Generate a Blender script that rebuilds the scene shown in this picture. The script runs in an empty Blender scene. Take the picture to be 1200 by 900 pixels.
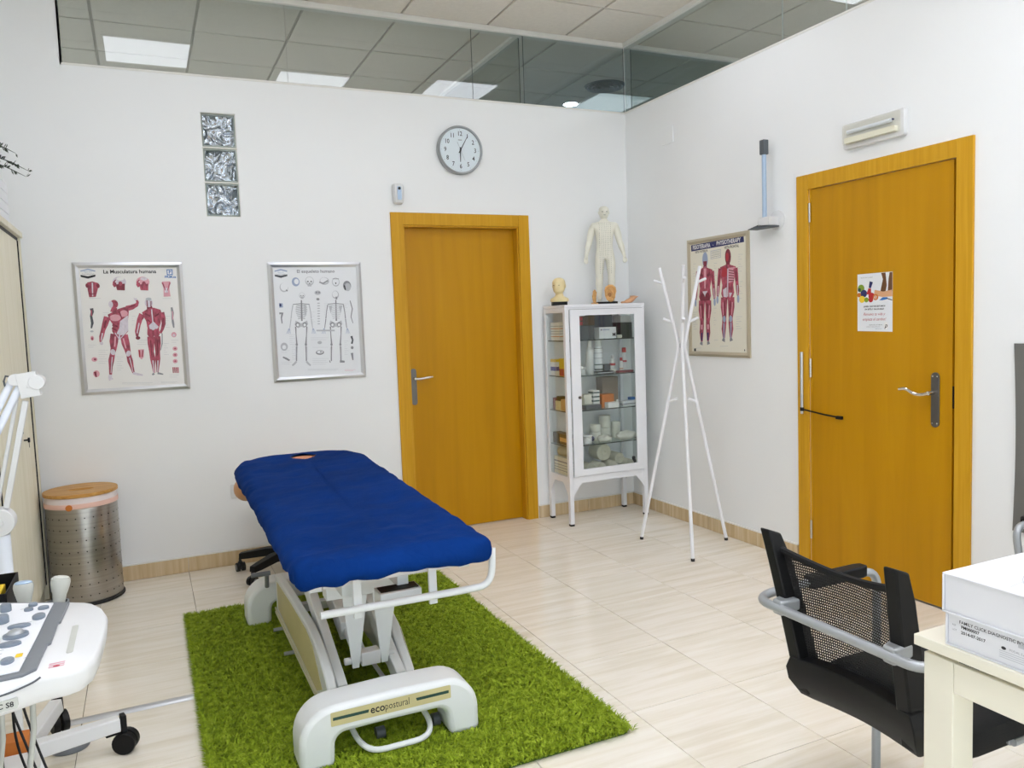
import bpy, bmesh, math, random
import numpy as np
from mathutils import Vector, Matrix, Euler, noise
from mathutils.bvhtree import BVHTree

random.seed(7)
SC = bpy.context.scene
COL = SC.collection
R = math.radians

# ------------------------------------------------------------------ camera
CAM_POS = Vector((-3.2355, -4.9284, 1.3915))
FWD = Vector((0.41661949, 0.90557092, -0.07980922))
RGT = Vector((0.9066533, -0.42031425, -0.03627299))
UPV = Vector((0.06639271, 0.05724726, 0.99614997))
cd = bpy.data.cameras.new('camera')
cd.sensor_width = 36.0
cd.lens = 930.1148 / 1200 * 36.0
cd.clip_start = 0.05
cam = bpy.data.objects.new('camera', cd)
COL.objects.link(cam)
m = Matrix((RGT, UPV, -FWD)).transposed().to_4x4()
m.translation = CAM_POS
cam.matrix_world = m
SC.camera = cam

# ------------------------------------------------------------------ world, exposure
SC.view_settings.view_transform = 'Standard'
SC.view_settings.look = 'None'
SC.view_settings.gamma = 1.0
SC.view_settings.use_curve_mapping = False
SC.view_settings.exposure = 0.10
PANEL_E = 5.5
PANEL_FILL = 16.0      # unseen brighter panels added at the rear to even out the light
#         # radiance of the ceiling panels of the treatment room
FAR_FILL = 55.0         # unseen panels added to brighten the neighbouring rooms
W = bpy.data.worlds.new('world')
SC.world = W
W.use_nodes = True
W.node_tree.nodes['Background'].inputs[0].default_value = (0.9, 0.95, 1.0, 1)
W.node_tree.nodes['Background'].inputs[1].default_value = 2.0   # overcast daylight, enters only by the fill window added behind the viewer
SC.cycles.transparent_max_bounces = 24
SC.cycles.diffuse_bounces = 6
SC.cycles.max_bounces = 14
SC.cycles.sample_clamp_indirect = 6.0
# daylight comes in through an unseen window added as fill behind the viewer: a portal guides its sampling
pl_ = bpy.data.lights.new('fill_portal', 'AREA')
pl_.shape = 'RECTANGLE'; pl_.size = 4.1; pl_.size_y = 2.05; pl_.cycles.is_portal = True
po_l = bpy.data.objects.new('fill_portal', pl_)
COL.objects.link(po_l)
po_l.location = (-2.15, -6.045, 1.075); po_l.rotation_euler = (math.radians(90), 0, 0)


# ------------------------------------------------------------------ materials
def lin(h):
    if isinstance(h, str):
        h = h.lstrip('#')
        c = [int(h[i:i + 2], 16) / 255 for i in (0, 2, 4)]
    else:
        c = [x / 255 for x in h]
    return tuple((x / 12.92 if x <= 0.04045 else ((x + 0.055) / 1.055) ** 2.4) for x in c) + (1.0,)


def newmat(name):
    mt = bpy.data.materials.new(name)
    mt.use_nodes = True
    nt = mt.node_tree
    return mt, nt, nt.nodes['Principled BSDF'], nt.nodes['Material Output']


def N(nt, t, **kw):
    n = nt.nodes.new(t)
    for k, v in kw.items():
        if k.startswith('i_'):
            n.inputs[k[2:].replace('_', ' ')].default_value = v
        else:
            setattr(n, k, v)
    return n


def coords(nt, scale=(1, 1, 1), rnd=False):
    tc = N(nt, 'ShaderNodeTexCoord')
    mp = N(nt, 'ShaderNodeMapping')
    mp.inputs['Scale'].default_value = scale
    nt.links.new(tc.outputs['Object'], mp.inputs['Vector'])
    if rnd:
        oi = N(nt, 'ShaderNodeObjectInfo')
        mu = N(nt, 'ShaderNodeVectorMath', operation='SCALE')
        mu.inputs[0].default_value = (37.0, 53.0, 71.0)
        nt.links.new(oi.outputs['Random'], mu.inputs['Scale'])
        nt.links.new(mu.outputs[0], mp.inputs['Location'])
    return mp.outputs[0]


def ramp(nt, fac, stops):
    r = N(nt, 'ShaderNodeValToRGB')
    cr = r.color_ramp
    while len(cr.elements) > 1:
        cr.elements.remove(cr.elements[-1])
    cr.elements[0].position = stops[0][0]
    cr.elements[0].color = stops[0][1]
    for p, c in stops[1:]:
        e = cr.elements.new(p)
        e.color = c
    nt.links.new(fac, r.inputs[0])
    return r.outputs[0]


def shade(c, k):
    return tuple(min(1, x * k) for x in c[:3]) + (1,)


def pm(name, col, rough=0.5, metal=0.0, spec=0.5, var=0.03, scale=(6, 6, 6), bump=0.0, bscale=60.0, rnd=False, coat=0.0):
    mt, nt, b, out = newmat(name)
    c = lin(col)
    v = coords(nt, scale, rnd)
    nz = N(nt, 'ShaderNodeTexNoise')
    nz.inputs['Scale'].default_value = 1.0
    nz.inputs['Detail'].default_value = 3
    nt.links.new(v, nz.inputs['Vector'])
    o = ramp(nt, nz.outputs['Fac'], [(0.3, shade(c, 1 - var)), (0.7, shade(c, 1 + var))])
    nt.links.new(o, b.inputs['Base Color'])
    b.inputs['Roughness'].default_value = rough
    b.inputs['Metallic'].default_value = metal
    b.inputs['Specular IOR Level'].default_value = spec
    b.inputs['Coat Weight'].default_value = coat
    if bump > 0:
        n2 = N(nt, 'ShaderNodeTexNoise')
        n2.inputs['Scale'].default_value = bscale
        tc = coords(nt)
        nt.links.new(tc, n2.inputs['Vector'])
        bp = N(nt, 'ShaderNodeBump')
        bp.inputs['Strength'].default_value = bump
        bp.inputs['Distance'].default_value = 0.01
        nt.links.new(n2.outputs['Fac'], bp.inputs['Height'])
        nt.links.new(bp.outputs[0], b.inputs['Normal'])
    return mt


def wood(name, dark, mid, light, scale=(14, 14, 0.9), rough=0.38):
    mt, nt, b, out = newmat(name)
    v = coords(nt, scale, True)
    nz = N(nt, 'ShaderNodeTexNoise')
    nz.inputs['Scale'].default_value = 1.6
    nz.inputs['Detail'].default_value = 6
    nz.inputs['Distortion'].default_value = 0.7
    nt.links.new(v, nz.inputs['Vector'])
    o = ramp(nt, nz.outputs['Fac'], [(0.25, lin(dark)), (0.5, lin(mid)), (0.75, lin(light))])
    nt.links.new(o, b.inputs['Base Color'])
    b.inputs['Roughness'].default_value = rough
    b.inputs['Specular IOR Level'].default_value = 0.25
    return mt


def emat(name, col, strength):
    mt, nt, b, out = newmat(name)
    nt.nodes.remove(b)
    e = N(nt, 'ShaderNodeEmission')
    e.inputs[0].default_value = lin(col)
    e.inputs[1].default_value = strength
    nt.links.new(e.outputs[0], out.inputs[0])
    return mt


def glassmat(name, tint, ior=1.5, gloss=(1, 1, 1, 1)):
    mt, nt, b, out = newmat(name)
    nt.nodes.remove(b)
    t = N(nt, 'ShaderNodeBsdfTransparent')
    t.inputs[0].default_value = tint + (1,)
    g = N(nt, 'ShaderNodeBsdfGlossy')
    g.inputs['Roughness'].default_value = 0.0
    g.inputs['Color'].default_value = gloss
    fr = N(nt, 'ShaderNodeFresnel')
    fr.inputs['IOR'].default_value = ior
    mx = N(nt, 'ShaderNodeMixShader')
    # entering or leaving, the reflectance of a thin sheet is that of its outside
    geo = N(nt, 'ShaderNodeNewGeometry')
    mi = N(nt, 'ShaderNodeMix', data_type='FLOAT')
    mi.inputs['A'].default_value = ior
    mi.inputs['B'].default_value = 1.0 / ior
    nt.links.new(geo.outputs['Backfacing'], mi.inputs['Factor'])
    nt.links.new(mi.outputs[0], fr.inputs['IOR'])
    mul = N(nt, 'ShaderNodeMath', operation='MINIMUM')
    mul.inputs[1].default_value = 0.6
    nt.links.new(fr.outputs[0], mul.inputs[0])
    nt.links.new(mul.outputs[0], mx.inputs[0])
    nt.links.new(t.outputs[0], mx.inputs[1])
    nt.links.new(g.outputs[0], mx.inputs[2])
    nt.links.new(mx.outputs[0], out.inputs[0])
    return mt


M = {}
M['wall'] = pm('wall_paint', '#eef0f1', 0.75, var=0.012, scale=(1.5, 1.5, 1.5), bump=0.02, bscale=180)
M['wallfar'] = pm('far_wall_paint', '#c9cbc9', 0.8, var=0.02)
M['trimwhite'] = pm('white_profile', '#e6e5e0', 0.5, var=0.01)
M['ctile'] = pm('ceiling_tile', '#e0dad0', 0.9, var=0.03, scale=(40, 40, 40), rnd=True)
M['cgrid'] = pm('ceiling_grid', '#b9b4ab', 0.6, var=0.02)
M['grout'] = pm('grout', '#8f8470', 0.9, var=0.06)
M['glass'] = glassmat('partition_glass', (0.80, 0.835, 0.825), 1.62)
M['glassedge'] = pm('glass_edge', '#2c3a37', 0.3, var=0.05)
M['glassedge2'] = pm('glass_edge_pale', '#c3ccc9', 0.3, var=0.05)
M['clear'] = glassmat('clear_glass', (0.955, 0.975, 0.968), 1.45)
M['shelfglass'] = glassmat('shelf_glass', (0.88, 0.93, 0.91), 1.5)
M['shelfedge'] = pm('shelf_edge', '#22302c', 0.2, var=0.05)
M['panel'] = emat('light_panel', '#f4f6ff', PANEL_E)
M['panelfill'] = emat('fill_panel', '#f4f6ff', PANEL_FILL)
M['paneldim'] = emat('light_panel_dim', '#dcebf2', 0.75)
M['coolfill'] = emat('cool_fill_panel', '#c4dcf5', 38.0)  # unseen panel added to light the bluish room
M['farfill'] = emat('far_fill_panel', '#f4f6ff', FAR_FILL)
M['spot'] = emat('spot_glow', '#e2edff', 40.0)
M['white'] = pm('white_lacquer', '#eceef3', 0.35, var=0.012)
M['whiteplastic'] = pm('white_plastic', '#dcddde', 0.4, var=0.012)
M['warmplastic'] = pm('ivory_plastic', '#e6e2d2', 0.4, var=0.02)
M['bedwhite'] = pm('bed_white', '#e4e8e9', 0.35, var=0.015)
M['bedcream'] = pm('bed_cream', '#c9bf8e', 0.5, var=0.04)
M['bedside'] = pm('bed_side_cream', '#e0dcc6', 0.45, var=0.02)
M['steel'] = pm('brushed_steel', '#a7a49d', 0.32, metal=1.0, var=0.10, scale=(60, 60, 1.2))
M['binsteel'] = pm('bin_steel', '#aaa6a0', 0.30, metal=1.0, var=0.10, scale=(2, 2, 120))
M['alu'] = pm('aluminium', '#d2d5da', 0.28, metal=0.85, var=0.03)
M['silver'] = pm('silver_paint', '#a9adb1', 0.38, metal=0.45, var=0.03)
M['chrome'] = pm('chrome', '#d8d4cc', 0.15, metal=1.0, var=0.02)
M['champagne'] = pm('champagne_metal', '#c4baa4', 0.35, metal=0.6, var=0.03)
M['nickel'] = pm('satin_nickel', '#73706c', 0.35, metal=0.9, var=0.06)
M['black'] = pm('black_plastic', '#0a0a0c', 0.5, var=0.1, spec=0.3)
M['blackfab'] = pm('black_fabric', '#0c0d10', 0.85, var=0.15, scale=(80, 80, 80), bump=0.2, bscale=400)
M['boxwhite'] = pm('box_card_white', '#dcdde2', 0.5, var=0.012)
M['rubber'] = pm('black_rubber', '#17181a', 0.6, var=0.1)
M['probegrey'] = pm('probe_grey', '#bfc1bb', 0.4, var=0.02)
M['greyplastic'] = pm('grey_plastic', '#75797f', 0.45, var=0.04)
M['greydark'] = pm('dark_grey_plastic', '#4a4f55', 0.4, var=0.04)
M['knob'] = pm('blue_grey_knob', '#77828f', 0.35, var=0.04)
M['mat_grey'] = pm('grey_mat', '#6b6a66', 0.7, var=0.05, scale=(2, 2, 2))
M['door'] = wood('door_veneer', '#af7d00', '#ba8500', '#c18d06', (7, 7, 0.45), 0.36)
M['casing'] = wood('casing_veneer', '#bf8c14', '#c9961c', '#d2a12a', (30, 30, 1.1), 0.4)
M['beech'] = wood('cabinet_beech', '#e3ddc6', '#ebe6d2', '#f1ecdb', (22, 22, 0.8), 0.5)
M['bamboo'] = wood('bamboo', '#b07c3c', '#c6944f', '#d3a766', (2.0, 40, 40), 0.42)
M['orange'] = pm('orange_card', '#c8742c', 0.7, var=0.05)
M['red'] = pm('red_plastic', '#b8272b', 0.5, var=0.05)
M['yellow'] = pm('yellow_card', '#e8c62e', 0.6, var=0.05)
M['blue'] = pm('blue_print', '#2c6fb6', 0.6, var=0.03)
M['navy'] = pm('navy_print', '#23285f', 0.6, var=0.03)
M['purple'] = pm('purple_print', '#4a4aa0', 0.6, var=0.03)
M['paper'] = pm('paper', '#e9e8e6', 0.6, var=0.012)
M['paperblue'] = pm('poster_paper_cool', '#e3e6ea', 0.35, var=0.015)
M['paperwarm'] = pm('poster_paper_warm', '#e4e1d2', 0.4, var=0.015)
M['ink'] = pm('ink', '#1d1d22', 0.6, var=0.02)
M['inkgrey'] = pm('ink_grey', '#8b8d93', 0.6, var=0.02)
M['inklight'] = pm('ink_light', '#b9bcc2', 0.6, var=0.02)
M['inkpink'] = pm('ink_pink', '#d9a0ac', 0.6, var=0.05, scale=(90, 90, 90))
M['inkred'] = pm('ink_muscle_red', '#a54b5e', 0.6, var=0.45, scale=(70, 70, 30))
M['inkdred'] = pm('ink_dark_muscle', '#7c2c3d', 0.6, var=0.25, scale=(130, 130, 60))
M['inkpale'] = pm('ink_tendon', '#d3ccd6', 0.6, var=0.1, scale=(100, 100, 60))
M['inkscarlet'] = pm('ink_scarlet', '#b0323f', 0.6, var=0.05)
M['inkblue'] = pm('ink_bone_blue', '#9ba9c4', 0.6, var=0.06)
M['skin'] = pm('print_skin', '#d9a57c', 0.6, var=0.05)
M['hair'] = pm('print_brown', '#6b4524', 0.6, var=0.1)
M['greenp'] = pm('print_green', '#7f9a2e', 0.6, var=0.1)
M['darkgreen'] = pm('dark_green', '#21463d', 0.6, var=0.05)
M['tan'] = pm('tan_leatherette', '#c39063', 0.45, var=0.04)
M['peach'] = pm('peach_leatherette', '#eb9a6c', 0.45, var=0.05)
M['plaster'] = pm('ivory_vinyl', '#e6e5d8', 0.45, var=0.03, scale=(20, 20, 20))
M['cream'] = pm('cream_vinyl', '#ead9a8', 0.45, var=0.04, scale=(30, 30, 30))
M['earshade'] = pm('ear_hollow_brown', '#99662f', 0.6, var=0.1)
M['fleshy'] = pm('tan_vinyl', '#d6a566', 0.5, var=0.10, scale=(40, 40, 40))
M['gauze'] = pm('gauze', '#dcdcd2', 0.9, var=0.05, scale=(30, 30, 30), bump=0.4, bscale=300)
M['gauze2'] = pm('crepe_bandage', '#c9c6b4', 0.9, var=0.08, scale=(30, 30, 30), bump=0.5, bscale=260)
M['cardgrey'] = pm('grey_brown_card', '#8d7f70', 0.8, var=0.05)
M['steelblue'] = pm('slate_card', '#55606e', 0.6, var=0.05)
M['deepgreen'] = pm('dark_green_cover', '#0f2420', 0.5, var=0.1)
M['brown'] = pm('dark_brown_card', '#5b4632', 0.7, var=0.1)
M['maroon'] = pm('maroon_card', '#7c2f32', 0.6, var=0.05)
M['leaf'] = pm('dark_leaf', '#2f3a2c', 0.6, var=0.2, scale=(60, 60, 60))
M['clockface'] = pm('clock_face', '#d9e4ea', 0.35, var=0.012)
M['clockrim'] = pm('clock_rim', '#9da1a3', 0.35, metal=0.5, var=0.03)
M['lens'] = glassmat('lamp_lens', (0.975, 0.97, 0.94), 1.3)
M['lampcream'] = pm('lamp_cream', '#e9e7d8', 0.4, var=0.02)
M['tubew'] = pm('lamp_tube', '#e3e9f4', 0.3, var=0.01)
M['rodblue'] = pm('rod_blue_grey', '#a9bed6', 0.3, metal=0.3, var=0.02)
M['slate'] = pm('slate_rubber', '#565c62', 0.6, var=0.05)
M['cable'] = pm('cable_black', '#1a1b20', 0.5, var=0.05)
M['cableblue'] = pm('cable_blue', '#2f6fb8', 0.5, var=0.05)
M['pinkbag'] = pm('white_bin_liner', '#eadfe0', 0.5, var=0.03)
M['pinkband'] = pm('pink_bin_liner', '#ecc3b5', 0.5, var=0.03)
M['statueline'] = pm('meridian_ink', '#5d6058', 0.6, var=0.05)

# floor tile: cream travertine with streaks along x, polished
mt, nt, b, out = newmat('travertine_tile')
v = coords(nt, (1.1, 15.0, 3.0), True)
n1 = N(nt, 'ShaderNodeTexNoise'); n1.inputs['Scale'].default_value = 1.5; n1.inputs['Detail'].default_value = 7
n1.inputs['Roughness'].default_value = 0.62; n1.inputs['Distortion'].default_value = 0.5
nt.links.new(v, n1.inputs['Vector'])
o = ramp(nt, n1.outputs['Fac'], [(0.25, lin('#e0d6c2')), (0.42, lin('#e9e1d0')), (0.55, lin('#f0e9dc')), (0.75, lin('#f5f0e6'))])
nt.links.new(o, b.inputs['Base Color'])
b.inputs['Roughness'].default_value = 0.11
b.inputs['Specular IOR Level'].default_value = 0.5
M['tile'] = mt
mt, nt, b, out = newmat('skirting_marble')
v = coords(nt, (40.0, 40.0, 2.0), True)
n1 = N(nt, 'ShaderNodeTexNoise'); n1.inputs['Scale'].default_value = 1.0; n1.inputs['Detail'].default_value = 6
nt.links.new(v, n1.inputs['Vector'])
o = ramp(nt, n1.outputs['Fac'], [(0.3, lin('#c2a880')), (0.55, lin('#d0ba95')), (0.75, lin('#dccaa9'))])
nt.links.new(o, b.inputs['Base Color'])
b.inputs['Roughness'].default_value = 0.25
M['skirt'] = mt
# blue cover fabric
mt, nt, b, out = newmat('blue_cotton')
v = coords(nt, (3, 3, 3))
n1 = N(nt, 'ShaderNodeTexNoise'); n1.inputs['Scale'].default_value = 1.2; n1.inputs['Detail'].default_value = 4
nt.links.new(v, n1.inputs['Vector'])
o = ramp(nt, n1.outputs['Fac'], [(0.3, lin('#062b68')), (0.7, lin('#08337a'))])
nt.links.new(o, b.inputs['Base Color'])
b.inputs['Roughness'].default_value = 0.85
b.inputs['Specular IOR Level'].default_value = 0.06
v2 = coords(nt, (1, 1, 1))
n2 = N(nt, 'ShaderNodeTexNoise'); n2.inputs['Scale'].default_value = 16; n2.inputs['Detail'].default_value = 5
n2.inputs['Distortion'].default_value = 1.5
nt.links.new(v2, n2.inputs['Vector'])
bp = N(nt, 'ShaderNodeBump'); bp.inputs['Strength'].default_value = 0.35; bp.inputs['Distance'].default_value = 0.012
nt.links.new(n2.outputs['Fac'], bp.inputs['Height']); nt.links.new(bp.outputs[0], b.inputs['Normal'])
M['blue_cover'] = mt
# rug pile
mt, nt, b, out = newmat('green_pile')
v = coords(nt, (28, 28, 28))
n1 = N(nt, 'ShaderNodeTexNoise'); n1.inputs['Scale'].default_value = 1.4; n1.inputs['Detail'].default_value = 4
nt.links.new(v, n1.inputs['Vector'])
o = ramp(nt, n1.outputs['Fac'], [(0.28, lin('#667c12')), (0.5, lin('#8fa522')), (0.75, lin('#b4c742'))])
nt.links.new(o, b.inputs['Base Color'])
b.inputs['Roughness'].default_value = 0.7
b.inputs['Specular IOR Level'].default_value = 0.2
M['pile'] = mt
M['rugback'] = pm('rug_backing', '#46611a', 0.95, var=0.2, scale=(80, 80, 80))
# woven chair net: real holes between the threads
mt, nt, b, out = newmat('chair_net')
b.inputs['Base Color'].default_value = lin('#0b0b0e')
b.inputs['Roughness'].default_value = 0.6
tc = N(nt, 'ShaderNodeTexCoord')
sp = N(nt, 'ShaderNodeSeparateXYZ')
nt.links.new(tc.outputs['Object'], sp.inputs[0])
def _wave(axis, k):
    mu = N(nt, 'ShaderNodeMath', operation='MULTIPLY'); mu.inputs[1].default_value = k
    nt.links.new(sp.outputs[axis], mu.inputs[0])
    si = N(nt, 'ShaderNodeMath', operation='SINE'); nt.links.new(mu.outputs[0], si.inputs[0])
    return si.outputs[0]
a1 = _wave('Y', 2 * math.pi / 0.0062); a2 = _wave('Z', 2 * math.pi / 0.0074)
mu = N(nt, 'ShaderNodeMath', operation='MINIMUM'); nt.links.new(a1, mu.inputs[0]); nt.links.new(a2, mu.inputs[1])
gt = N(nt, 'ShaderNodeMath', operation='GREATER_THAN'); gt.inputs[1].default_value = 0.12
nt.links.new(mu.outputs[0], gt.inputs[0])
tr = N(nt, 'ShaderNodeBsdfTransparent')
mx = N(nt, 'ShaderNodeMixShader')
nt.links.new(gt.outputs[0], mx.inputs[0]); nt.links.new(b.outputs[0], mx.inputs[1]); nt.links.new(tr.outputs[0], mx.inputs[2])
nt.links.new(mx.outputs[0], out.inputs[0])
M['net'] = mt
# rippled glass block
mt, nt, b, out = newmat('glass_block_ripple')
b.inputs['Base Color'].default_value = lin('#c3ccd6')
b.inputs['Roughness'].default_value = 0.07
b.inputs['Metallic'].default_value = 0.75
v = coords(nt, (1, 1, 1))
n1 = N(nt, 'ShaderNodeTexNoise'); n1.inputs['Scale'].default_value = 11; n1.inputs['Detail'].default_value = 0.5
n1.inputs['Distortion'].default_value = 2.2
nt.links.new(v, n1.inputs['Vector'])
bp = N(nt, 'ShaderNodeBump'); bp.inputs['Strength'].default_value = 1.0; bp.inputs['Distance'].default_value = 0.045
nt.links.new(n1.outputs['Fac'], bp.inputs['Height']); nt.links.new(bp.outputs[0], b.inputs['Normal'])
M['block'] = mt
M['blockedge'] = pm('glass_block_edge', '#8c958f', 0.2, var=0.1, metal=0.3)

# ------------------------------------------------------------------ object helpers
ORG = {}


def org(o):
    return ORG.get(o.name, Vector((0, 0, 0)))


class MB:
    """collects solid shapes in world coordinates and links them as one mesh object"""
    def __init__(s):
        s.v = []; s.f = []; s.mi = []; s.cur = 0

    def add(s, vs, fs, mi=None):
        k = len(s.v)
        s.v.extend([tuple(q) for q in vs])
        for q in fs:
            s.f.append(tuple(i + k for i in q)); s.mi.append(s.cur if mi is None else mi)
        return s

    def box(s, c, d, rot=None, mi=None):
        hx, hy, hz = d[0] / 2, d[1] / 2, d[2] / 2
        vs = [Vector((x, y, z)) for z in (-hz, hz) for y in (-hy, hy) for x in (-hx, hx)]
        if rot is not None:
            mt_ = rot if isinstance(rot, Matrix) else Euler(rot).to_matrix()
            vs = [mt_ @ q for q in vs]
        vs = [q + Vector(c) for q in vs]
        return s.add(vs, [(0, 2, 3, 1), (4, 5, 7, 6), (0, 1, 5, 4), (2, 6, 7, 3), (0, 4, 6, 2), (1, 3, 7, 5)], mi)

    def bx(s, x0, x1, y0, y1, z0, z1, mi=None):
        return s.box(((x0 + x1) / 2, (y0 + y1) / 2, (z0 + z1) / 2), (abs(x1 - x0), abs(y1 - y0), abs(z1 - z0)), None, mi)

    def cyl(s, p0, p1, r0, r1=None, seg=16, mi=None, caps=True):
        r1 = r0 if r1 is None else r1
        p0 = Vector(p0); p1 = Vector(p1); d = (p1 - p0).normalized()
        a = d.orthogonal().normalized(); b_ = d.cross(a)
        vs = []
        for p, r in ((p0, r0), (p1, r1)):
            for i in range(seg):
                t = 2 * math.pi * i / seg
                vs.append(p + (a * math.cos(t) + b_ * math.sin(t)) * r)
        fs = [(i, (i + 1) % seg, seg + (i + 1) % seg, seg + i) for i in range(seg)]
        if caps:
            fs += [tuple(range(seg))[::-1], tuple(range(seg, 2 * seg))]
        return s.add(vs, fs, mi)

    def tube(s, pts, r, seg=10, closed=False, mi=None):
        pts = [Vector(p) for p in pts]
        n = len(pts)
        rs = r if isinstance(r, (list, tuple)) else [r] * n
        vs = []; a = None
        for i, p in enumerate(pts):
            if closed:
                d = pts[(i + 1) % n] - pts[i - 1]
            else:
                d = pts[min(i + 1, n - 1)] - pts[max(i - 1, 0)]
            d.normalize()
            if a is None:
                a = d.orthogonal().normalized()
            else:
                a = (a - d * a.dot(d)).normalized()
            b_ = d.cross(a)
            for j in range(seg):
                t = 2 * math.pi * j / seg
                vs.append(p + (a * math.cos(t) + b_ * math.sin(t)) * rs[i])
        fs = []
        for i in range(n if closed else n - 1):
            k = (i + 1) % n
            for j in range(seg):
                fs.append((i * seg + j, i * seg + (j + 1) % seg, k * seg + (j + 1) % seg, k * seg + j))
        if not closed:
            fs += [tuple(range(seg))[::-1], tuple(range((n - 1) * seg, n * seg))]
        return s.add(vs, fs, mi)

    def lathe(s, prof, c=(0, 0, 0), seg=24, mt_=None, mi=None, sx=1.0, sy=1.0, caps=True):
        vs = []; fs = []
        n = len(prof)
        for r, z in prof:
            for j in range(seg):
                t = 2 * math.pi * j / seg
                q = Vector((r * math.cos(t) * sx, r * math.sin(t) * sy, z))
                if mt_ is not None:
                    q = mt_ @ q
                vs.append(q + Vector(c))
        for i in range(n - 1):
            for j in range(seg):
                fs.append((i * seg + j, i * seg + (j + 1) % seg, (i + 1) * seg + (j + 1) % seg, (i + 1) * seg + j))
        if caps and prof[0][0] > 1e-6:
            fs.append(tuple(range(seg))[::-1])
        if caps and prof[-1][0] > 1e-6:
            fs.append(tuple(range((n - 1) * seg, n * seg)))
        return s.add(vs, fs, mi)

    def ell(s, c, r, seg=12, rings=8, mt_=None, mi=None):
        if not isinstance(r, (tuple, list)):
            r = (r, r, r)
        prof = [(math.sin(math.pi * i / rings), -math.cos(math.pi * i / rings)) for i in range(rings + 1)]
        prof[0] = (0.001, -1); prof[-1] = (0.001, 1)
        vs = []; fs = []
        for pr, z in prof:
            for j in range(seg):
                t = 2 * math.pi * j / seg
                q = Vector((pr * math.cos(t) * r[0], pr * math.sin(t) * r[1], z * r[2]))
                if mt_ is not None:
                    q = mt_ @ q
                vs.append(q + Vector(c))
        for i in range(rings):
            for j in range(seg):
                fs.append((i * seg + j, i * seg + (j + 1) % seg, (i + 1) * seg + (j + 1) % seg, (i + 1) * seg + j))
        return s.add(vs, fs, mi)

    def prism(s, pts, fn, d0, d1, mi=None):
        """2D outline (ccw) pushed from depth d0 to d1; fn(u, v, d) -> xyz"""
        n = len(pts)
        vs = [fn(u, v, d0) for u, v in pts] + [fn(u, v, d1) for u, v in pts]
        fs = [tuple(range(n))[::-1], tuple(range(n, 2 * n))]
        fs += [(i, (i + 1) % n, n + (i + 1) % n, n + i) for i in range(n)]
        return s.add(vs, fs, mi)

    def loft(s, rings, caps=True, mi=None):
        n = len(rings[0]); vs = [q for r in rings for q in r]; fs = []
        for i in range(len(rings) - 1):
            for j in range(n):
                fs.append((i * n + j, i * n + (j + 1) % n, (i + 1) * n + (j + 1) % n, (i + 1) * n + j))
        if caps:
            fs += [tuple(range(n))[::-1], tuple(range((len(rings) - 1) * n, len(rings) * n))]
        return s.add(vs, fs, mi)

    def build(s, name, mats, parent=None, bevel=0.0, smooth=35, seg=2, sub=0, recalc=True):
        me = bpy.data.meshes.new(name)
        vs = s.v
        if parent is not None:
            og = org(parent)
        else:
            arr = np.array([tuple(q) for q in vs])
            lo = arr.min(0); hi = arr.max(0)
            og = Vector(((lo[0] + hi[0]) / 2, (lo[1] + hi[1]) / 2, lo[2]))
        me.from_pydata([(q[0] - og[0], q[1] - og[1], q[2] - og[2]) for q in vs], [], s.f)
        mats = mats if isinstance(mats, (list, tuple)) else [mats]
        for q in mats:
            me.materials.append(q)
        if len(mats) > 1:
            me.polygons.foreach_set('material_index', s.mi)
        if recalc:
            bmm = bmesh.new(); bmm.from_mesh(me)
            bmesh.ops.recalc_face_normals(bmm, faces=bmm.faces)
            bmm.to_mesh(me); bmm.free()
        if smooth:
            me.shade_smooth(); me.set_sharp_from_angle(angle=R(smooth))
        o = bpy.data.objects.new(name, me)
        COL.objects.link(o)
        if parent is not None:
            o.parent = parent; ORG[o.name] = og
        else:
            o.location = og; ORG[o.name] = Vector(og)
        if bevel:
            md = o.modifiers.new('bevel', 'BEVEL')
            md.width = bevel; md.segments = seg; md.limit_method = 'ANGLE'; md.angle_limit = R(38)
        if sub:
            md = o.modifiers.new('sub', 'SUBSURF'); md.levels = sub; md.render_levels = sub
        return o


def empty(name, loc):
    o = bpy.data.objects.new(name, None)
    o.empty_display_size = 0.05
    COL.objects.link(o); o.location = loc
    ORG[o.name] = Vector(loc)
    return o


def tag(o, label=None, cat=None, group=None, kind=None):
    if label: o['label'] = label
    if cat: o['category'] = cat
    if group: o['group'] = group
    if kind: o['kind'] = kind
    return o


def thing(name, loc, label, cat, group=None):
    return tag(empty(name, loc), label, cat, group)


def struct(name, loc=(0, 0, 0)):
    return tag(empty(name, loc), kind='structure')


def link_copy(src, name, parent, loc):
    o = src.copy(); COL.objects.link(o); o.parent = parent; o.location = loc
    return o


def copy_tree(o, parent=None):
    c = o.copy(); COL.objects.link(c)
    if parent is not None:
        c.parent = parent
    for ch in list(o.children):
        copy_tree(ch, c)
    return c


def arc(cx, cy, r, a0, a1, n=6):
    return [(cx + r * math.cos(R(a0 + (a1 - a0) * i / n)), cy + r * math.sin(R(a0 + (a1 - a0) * i / n))) for i in range(n + 1)]


def rrect(x0, x1, y0, y1, r, n=5):
    return arc(x1 - r, y1 - r, r, 0, 90, n) + arc(x0 + r, y1 - r, r, 90, 180, n) + arc(x0 + r, y0 + r, r, 180, 270, n) + arc(x1 - r, y0 + r, r, 270, 360, n)


def fillet(pts, r, n=5):
    """round the corners of a 3D polyline"""
    pts = [Vector(p) for p in pts]
    out_ = [pts[0]]
    for i in range(1, len(pts) - 1):
        a, b_, c = pts[i - 1], pts[i], pts[i + 1]
        da = (a - b_); dc = (c - b_)
        ra = min(r, da.length * 0.49); rc = min(r, dc.length * 0.49)
        p0 = b_ + da.normalized() * ra; p1 = b_ + dc.normalized() * rc
        for k in range(n + 1):
            t = k / n
            out_.append(p0 * (1 - t) ** 2 + b_ * 2 * t * (1 - t) + p1 * t ** 2)
    out_.append(pts[-1])
    return out_


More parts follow.
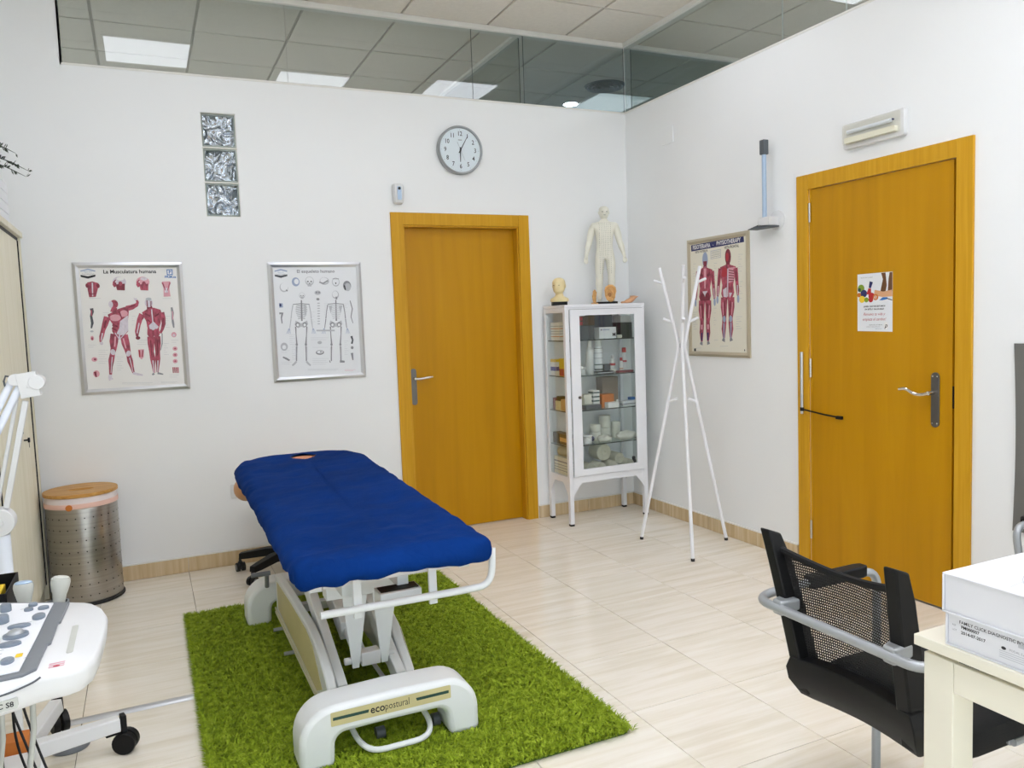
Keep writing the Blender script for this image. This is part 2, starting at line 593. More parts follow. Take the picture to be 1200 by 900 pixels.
# planes for flat print: (u to the viewer's right, v up, d towards the viewer)
def on_back(x, z, y=0.0):
    return lambda u, v, d=0.0: Vector((x + u, y - d, z + v))


def on_right(y, z, x=0.0):
    return lambda u, v, d=0.0: Vector((x - d, y - u, z + v))


def text_mesh(body, size, shear=0.0, bold=0.0, align='CENTER'):
    cu = bpy.data.curves.new('t', 'FONT')
    cu.body = body; cu.size = size; cu.shear = shear; cu.offset = bold
    cu.align_x = align; cu.align_y = 'CENTER'; cu.resolution_u = 2
    ob = bpy.data.objects.new('t', cu)
    COL.objects.link(ob)
    dg = bpy.context.evaluated_depsgraph_get()
    me = bpy.data.meshes.new_from_object(ob.evaluated_get(dg))
    vs = [tuple(q.co) for q in me.vertices]; fs = [tuple(p.vertices) for p in me.polygons]
    bpy.data.objects.remove(ob); bpy.data.curves.remove(cu); bpy.data.meshes.remove(me)
    return vs, fs


class Print:
    """flat print laid on a plane: layered inks, a hair apart"""
    def __init__(s, fn):
        s.fn = fn; s.mb = MB(); s.mats = []; s.d = 0.0004

    def ink(s, mat):
        if mat not in s.mats:
            s.mats.append(mat)
        return s.mats.index(mat)

    def poly(s, pts, mat, lift=0.00012):
        s.d += 0.000004
        k = s.ink(mat)
        a = sum(pts[i][0] * pts[(i + 1) % len(pts)][1] - pts[(i + 1) % len(pts)][0] * pts[i][1] for i in range(len(pts)))
        if a < 0:
            pts = pts[::-1]
        s.mb.add([s.fn(u, v, s.d) for u, v in pts], [tuple(range(len(pts)))], k)

    def ell(s, c, rx, ry, mat, rot=0, n=16):
        ca, sa = math.cos(R(rot)), math.sin(R(rot))
        s.poly([(c[0] + rx * math.cos(t) * ca - ry * math.sin(t) * sa, c[1] + rx * math.cos(t) * sa + ry * math.sin(t) * ca)
                for t in [2 * math.pi * i / n for i in range(n)]], mat)

    def limb(s, pts, ws, mat):
        """tapered stroke"""
        L = []; Q = []
        n = len(pts)
        for i in range(n):
            a = pts[max(i - 1, 0)]; c = pts[min(i + 1, n - 1)]
            dx, dy = c[0] - a[0], c[1] - a[1]; l = math.hypot(dx, dy) or 1
            nx, ny = -dy / l, dx / l
            L.append((pts[i][0] + nx * ws[i], pts[i][1] + ny * ws[i])); Q.append((pts[i][0] - nx * ws[i], pts[i][1] - ny * ws[i]))
        s.d += 0.000004
        k = s.ink(mat)
        vs = [s.fn(u, v, s.d) for u, v in L + Q]
        s.mb.add(vs, [(n + i, n + i + 1, i + 1, i) for i in range(n - 1)], k)

    def text(s, body, u, v, size, mat, shear=0.0, bold=0.0, align='CENTER', sx=1.0):
        vs, fs = text_mesh(body, size, shear, bold, align)
        s.d += 0.000004
        s.mb.add([s.fn(u + q[0] * sx, v + q[1], s.d) for q in vs], fs, s.ink(mat))

    def build(s, name, parent):
        return s.mb.build(name, s.mats, parent, smooth=0, recalc=False)


# ------------------------------------------------------------------ the setting
CEIL = 3.32
PT = 2.835          # top of the solid partition
TS = 0.4435         # tile pitch
fl = struct('floor')
MB().bx(-4.3, 2.6, -6.1, 3.1, -0.06, -0.006).build('slab', M['grout'], fl)
xs = [0.0] + [-0.87 - TS * k for k in range(-1, 8)] + [-4.25]
xs = sorted(set([0.0, -0.4265] + [-0.87 - TS * k for k in range(0, 8)] + [-4.25]))
ys = sorted(set([0.0] + [-0.42 - TS * k for k in range(0, 13)] + [-6.0]))
tile_cache = {}
G = 0.0011
for i in range(len(xs) - 1):
    for j in range(len(ys) - 1):
        x0, x1, y0, y1 = xs[i], xs[i + 1], ys[j], ys[j + 1]
        w, h = x1 - x0, y1 - y0
        if w < 0.02 or h < 0.02:
            continue
        key = (round(w, 3), round(h, 3))
        cx, cy = (x0 + x1) / 2, (y0 + y1) / 2
        if key not in tile_cache:
            o = MB().bx(-w / 2 + G, w / 2 - G, -h / 2 + G, h / 2 - G, -0.006, 0).build('tile', M['tile'], fl, bevel=0.0008, seg=1)
            o.location = (cx, cy, 0); tile_cache[key] = o
        else:
            link_copy(tile_cache[key], 'tile', fl, (cx, cy, 0))
MB().bx(-0.87, 2.5, 0.0, 0.12, -0.006, -0.0005).bx(-1.75, -0.82, 0.0, 0.12, -0.006, 0.0).build('threshold', M['tile'], fl)

# back wall with a doorway and the glass block column
wb = MB()
D1L, D1R, D1T = -1.703, -0.872, 2.03
GBX0, GBX1, GBZ0, GBZ1 = -2.862, -2.672, 2.05, 2.64
wb.bx(-4.25, GBX0, 0, 0.1, 0, PT)
wb.bx(GBX0, GBX1, 0, 0.1, 0, GBZ0).bx(GBX0, GBX1, 0, 0.1, GBZ1, PT)
wb.bx(GBX1, D1L, 0, 0.1, 0, PT)
wb.bx(D1L, D1R, 0, 0.1, D1T, PT)
wb.bx(D1R, 0.1, 0, 0.1, 0, PT)
wb.bx(-4.25, -3.538, 0, 0.1, PT, CEIL)
o = wb.build('wall_back', M['wall'], None, smooth=0); tag(o, kind='structure')
# right wall with a doorway
D2A, D2B, D2T = -1.735, -2.585, 2.04
wr = MB()
wr.bx(0, 0.1, D2A, 0, 0, PT).bx(0, 0.1, D2B, D2A, D2T, PT).bx(0, 0.1, -6.0, D2B, 0, PT)
o = wr.build('wall_right', M['wall'], None, smooth=0); tag(o, kind='structure')
o = MB().bx(-4.35, -4.25, -6.0, 0.1, 0, CEIL).build('wall_left', M['wall'], None, smooth=0); tag(o, kind='structure')
o = MB().bx(-4.35, -4.2, -6.1, -6.0, 0, CEIL).bx(-0.1, 0.1, -6.1, -6.0, 0, CEIL).bx(-4.2, -0.1, -6.1, -6.0, 0, 0.05).bx(-4.2, -0.1, -6.1, -6.0, 2.1, CEIL).build('wall_front', M['wall'], None, smooth=0); tag(o, kind='structure')
w6 = struct('fill_window', (-2.15, -6.05, 0.05))  # unseen window added to brighten the lower walls
for a, c, d, e in ((-4.2, -4.15, 0.05, 2.1), (-0.15, -0.1, 0.05, 2.1), (-2.86, -2.81, 0.1, 2.05), (-1.49, -1.44, 0.1, 2.05), (-4.15, -0.15, 0.05, 0.1), (-4.15, -0.15, 2.05, 2.1)):
    MB().bx(a, c, -6.08, -6.02, d, e).build('frame', M['alu'], w6, smooth=0)
for a, c in ((-4.15, -2.86), (-2.81, -1.49), (-1.44, -0.15)):
    MB().bx(a, c, -6.053, -6.047, 0.1, 2.05).build('pane', M['clear'], w6, smooth=0)
# rooms beyond the glass
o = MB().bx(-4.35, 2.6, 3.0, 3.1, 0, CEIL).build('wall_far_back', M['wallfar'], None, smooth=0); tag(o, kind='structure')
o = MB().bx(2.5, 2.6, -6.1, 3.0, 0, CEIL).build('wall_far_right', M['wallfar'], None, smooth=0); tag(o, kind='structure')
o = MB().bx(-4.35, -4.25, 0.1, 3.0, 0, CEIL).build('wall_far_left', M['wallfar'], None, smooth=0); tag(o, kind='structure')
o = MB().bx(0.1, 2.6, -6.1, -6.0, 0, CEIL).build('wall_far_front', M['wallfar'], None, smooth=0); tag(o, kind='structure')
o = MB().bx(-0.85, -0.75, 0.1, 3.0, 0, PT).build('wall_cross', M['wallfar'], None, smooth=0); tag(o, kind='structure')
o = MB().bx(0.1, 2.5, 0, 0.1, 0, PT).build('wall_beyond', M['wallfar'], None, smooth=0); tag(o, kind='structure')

# ceiling: base, T-bar grid left as gaps, tiles, one object each
ce = struct('ceiling', (0, 0, CEIL))
MB().bx(-4.35, 2.6, -6.1, 3.1, CEIL + 0.012, CEIL + 0.1).build('slab', M['cgrid'], ce)
CP = 0.583
LIGHTS = {}
cxs = [-4.25] + [0.1 - CP * k for k in range(7, -5, -1)] + [2.5]
cys_own = [-6.0] + [-0.53 - CP * k for k in range(9, -1, -1)] + [-0.02]
cys_far = [0.05, 0.105, 0.69] + [0.69 + CP * k for k in range(1, 4)] + [3.0]
ctc = {}


def ctile(x0, x1, y0, y1):
    w, h = x1 - x0, y1 - y0
    if w < 0.03 or h < 0.03:
        return
    key = (round(w, 3), round(h, 3))
    c = Vector(((x0 + x1) / 2, (y0 + y1) / 2, 0.0))
    if key not in ctc:
        b_ = MB().bx(-w / 2 + 0.009, w / 2 - 0.009, -h / 2 + 0.009, h / 2 - 0.009, CEIL - 0.0, CEIL + 0.012)
        o_ = b_.build('tile', M['ctile'], ce, smooth=0)
        o_.location = c; ctc[key] = o_
    else:
        link_copy(ctc[key], 'tile', ce, c)


for i in range(len(cxs) - 1):
    x0, x1 = cxs[i], cxs[i + 1]
    for ys_ in (cys_own, cys_far):
        for j in range(len(ys_) - 1):
            ctile(x0, x1, ys_[j], ys_[j + 1])

# white profiles where the glass meets the ceiling
o = MB().bx(-3.538, 0.02, -0.022, 0.05, CEIL - 0.028, CEIL + 0.005).build('trim_1', M['trimwhite'], None, bevel=0.002); tag(o, kind='structure')
o = MB().bx(-0.022, 0.05, -6.0, -0.022, CEIL - 0.028, CEIL + 0.005).build('trim_2', M['trimwhite'], None, bevel=0.002); tag(o, kind='structure')
o = MB().bx(-0.835, -0.775, 0.05, 3.0, CEIL - 0.02, CEIL + 0.005).build('trim_3', M['trimwhite'], None, bevel=0.002); tag(o, kind='structure')
o = MB().bx(0.05, 2.5, -0.03, 0.05, CEIL - 0.028, CEIL + 0.005).build('trim_4', M['trimwhite'], None, bevel=0.002); tag(o, kind='structure')
# thin white cap on the solid partitions
o = MB().bx(-3.538, -0.002, -0.004, 0.104, PT, PT + 0.012).build('trim_5', M['trimwhite'], None, bevel=0.002); tag(o, kind='structure')
o = MB().bx(-0.004, 0.104, -6.0, 0.104, PT, PT + 0.012).build('trim_6', M['trimwhite'], None, bevel=0.002); tag(o, kind='structure')
o = MB().bx(-3.545, -3.538, 0.0, 0.1, PT, CEIL).build('trim_7', M['trimwhite'], None); tag(o, kind='structure')


def pane(root, x0, x1, y0, y1, edge='glassedge'):
    b_ = MB()
    b_.bx(x0, x1, y0, y1, PT + 0.012, CEIL - 0.02)
    b_.mi = [1] * 6
    thin_y = (y1 - y0) < (x1 - x0)
    b_.mi = [1, 1, 0, 0, 1, 1] if thin_y else [1, 1, 1, 1, 0, 0]
    b_.build('pane', [M['glass'], M[edge]], root, smooth=0)


w1 = struct('window_1', (-1.8, 0, PT))
gx = [-3.536, -2.3582, -1.1731, -0.7988, -0.003]
for a, c in zip(gx[:-1], gx[1:]):
    pane(w1, a + 0.001, c - 0.001, -0.003, 0.003)
w2 = struct('window_2', (0, -3, PT))
gy = [-5.99, -4.6, -3.3, -1.984, -1.554, -0.012]
for a, c in zip(gy[:-1], gy[1:]):
    pane(w2, -0.003, 0.003, a + 0.001, c - 0.001, 'glassedge2')
w3 = struct('window_3', (-0.8, 1, PT))
pane(w3, -0.803, -0.797, 0.06, 2.98)
w4 = struct('window_4', (1.2, 0, PT))
pane(w4, 0.06, 2.48, -0.005, 0.005)

# skirting tiles with a white bead on top
for nm, segs, fn in (('baseboard_back', [(-3.77, -3.088), (-3.088, -2.64), (-2.64, -2.2), (-2.2, -1.79), (-0.795, -0.4), (-0.4, -0.0135)], 'b'),
                     ('baseboard_right', [(-0.0, -0.44), (-0.44, -0.88), (-0.88, -1.32), (-1.32, -1.645), (-2.672, -3.1), (-3.1, -3.55), (-3.55, -4.0), (-4.0, -4.45)], 'r')):
    st = struct(nm)
    bead = MB()
    for a, c in segs:
        if fn == 'b':
            MB().bx(a + 0.0008, c - 0.0008, -0.013, -0.0005, 0.001, 0.085).build('tile', M['skirt'], st, bevel=0.001, seg=1)
            bead.bx(a, c, -0.012, -0.0005, 0.0855, 0.0925)
        else:
            MB().bx(-0.013, -0.0005, a - 0.0008, c + 0.0008, 0.001, 0.085).build('tile', M['skirt'], st, bevel=0.001, seg=1)
            bead.bx(-0.012, -0.0005, a, c, 0.0855, 0.0925)
    bead.build('bead', M['trimwhite'], st, smooth=0)


# ------------------------------------------------------------------ ceiling lights
def light(x, y, label, mat, far=False):
    t = thing('ceiling_light', (x, y, CEIL), label, 'ceiling light', 'square ceiling light panels')
    s = 0.275
    f = MB()
    for a, b_, c, d in ((-s, s, -s, -s + 0.014), (-s, s, s - 0.014, s), (-s, -s + 0.014, -s + 0.014, s - 0.014), (s - 0.014, s, -s + 0.014, s - 0.014)):
        f.bx(x + a, x + b_, y + c, y + d, CEIL - 0.012, CEIL - 0.0005)
    f.build('frame', M['trimwhite'], t, smooth=0)
    MB().bx(x - s + 0.0145, x + s - 0.0145, y - s + 0.0145, y + s - 0.0145, CEIL - 0.010, CEIL - 0.001).build('diffuser', mat, t, smooth=0)


light(-3.085, -1.185, 'square white light panel over the foot of the tall beige cupboard', M['panel'])
light(-1.915, -1.56, 'square white light panel in the ceiling over the blue treatment table', M['panel'])
light(-0.73, -1.40, 'square white light panel in the ceiling in front of the glass cabinet', M['panel'])
light(-3.085, -3.55, 'added unseen fill light panel in the ceiling above the ultrasound cart', M['panelfill'])
light(-0.80, -3.75, 'added unseen fill light panel in the ceiling above the white desk', M['panelfill'])
light(-1.95, -4.95, 'added unseen fill light panel in the ceiling behind the viewer', M['panelfill'])
light(-1.915, -3.35, 'added unseen fill light panel in the ceiling between the table and the desk', M['panelfill'])
light(-3.085, -4.95, 'added unseen fill light panel in the rear ceiling on the cupboard side', M['panelfill'])
light(-0.80, -4.95, 'added unseen fill light panel in the rear ceiling on the desk side', M['panelfill'])
light(1.2, 2.45, 'added unseen fill light panel far back in the bluish room beyond the corner', M['coolfill'])
light(1.9, -1.5, 'added unseen fill light panel behind the right glass, opposite the wooden door', M['farfill'])
light(0.72, 1.32, 'dim square light panel beyond the corner of the two glass partitions', M['paneldim'])
light(-2.6, 2.35, 'added unseen fill light panel far back in the room beyond the back glass', M['farfill'])
light(1.4, -3.6, 'added unseen fill light panel in the room beyond the right glass partition', M['farfill'])
light(-3.4, 2.4, 'added unseen fill light panel far back behind the glass, nearest the left end wall', M['farfill'])
t = thing('downlight', (0.39, 1.47, CEIL), 'small round bright downlight seen through the back glass beside the round air vent', 'ceiling light')
MB().lathe([(0.075, -0.008), (0.08, -0.0005)], (0.39, 1.47, CEIL), 24).build('rim', M['trimwhite'], t)
MB().lathe([(0.06, -0.0125), (0.06, -0.0085)], (0.39, 1.47, CEIL), 24).build('lens', M['spot'], t)
t = thing('air_vent', (0.40, 0.90, CEIL), 'round grey ceiling air vent with concentric rings beyond the back glass', 'air vent')
MB().lathe([(0.165, -0.006), (0.17, -0.0005)], (0.40, 0.90, CEIL), 32).build('plate', M['greyplastic'], t)
for k, r in enumerate((0.15, 0.115, 0.08, 0.045)):
    MB().lathe([(r - 0.012, -0.009 - 0.003 * k), (r - 0.012, -0.012 - 0.003 * k), (r, -0.022 - 0.003 * k), (r + 0.003, -0.02 - 0.003 * k), (r - 0.009, -0.007)], (0.40, 0.90, CEIL), 32, caps=False).build('ring', M['silver'], t)

# ------------------------------------------------------------------ doors
def casing(root, fn, a, b_, top, w, lap=0.0):
    """a..b_: outer edges in u, top: outer top"""
    MB().prism([(a, 0.0005), (a + w, 0.0005), (a + w, top), (a, top)], fn, 0.0005, 0.014).build('casing', M['casing'], root, bevel=0.002)
    MB().prism([(b_ - w, 0.0005), (b_, 0.0005), (b_, top), (b_ - w, top)], fn, 0.0005, 0.014).build('casing', M['casing'], root, bevel=0.002)
    MB().prism([(a + w, top - w), (b_ - w, top - w), (b_ - w, top), (a + w, top)], fn, 0.0005, 0.012).build('casing', M['casing'], root, bevel=0.002)


d1 = struct('door_1', (-1.29, 0, 0))
f1 = on_back(0, 0)
casing(d1, f1, -1.7756, -0.8047, 2.10, 0.078)
for a, c in ((-1.702, -1.684), (-0.891, -0.873)):
    MB().bx(a, c, 0.0, 0.0995, 0.0005, 2.012).build('jamb', M['casing'], d1, bevel=0.001)
MB().bx(-1.702, -0.873, 0.0, 0.0995, 2.012, 2.029).build('jamb', M['casing'], d1, bevel=0.001)
MB().bx(-1.683, -0.892, 0.062, 0.097, 0.006, 2.011).build('leaf', M['door'], d1, bevel=0.001)
h = MB().prism(rrect(-1.668, -1.630, 0.86, 1.10, 0.018), f1, -0.061, -0.055).build('handle', M['nickel'], d1, bevel=0.001)
h['label'] = 'satin steel lever handle on a long plate'
lv = MB().cyl((-1.649, 0.054, 1.035), (-1.649, 0.012, 1.035), 0.009)
lv.tube(fillet([(-1.649, 0.015, 1.035), (-1.62, 0.012, 1.032), (-1.58, 0.012, 1.038), (-1.53, 0.014, 1.042)], 0.02), [0.0085] * 1 + [0.0085] * 12 + [0.006], 10)
lv.build('lever', M['chrome'], h)

d2 = struct('door_2', (0, -2.16, 0))
f2 = on_right(0, 0)
casing(d2, f2, 1.6568, 2.6603, 2.10, 0.078)
for a, c in ((D2A, D2A - 0.012), (D2B + 0.012, D2B)):
    MB().bx(0.0, 0.0995, c, a, 0.0005, 2.026).build('jamb', M['casing'], d2)
MB().bx(0.0, 0.0995, D2B, D2A, 2.027, 2.039).build('jamb', M['casing'], d2)
# the leaf stands a touch ajar: hinged at its left edge
leaf = MB().bx(0.0, 0.035, D2B + 0.022, D2A - 0.014, 0.008, 2.02).build('leaf', M['door'], d2, bevel=0.001)
for z in (1.90, 1.08, 0.20):
    MB().cyl((-0.006, D2A - 0.008, z - 0.05), (-0.006, D2A - 0.008, z + 0.05), 0.007, seg=12).build('hinge', M['chrome'], d2)
MB().bx(-0.0015, 0.03, D2B + 0.013, D2B + 0.021, 0.93, 1.03).build('latch', M['black'], d2)
h = MB().prism(rrect(2.462, 2.503, 0.838, 1.088, 0.0195), f2, 0.0005, 0.007).build('handle', M['nickel'], d2, bevel=0.0015)
sc_ = MB()
for u in (2.471, 2.494):
    for z in (0.856, 1.07):
        sc_.cyl((-0.007, -u, z), (-0.0085, -u, z), 0.004, seg=8)
sc_.build('screw', M['chrome'], h)
lv = MB().cyl((-0.007, -2.475, 0.995), (-0.045, -2.475, 0.995), 0.0095)
lv.tube(fillet([(-0.043, -2.478, 0.995), (-0.047, -2.44, 0.985), (-0.047, -2.40, 0.990), (-0.047, -2.365, 1.012), (-0.045, -2.325, 1.005)], 0.03), 0.0075, 10)
lv.build('lever', M['chrome'], h)
cl = MB().cyl((-0.021, -1.695, 0.83), (-0.021, -1.695, 1.165), 0.0085, seg=12).build('door_closer', M['alu'], d2)
ar = MB().tube(fillet([(-0.030, -1.695, 0.855), (-0.036, -1.72, 0.856), (-0.03, -1.86, 0.84), (-0.012, -1.93, 0.832)], 0.02), 0.0045, 8)
ar.box((-0.01, -1.94, 0.83), (0.016, 0.035, 0.016))
ar.cyl((-0.021, -1.695, 0.845), (-0.021, -1.695, 0.865), 0.0105)
ar.build('closer_arm', M['black'], cl)

# ------------------------------------------------------------------ glass blocks
gb = struct('window_5', (-2.767, 0, 2.05))
for k in range(3):
    z0 = 2.055 + k * 0.197
    fr = MB()
    x0, x1, z1 = GBX0 + 0.004, GBX1 - 0.004, z0 + 0.185
    for a, b_, c, d in ((x0, x1, z0, z0 + 0.008), (x0, x1, z1 - 0.008, z1), (x0, x0 + 0.008, z0 + 0.008, z1 - 0.008), (x1 - 0.008, x1, z0 + 0.008, z1 - 0.008)):
        fr.bx(a, b_, 0.008, 0.09, c, d)
    bo = fr.build('block', M['blockedge'], gb, bevel=0.001)
    n = 14
    vs = []; fs = []
    rnd = random.Random(k + 3)
    for j in range(n + 1):
        for i in range(n + 1):
            u, v_ = i / n, j / n
            e = min(u, 1 - u, v_, 1 - v_)
            p = Vector((u * 3.2 + k * 7, v_ * 3.2, 0.3 + k))
            dy = (noise.noise(p) * 0.026 + noise.noise(p * 2.1) * 0.010) * min(1, e * 6)
            vs.append((x0 + 0.008 + u * (x1 - x0 - 0.016), 0.028 + dy, z0 + 0.008 + v_ * (z1 - z0 - 0.016)))
    for j in range(n):
        for i in range(n):
            fs.append((j * (n + 1) + i, j * (n + 1) + i + 1, (j + 1) * (n + 1) + i + 1, (j + 1) * (n + 1) + i))
    MB().add(vs, fs).build('ripple_glass', M['block'], bo, recalc=False)
mo = MB()
for k in range(4):
    z = 2.0525 + k * 0.197 - 0.0060
    mo.bx(GBX0, GBX1, 0.004, 0.095, max(z - 0.001, 2.0505), min(z + 0.007, 2.6395))
mo.bx(GBX0 + 0.0005, GBX0 + 0.0035, 0.004, 0.095, 2.051, 2.639).bx(GBX1 - 0.0035, GBX1 - 0.0005, 0.004, 0.095, 2.051, 2.639)
mo.bx(GBX0, GBX1, 0.0955, 0.099, 2.051, 2.639)
mo.build('mortar', M['trimwhite'], gb, smooth=0)

# ------------------------------------------------------------------ rug
rg = thing('rug', (-2.48, -1.78, 0.001), 'rectangular grass-green shaggy rug under the treatment table', 'rug')
RX0, RX1, RY0, RY1 = -3.145, -1.83, -2.765, -0.80
MB().prism(rrect(RX0 + 0.012, RX1 - 0.012, RY0 + 0.012, RY1 - 0.012, 0.03), lambda u, v, d: Vector((u, v, d)), 0.0008, 0.008).build('backing', M['rugback'], rg)
rs = np.random.RandomState(5)
n = 150000
px = rs.uniform(RX0 + 0.004, RX1 - 0.004, n); py = rs.uniform(RY0 + 0.004, RY1 - 0.004, n)
cl_ = np.sin(px * 131 + 2.3 * np.sin(py * 73)) + np.sin(py * 157 + 1.9 * np.sin(px * 89))
ang = cl_ * 1.2 + rs.normal(0, 0.9, n) + np.where(rs.rand(n) < 0.5, 0, np.pi)
ln = rs.uniform(0.014, 0.028, n) * (1 + 0.15 * cl_)
hh = rs.uniform(0.008, 0.020, n)
for fx0, fx1 in ((-2.892, -2.770), (-2.402, -2.278)):
    for fy0, fy1 in ((-2.507, -2.353), (-1.137, -0.983)):
        inside = (px > fx0) & (px < fx1) & (py > fy0) & (py < fy1)
        px[inside] = RX0 + 0.01; py[inside] = rs.uniform(RY0 + 0.01, RY1 - 0.01, inside.sum())
w = rs.uniform(0.0013, 0.0024, n)
dx, dy = np.cos(ang), np.sin(ang)
nx, ny = -dy, dx
z0 = 0.008
V_ = np.zeros((n, 5, 3))
V_[:, 0] = np.stack([px - nx * w, py - ny * w, np.full(n, z0)], 1)
V_[:, 1] = np.stack([px + nx * w, py + ny * w, np.full(n, z0)], 1)
V_[:, 2] = np.stack([px + dx * ln * 0.35 + nx * w, py + dy * ln * 0.35 + ny * w, z0 + hh * 0.7], 1)
V_[:, 3] = np.stack([px + dx * ln * 0.35 - nx * w, py + dy * ln * 0.35 - ny * w, z0 + hh * 0.7], 1)
V_[:, 4] = np.stack([px + dx * ln, py + dy * ln, z0 + hh], 1)
V_ = V_.reshape(-1, 3) - np.array([-2.48, -1.78, 0.001])
b0 = np.arange(n) * 5
quads = np.stack([b0, b0 + 1, b0 + 2, b0 + 3], 1); tris = np.stack([b0 + 3, b0 + 2, b0 + 4], 1)
me = bpy.data.meshes.new('pile')
me.vertices.add(n * 5); me.vertices.foreach_set('co', V_.ravel())
loops = np.concatenate([quads.ravel(), tris.ravel()])
me.loops.add(len(loops)); me.loops.foreach_set('vertex_index', loops.astype(np.int32))
st_ = np.concatenate([np.arange(n) * 4, n * 4 + np.arange(n) * 3]).astype(np.int32)
me.polygons.add(2 * n); me.polygons.foreach_set('loop_start', st_)
me.polygons.foreach_set('use_smooth', np.ones(2 * n, dtype=bool))
me.update(calc_edges=True); me.validate()
me.materials.append(M['pile'])
po = bpy.data.objects.new('pile', me); COL.objects.link(po); po.parent = rg; po['kind'] = 'stuff'

# aluminium cable strip on the floor
o = MB().prism([(-0.022, 0.0005), (0.022, 0.0005), (0.014, 0.007), (0.006, 0.008), (-0.006, 0.008), (-0.014, 0.007)],
               lambda u, v, d: Vector((d, -1.735 + u, v)), -3.78, -3.15).build('cable_strip', M['alu'], None)
tag(o, 'slim aluminium cable cover strip running over the floor to the green rug', 'cable cover')

# ------------------------------------------------------------------ treatment table
bt = thing('treatment_table', (-2.55, -1.6, 0.008), 'height-adjustable white treatment table with a fitted blue cotton cover', 'table')
GZ = 0.009


def bed_base(y_front, y_back, parent):
    t = 0.235
    def fn(u, v, d): return Vector((u, d, v))
    pts = [(-2.885, GZ)] + arc(-2.885 + 0.115, 0.205 - 0.115, 0.115, 180, 90, 7) + arc(-2.285 - 0.115, 0.205 - 0.115, 0.115, 90, 0, 7) + [(-2.285, GZ)]
    pts += [(-2.375, GZ)] + [(-2.385, 0.075)] + arc(-2.385 - 0.035, 0.085, 0.033, 0, 90, 4)
    pts += arc(-2.775 + 0.035, 0.085, 0.033, 90, 180, 4) + [(-2.785, GZ)]
    # the outline is concave: build as strips between the outer and the inner contour
    b_ = MB()
    outer = [(-2.885, GZ), (-2.885, 0.05)] + arc(-2.77, 0.09, 0.115, 180, 90, 9) + [(-2.66, 0.208), (-2.585, 0.21), (-2.51, 0.208)] + arc(-2.40, 0.09, 0.115, 90, 0, 9) + [(-2.285, 0.05), (-2.285, GZ)]
    inner = [(-2.777, GZ), (-2.775, 0.04)] + arc(-2.735, 0.075, 0.038, 180, 90, 9) + [(-2.66, 0.114), (-2.585, 0.115), (-2.51, 0.114)] + arc(-2.435, 0.075, 0.038, 90, 0, 9) + [(-2.392, 0.04), (-2.39, GZ)]
    k = len(outer)
    vs = []
    for d in (y_front, y_back):
        vs += [fn(u, v, d) for u, v in outer] + [fn(u, v, d) for u, v in inner]
    fs = []
    for i in range(k - 1):
        fs.append((i, i + 1, k + i + 1, k + i))
        fs.append((2 * k + i, 2 * k + i + 1, 3 * k + i + 1, 3 * k + i))
        fs.append((i, i + 1, 2 * k + i + 1, 2 * k + i))
        fs.append((k + i, k + i + 1, 3 * k + i + 1, 3 * k + i))
    fs.append((0, k, 3 * k, 2 * k)); fs.append((k - 1, 2 * k - 1, 4 * k - 1, 3 * k - 1))
    b_.add(vs, fs)
    return b_.build('foot_base', M['bedwhite'], parent, bevel=0.018, seg=3, smooth=40)


fb = bed_base(-2.50, -2.36, bt)
bed_base(-1.13, -0.99, bt)
p = Print(lambda u, v, d=0: Vector((u, -2.5005 - d, v)))
p.poly(rrect(-2.785, -2.385, 0.143, 0.188, 0.004), M['bedcream'])
p.poly([(-2.778, 0.161), (-2.665, 0.161), (-2.662, 0.171), (-2.778, 0.171)], M['darkgreen'])
p.poly([(-2.503, 0.161), (-2.392, 0.161), (-2.392, 0.171), (-2.506, 0.171)], M['darkgreen'])
p.text('eco', -2.6585, 0.1665, 0.036, M['ink'], bold=0.0007, align='LEFT', sx=0.92)
p.text('postural', -2.6105, 0.1665, 0.034, M['ink'], align='LEFT', sx=0.74)
p.build('name_band', fb)
# low side members between the feet
for sx_, nm in ((-2.735, 'L'), (-2.435, 'R')):
    y0 = -2.355
    pts = [(-1.135, 0.075), (-1.135, 0.245), (-1.6, 0.268), (-1.95, 0.276), (-2.06, 0.262), (-2.16, 0.240), (-2.26, 0.195), (-2.325, 0.125), (-2.34, 0.085), (-2.30, 0.055), (-2.1, 0.055)]
    if nm == 'R':
        pts = [(-1.135, 0.075), (-1.135, 0.245), (-1.6, 0.265), (-1.95, 0.273), (-2.03, 0.250), (-2.09, 0.205), (-2.19, 0.145), (-2.25, 0.09), (-2.27, 0.06), (-2.1, 0.045)]
    pts = pts[::-1]
    so = MB().prism(pts, lambda u, v, d, s=sx_: Vector((s + d, u, v)), -0.017, 0.017).build('side_arm', M['bedwhite'], bt, bevel=0.006, smooth=40)
    inn = [(-1.20, 0.10), (-1.20, 0.225), (-1.6, 0.246), (-1.93, 0.254), (-2.05, 0.235), (-2.2, 0.13), (-2.1, 0.085)][::-1]
    e = -0.0175 if nm == 'L' else 0.0175
    MB().prism(inn, lambda u, v, d, s=sx_: Vector((s + d, u, v)), e - 0.0012, e + 0.0012).build('recess_panel', M['bedcream'] if nm == 'L' else M['bedside'], so)
    rb_ = MB().bx(sx_ + e * 1.35 - 0.003, sx_ + e * 1.35 + 0.003, -2.2, -1.14, 0.083, 0.09)
    rb_.bx(sx_ + e * 1.35 - 0.003, sx_ + e * 1.35 + 0.003, -2.2, -1.14, 0.064, 0.071).build('rail_rib', M['bedside'], so)
# pins under the left arm
for y in (-1.36, -1.65):
    MB().cyl((-2.80, y, 0.062), (-2.7525, y, 0.062), 0.008, seg=10).build('pin', M['silver'], bt)
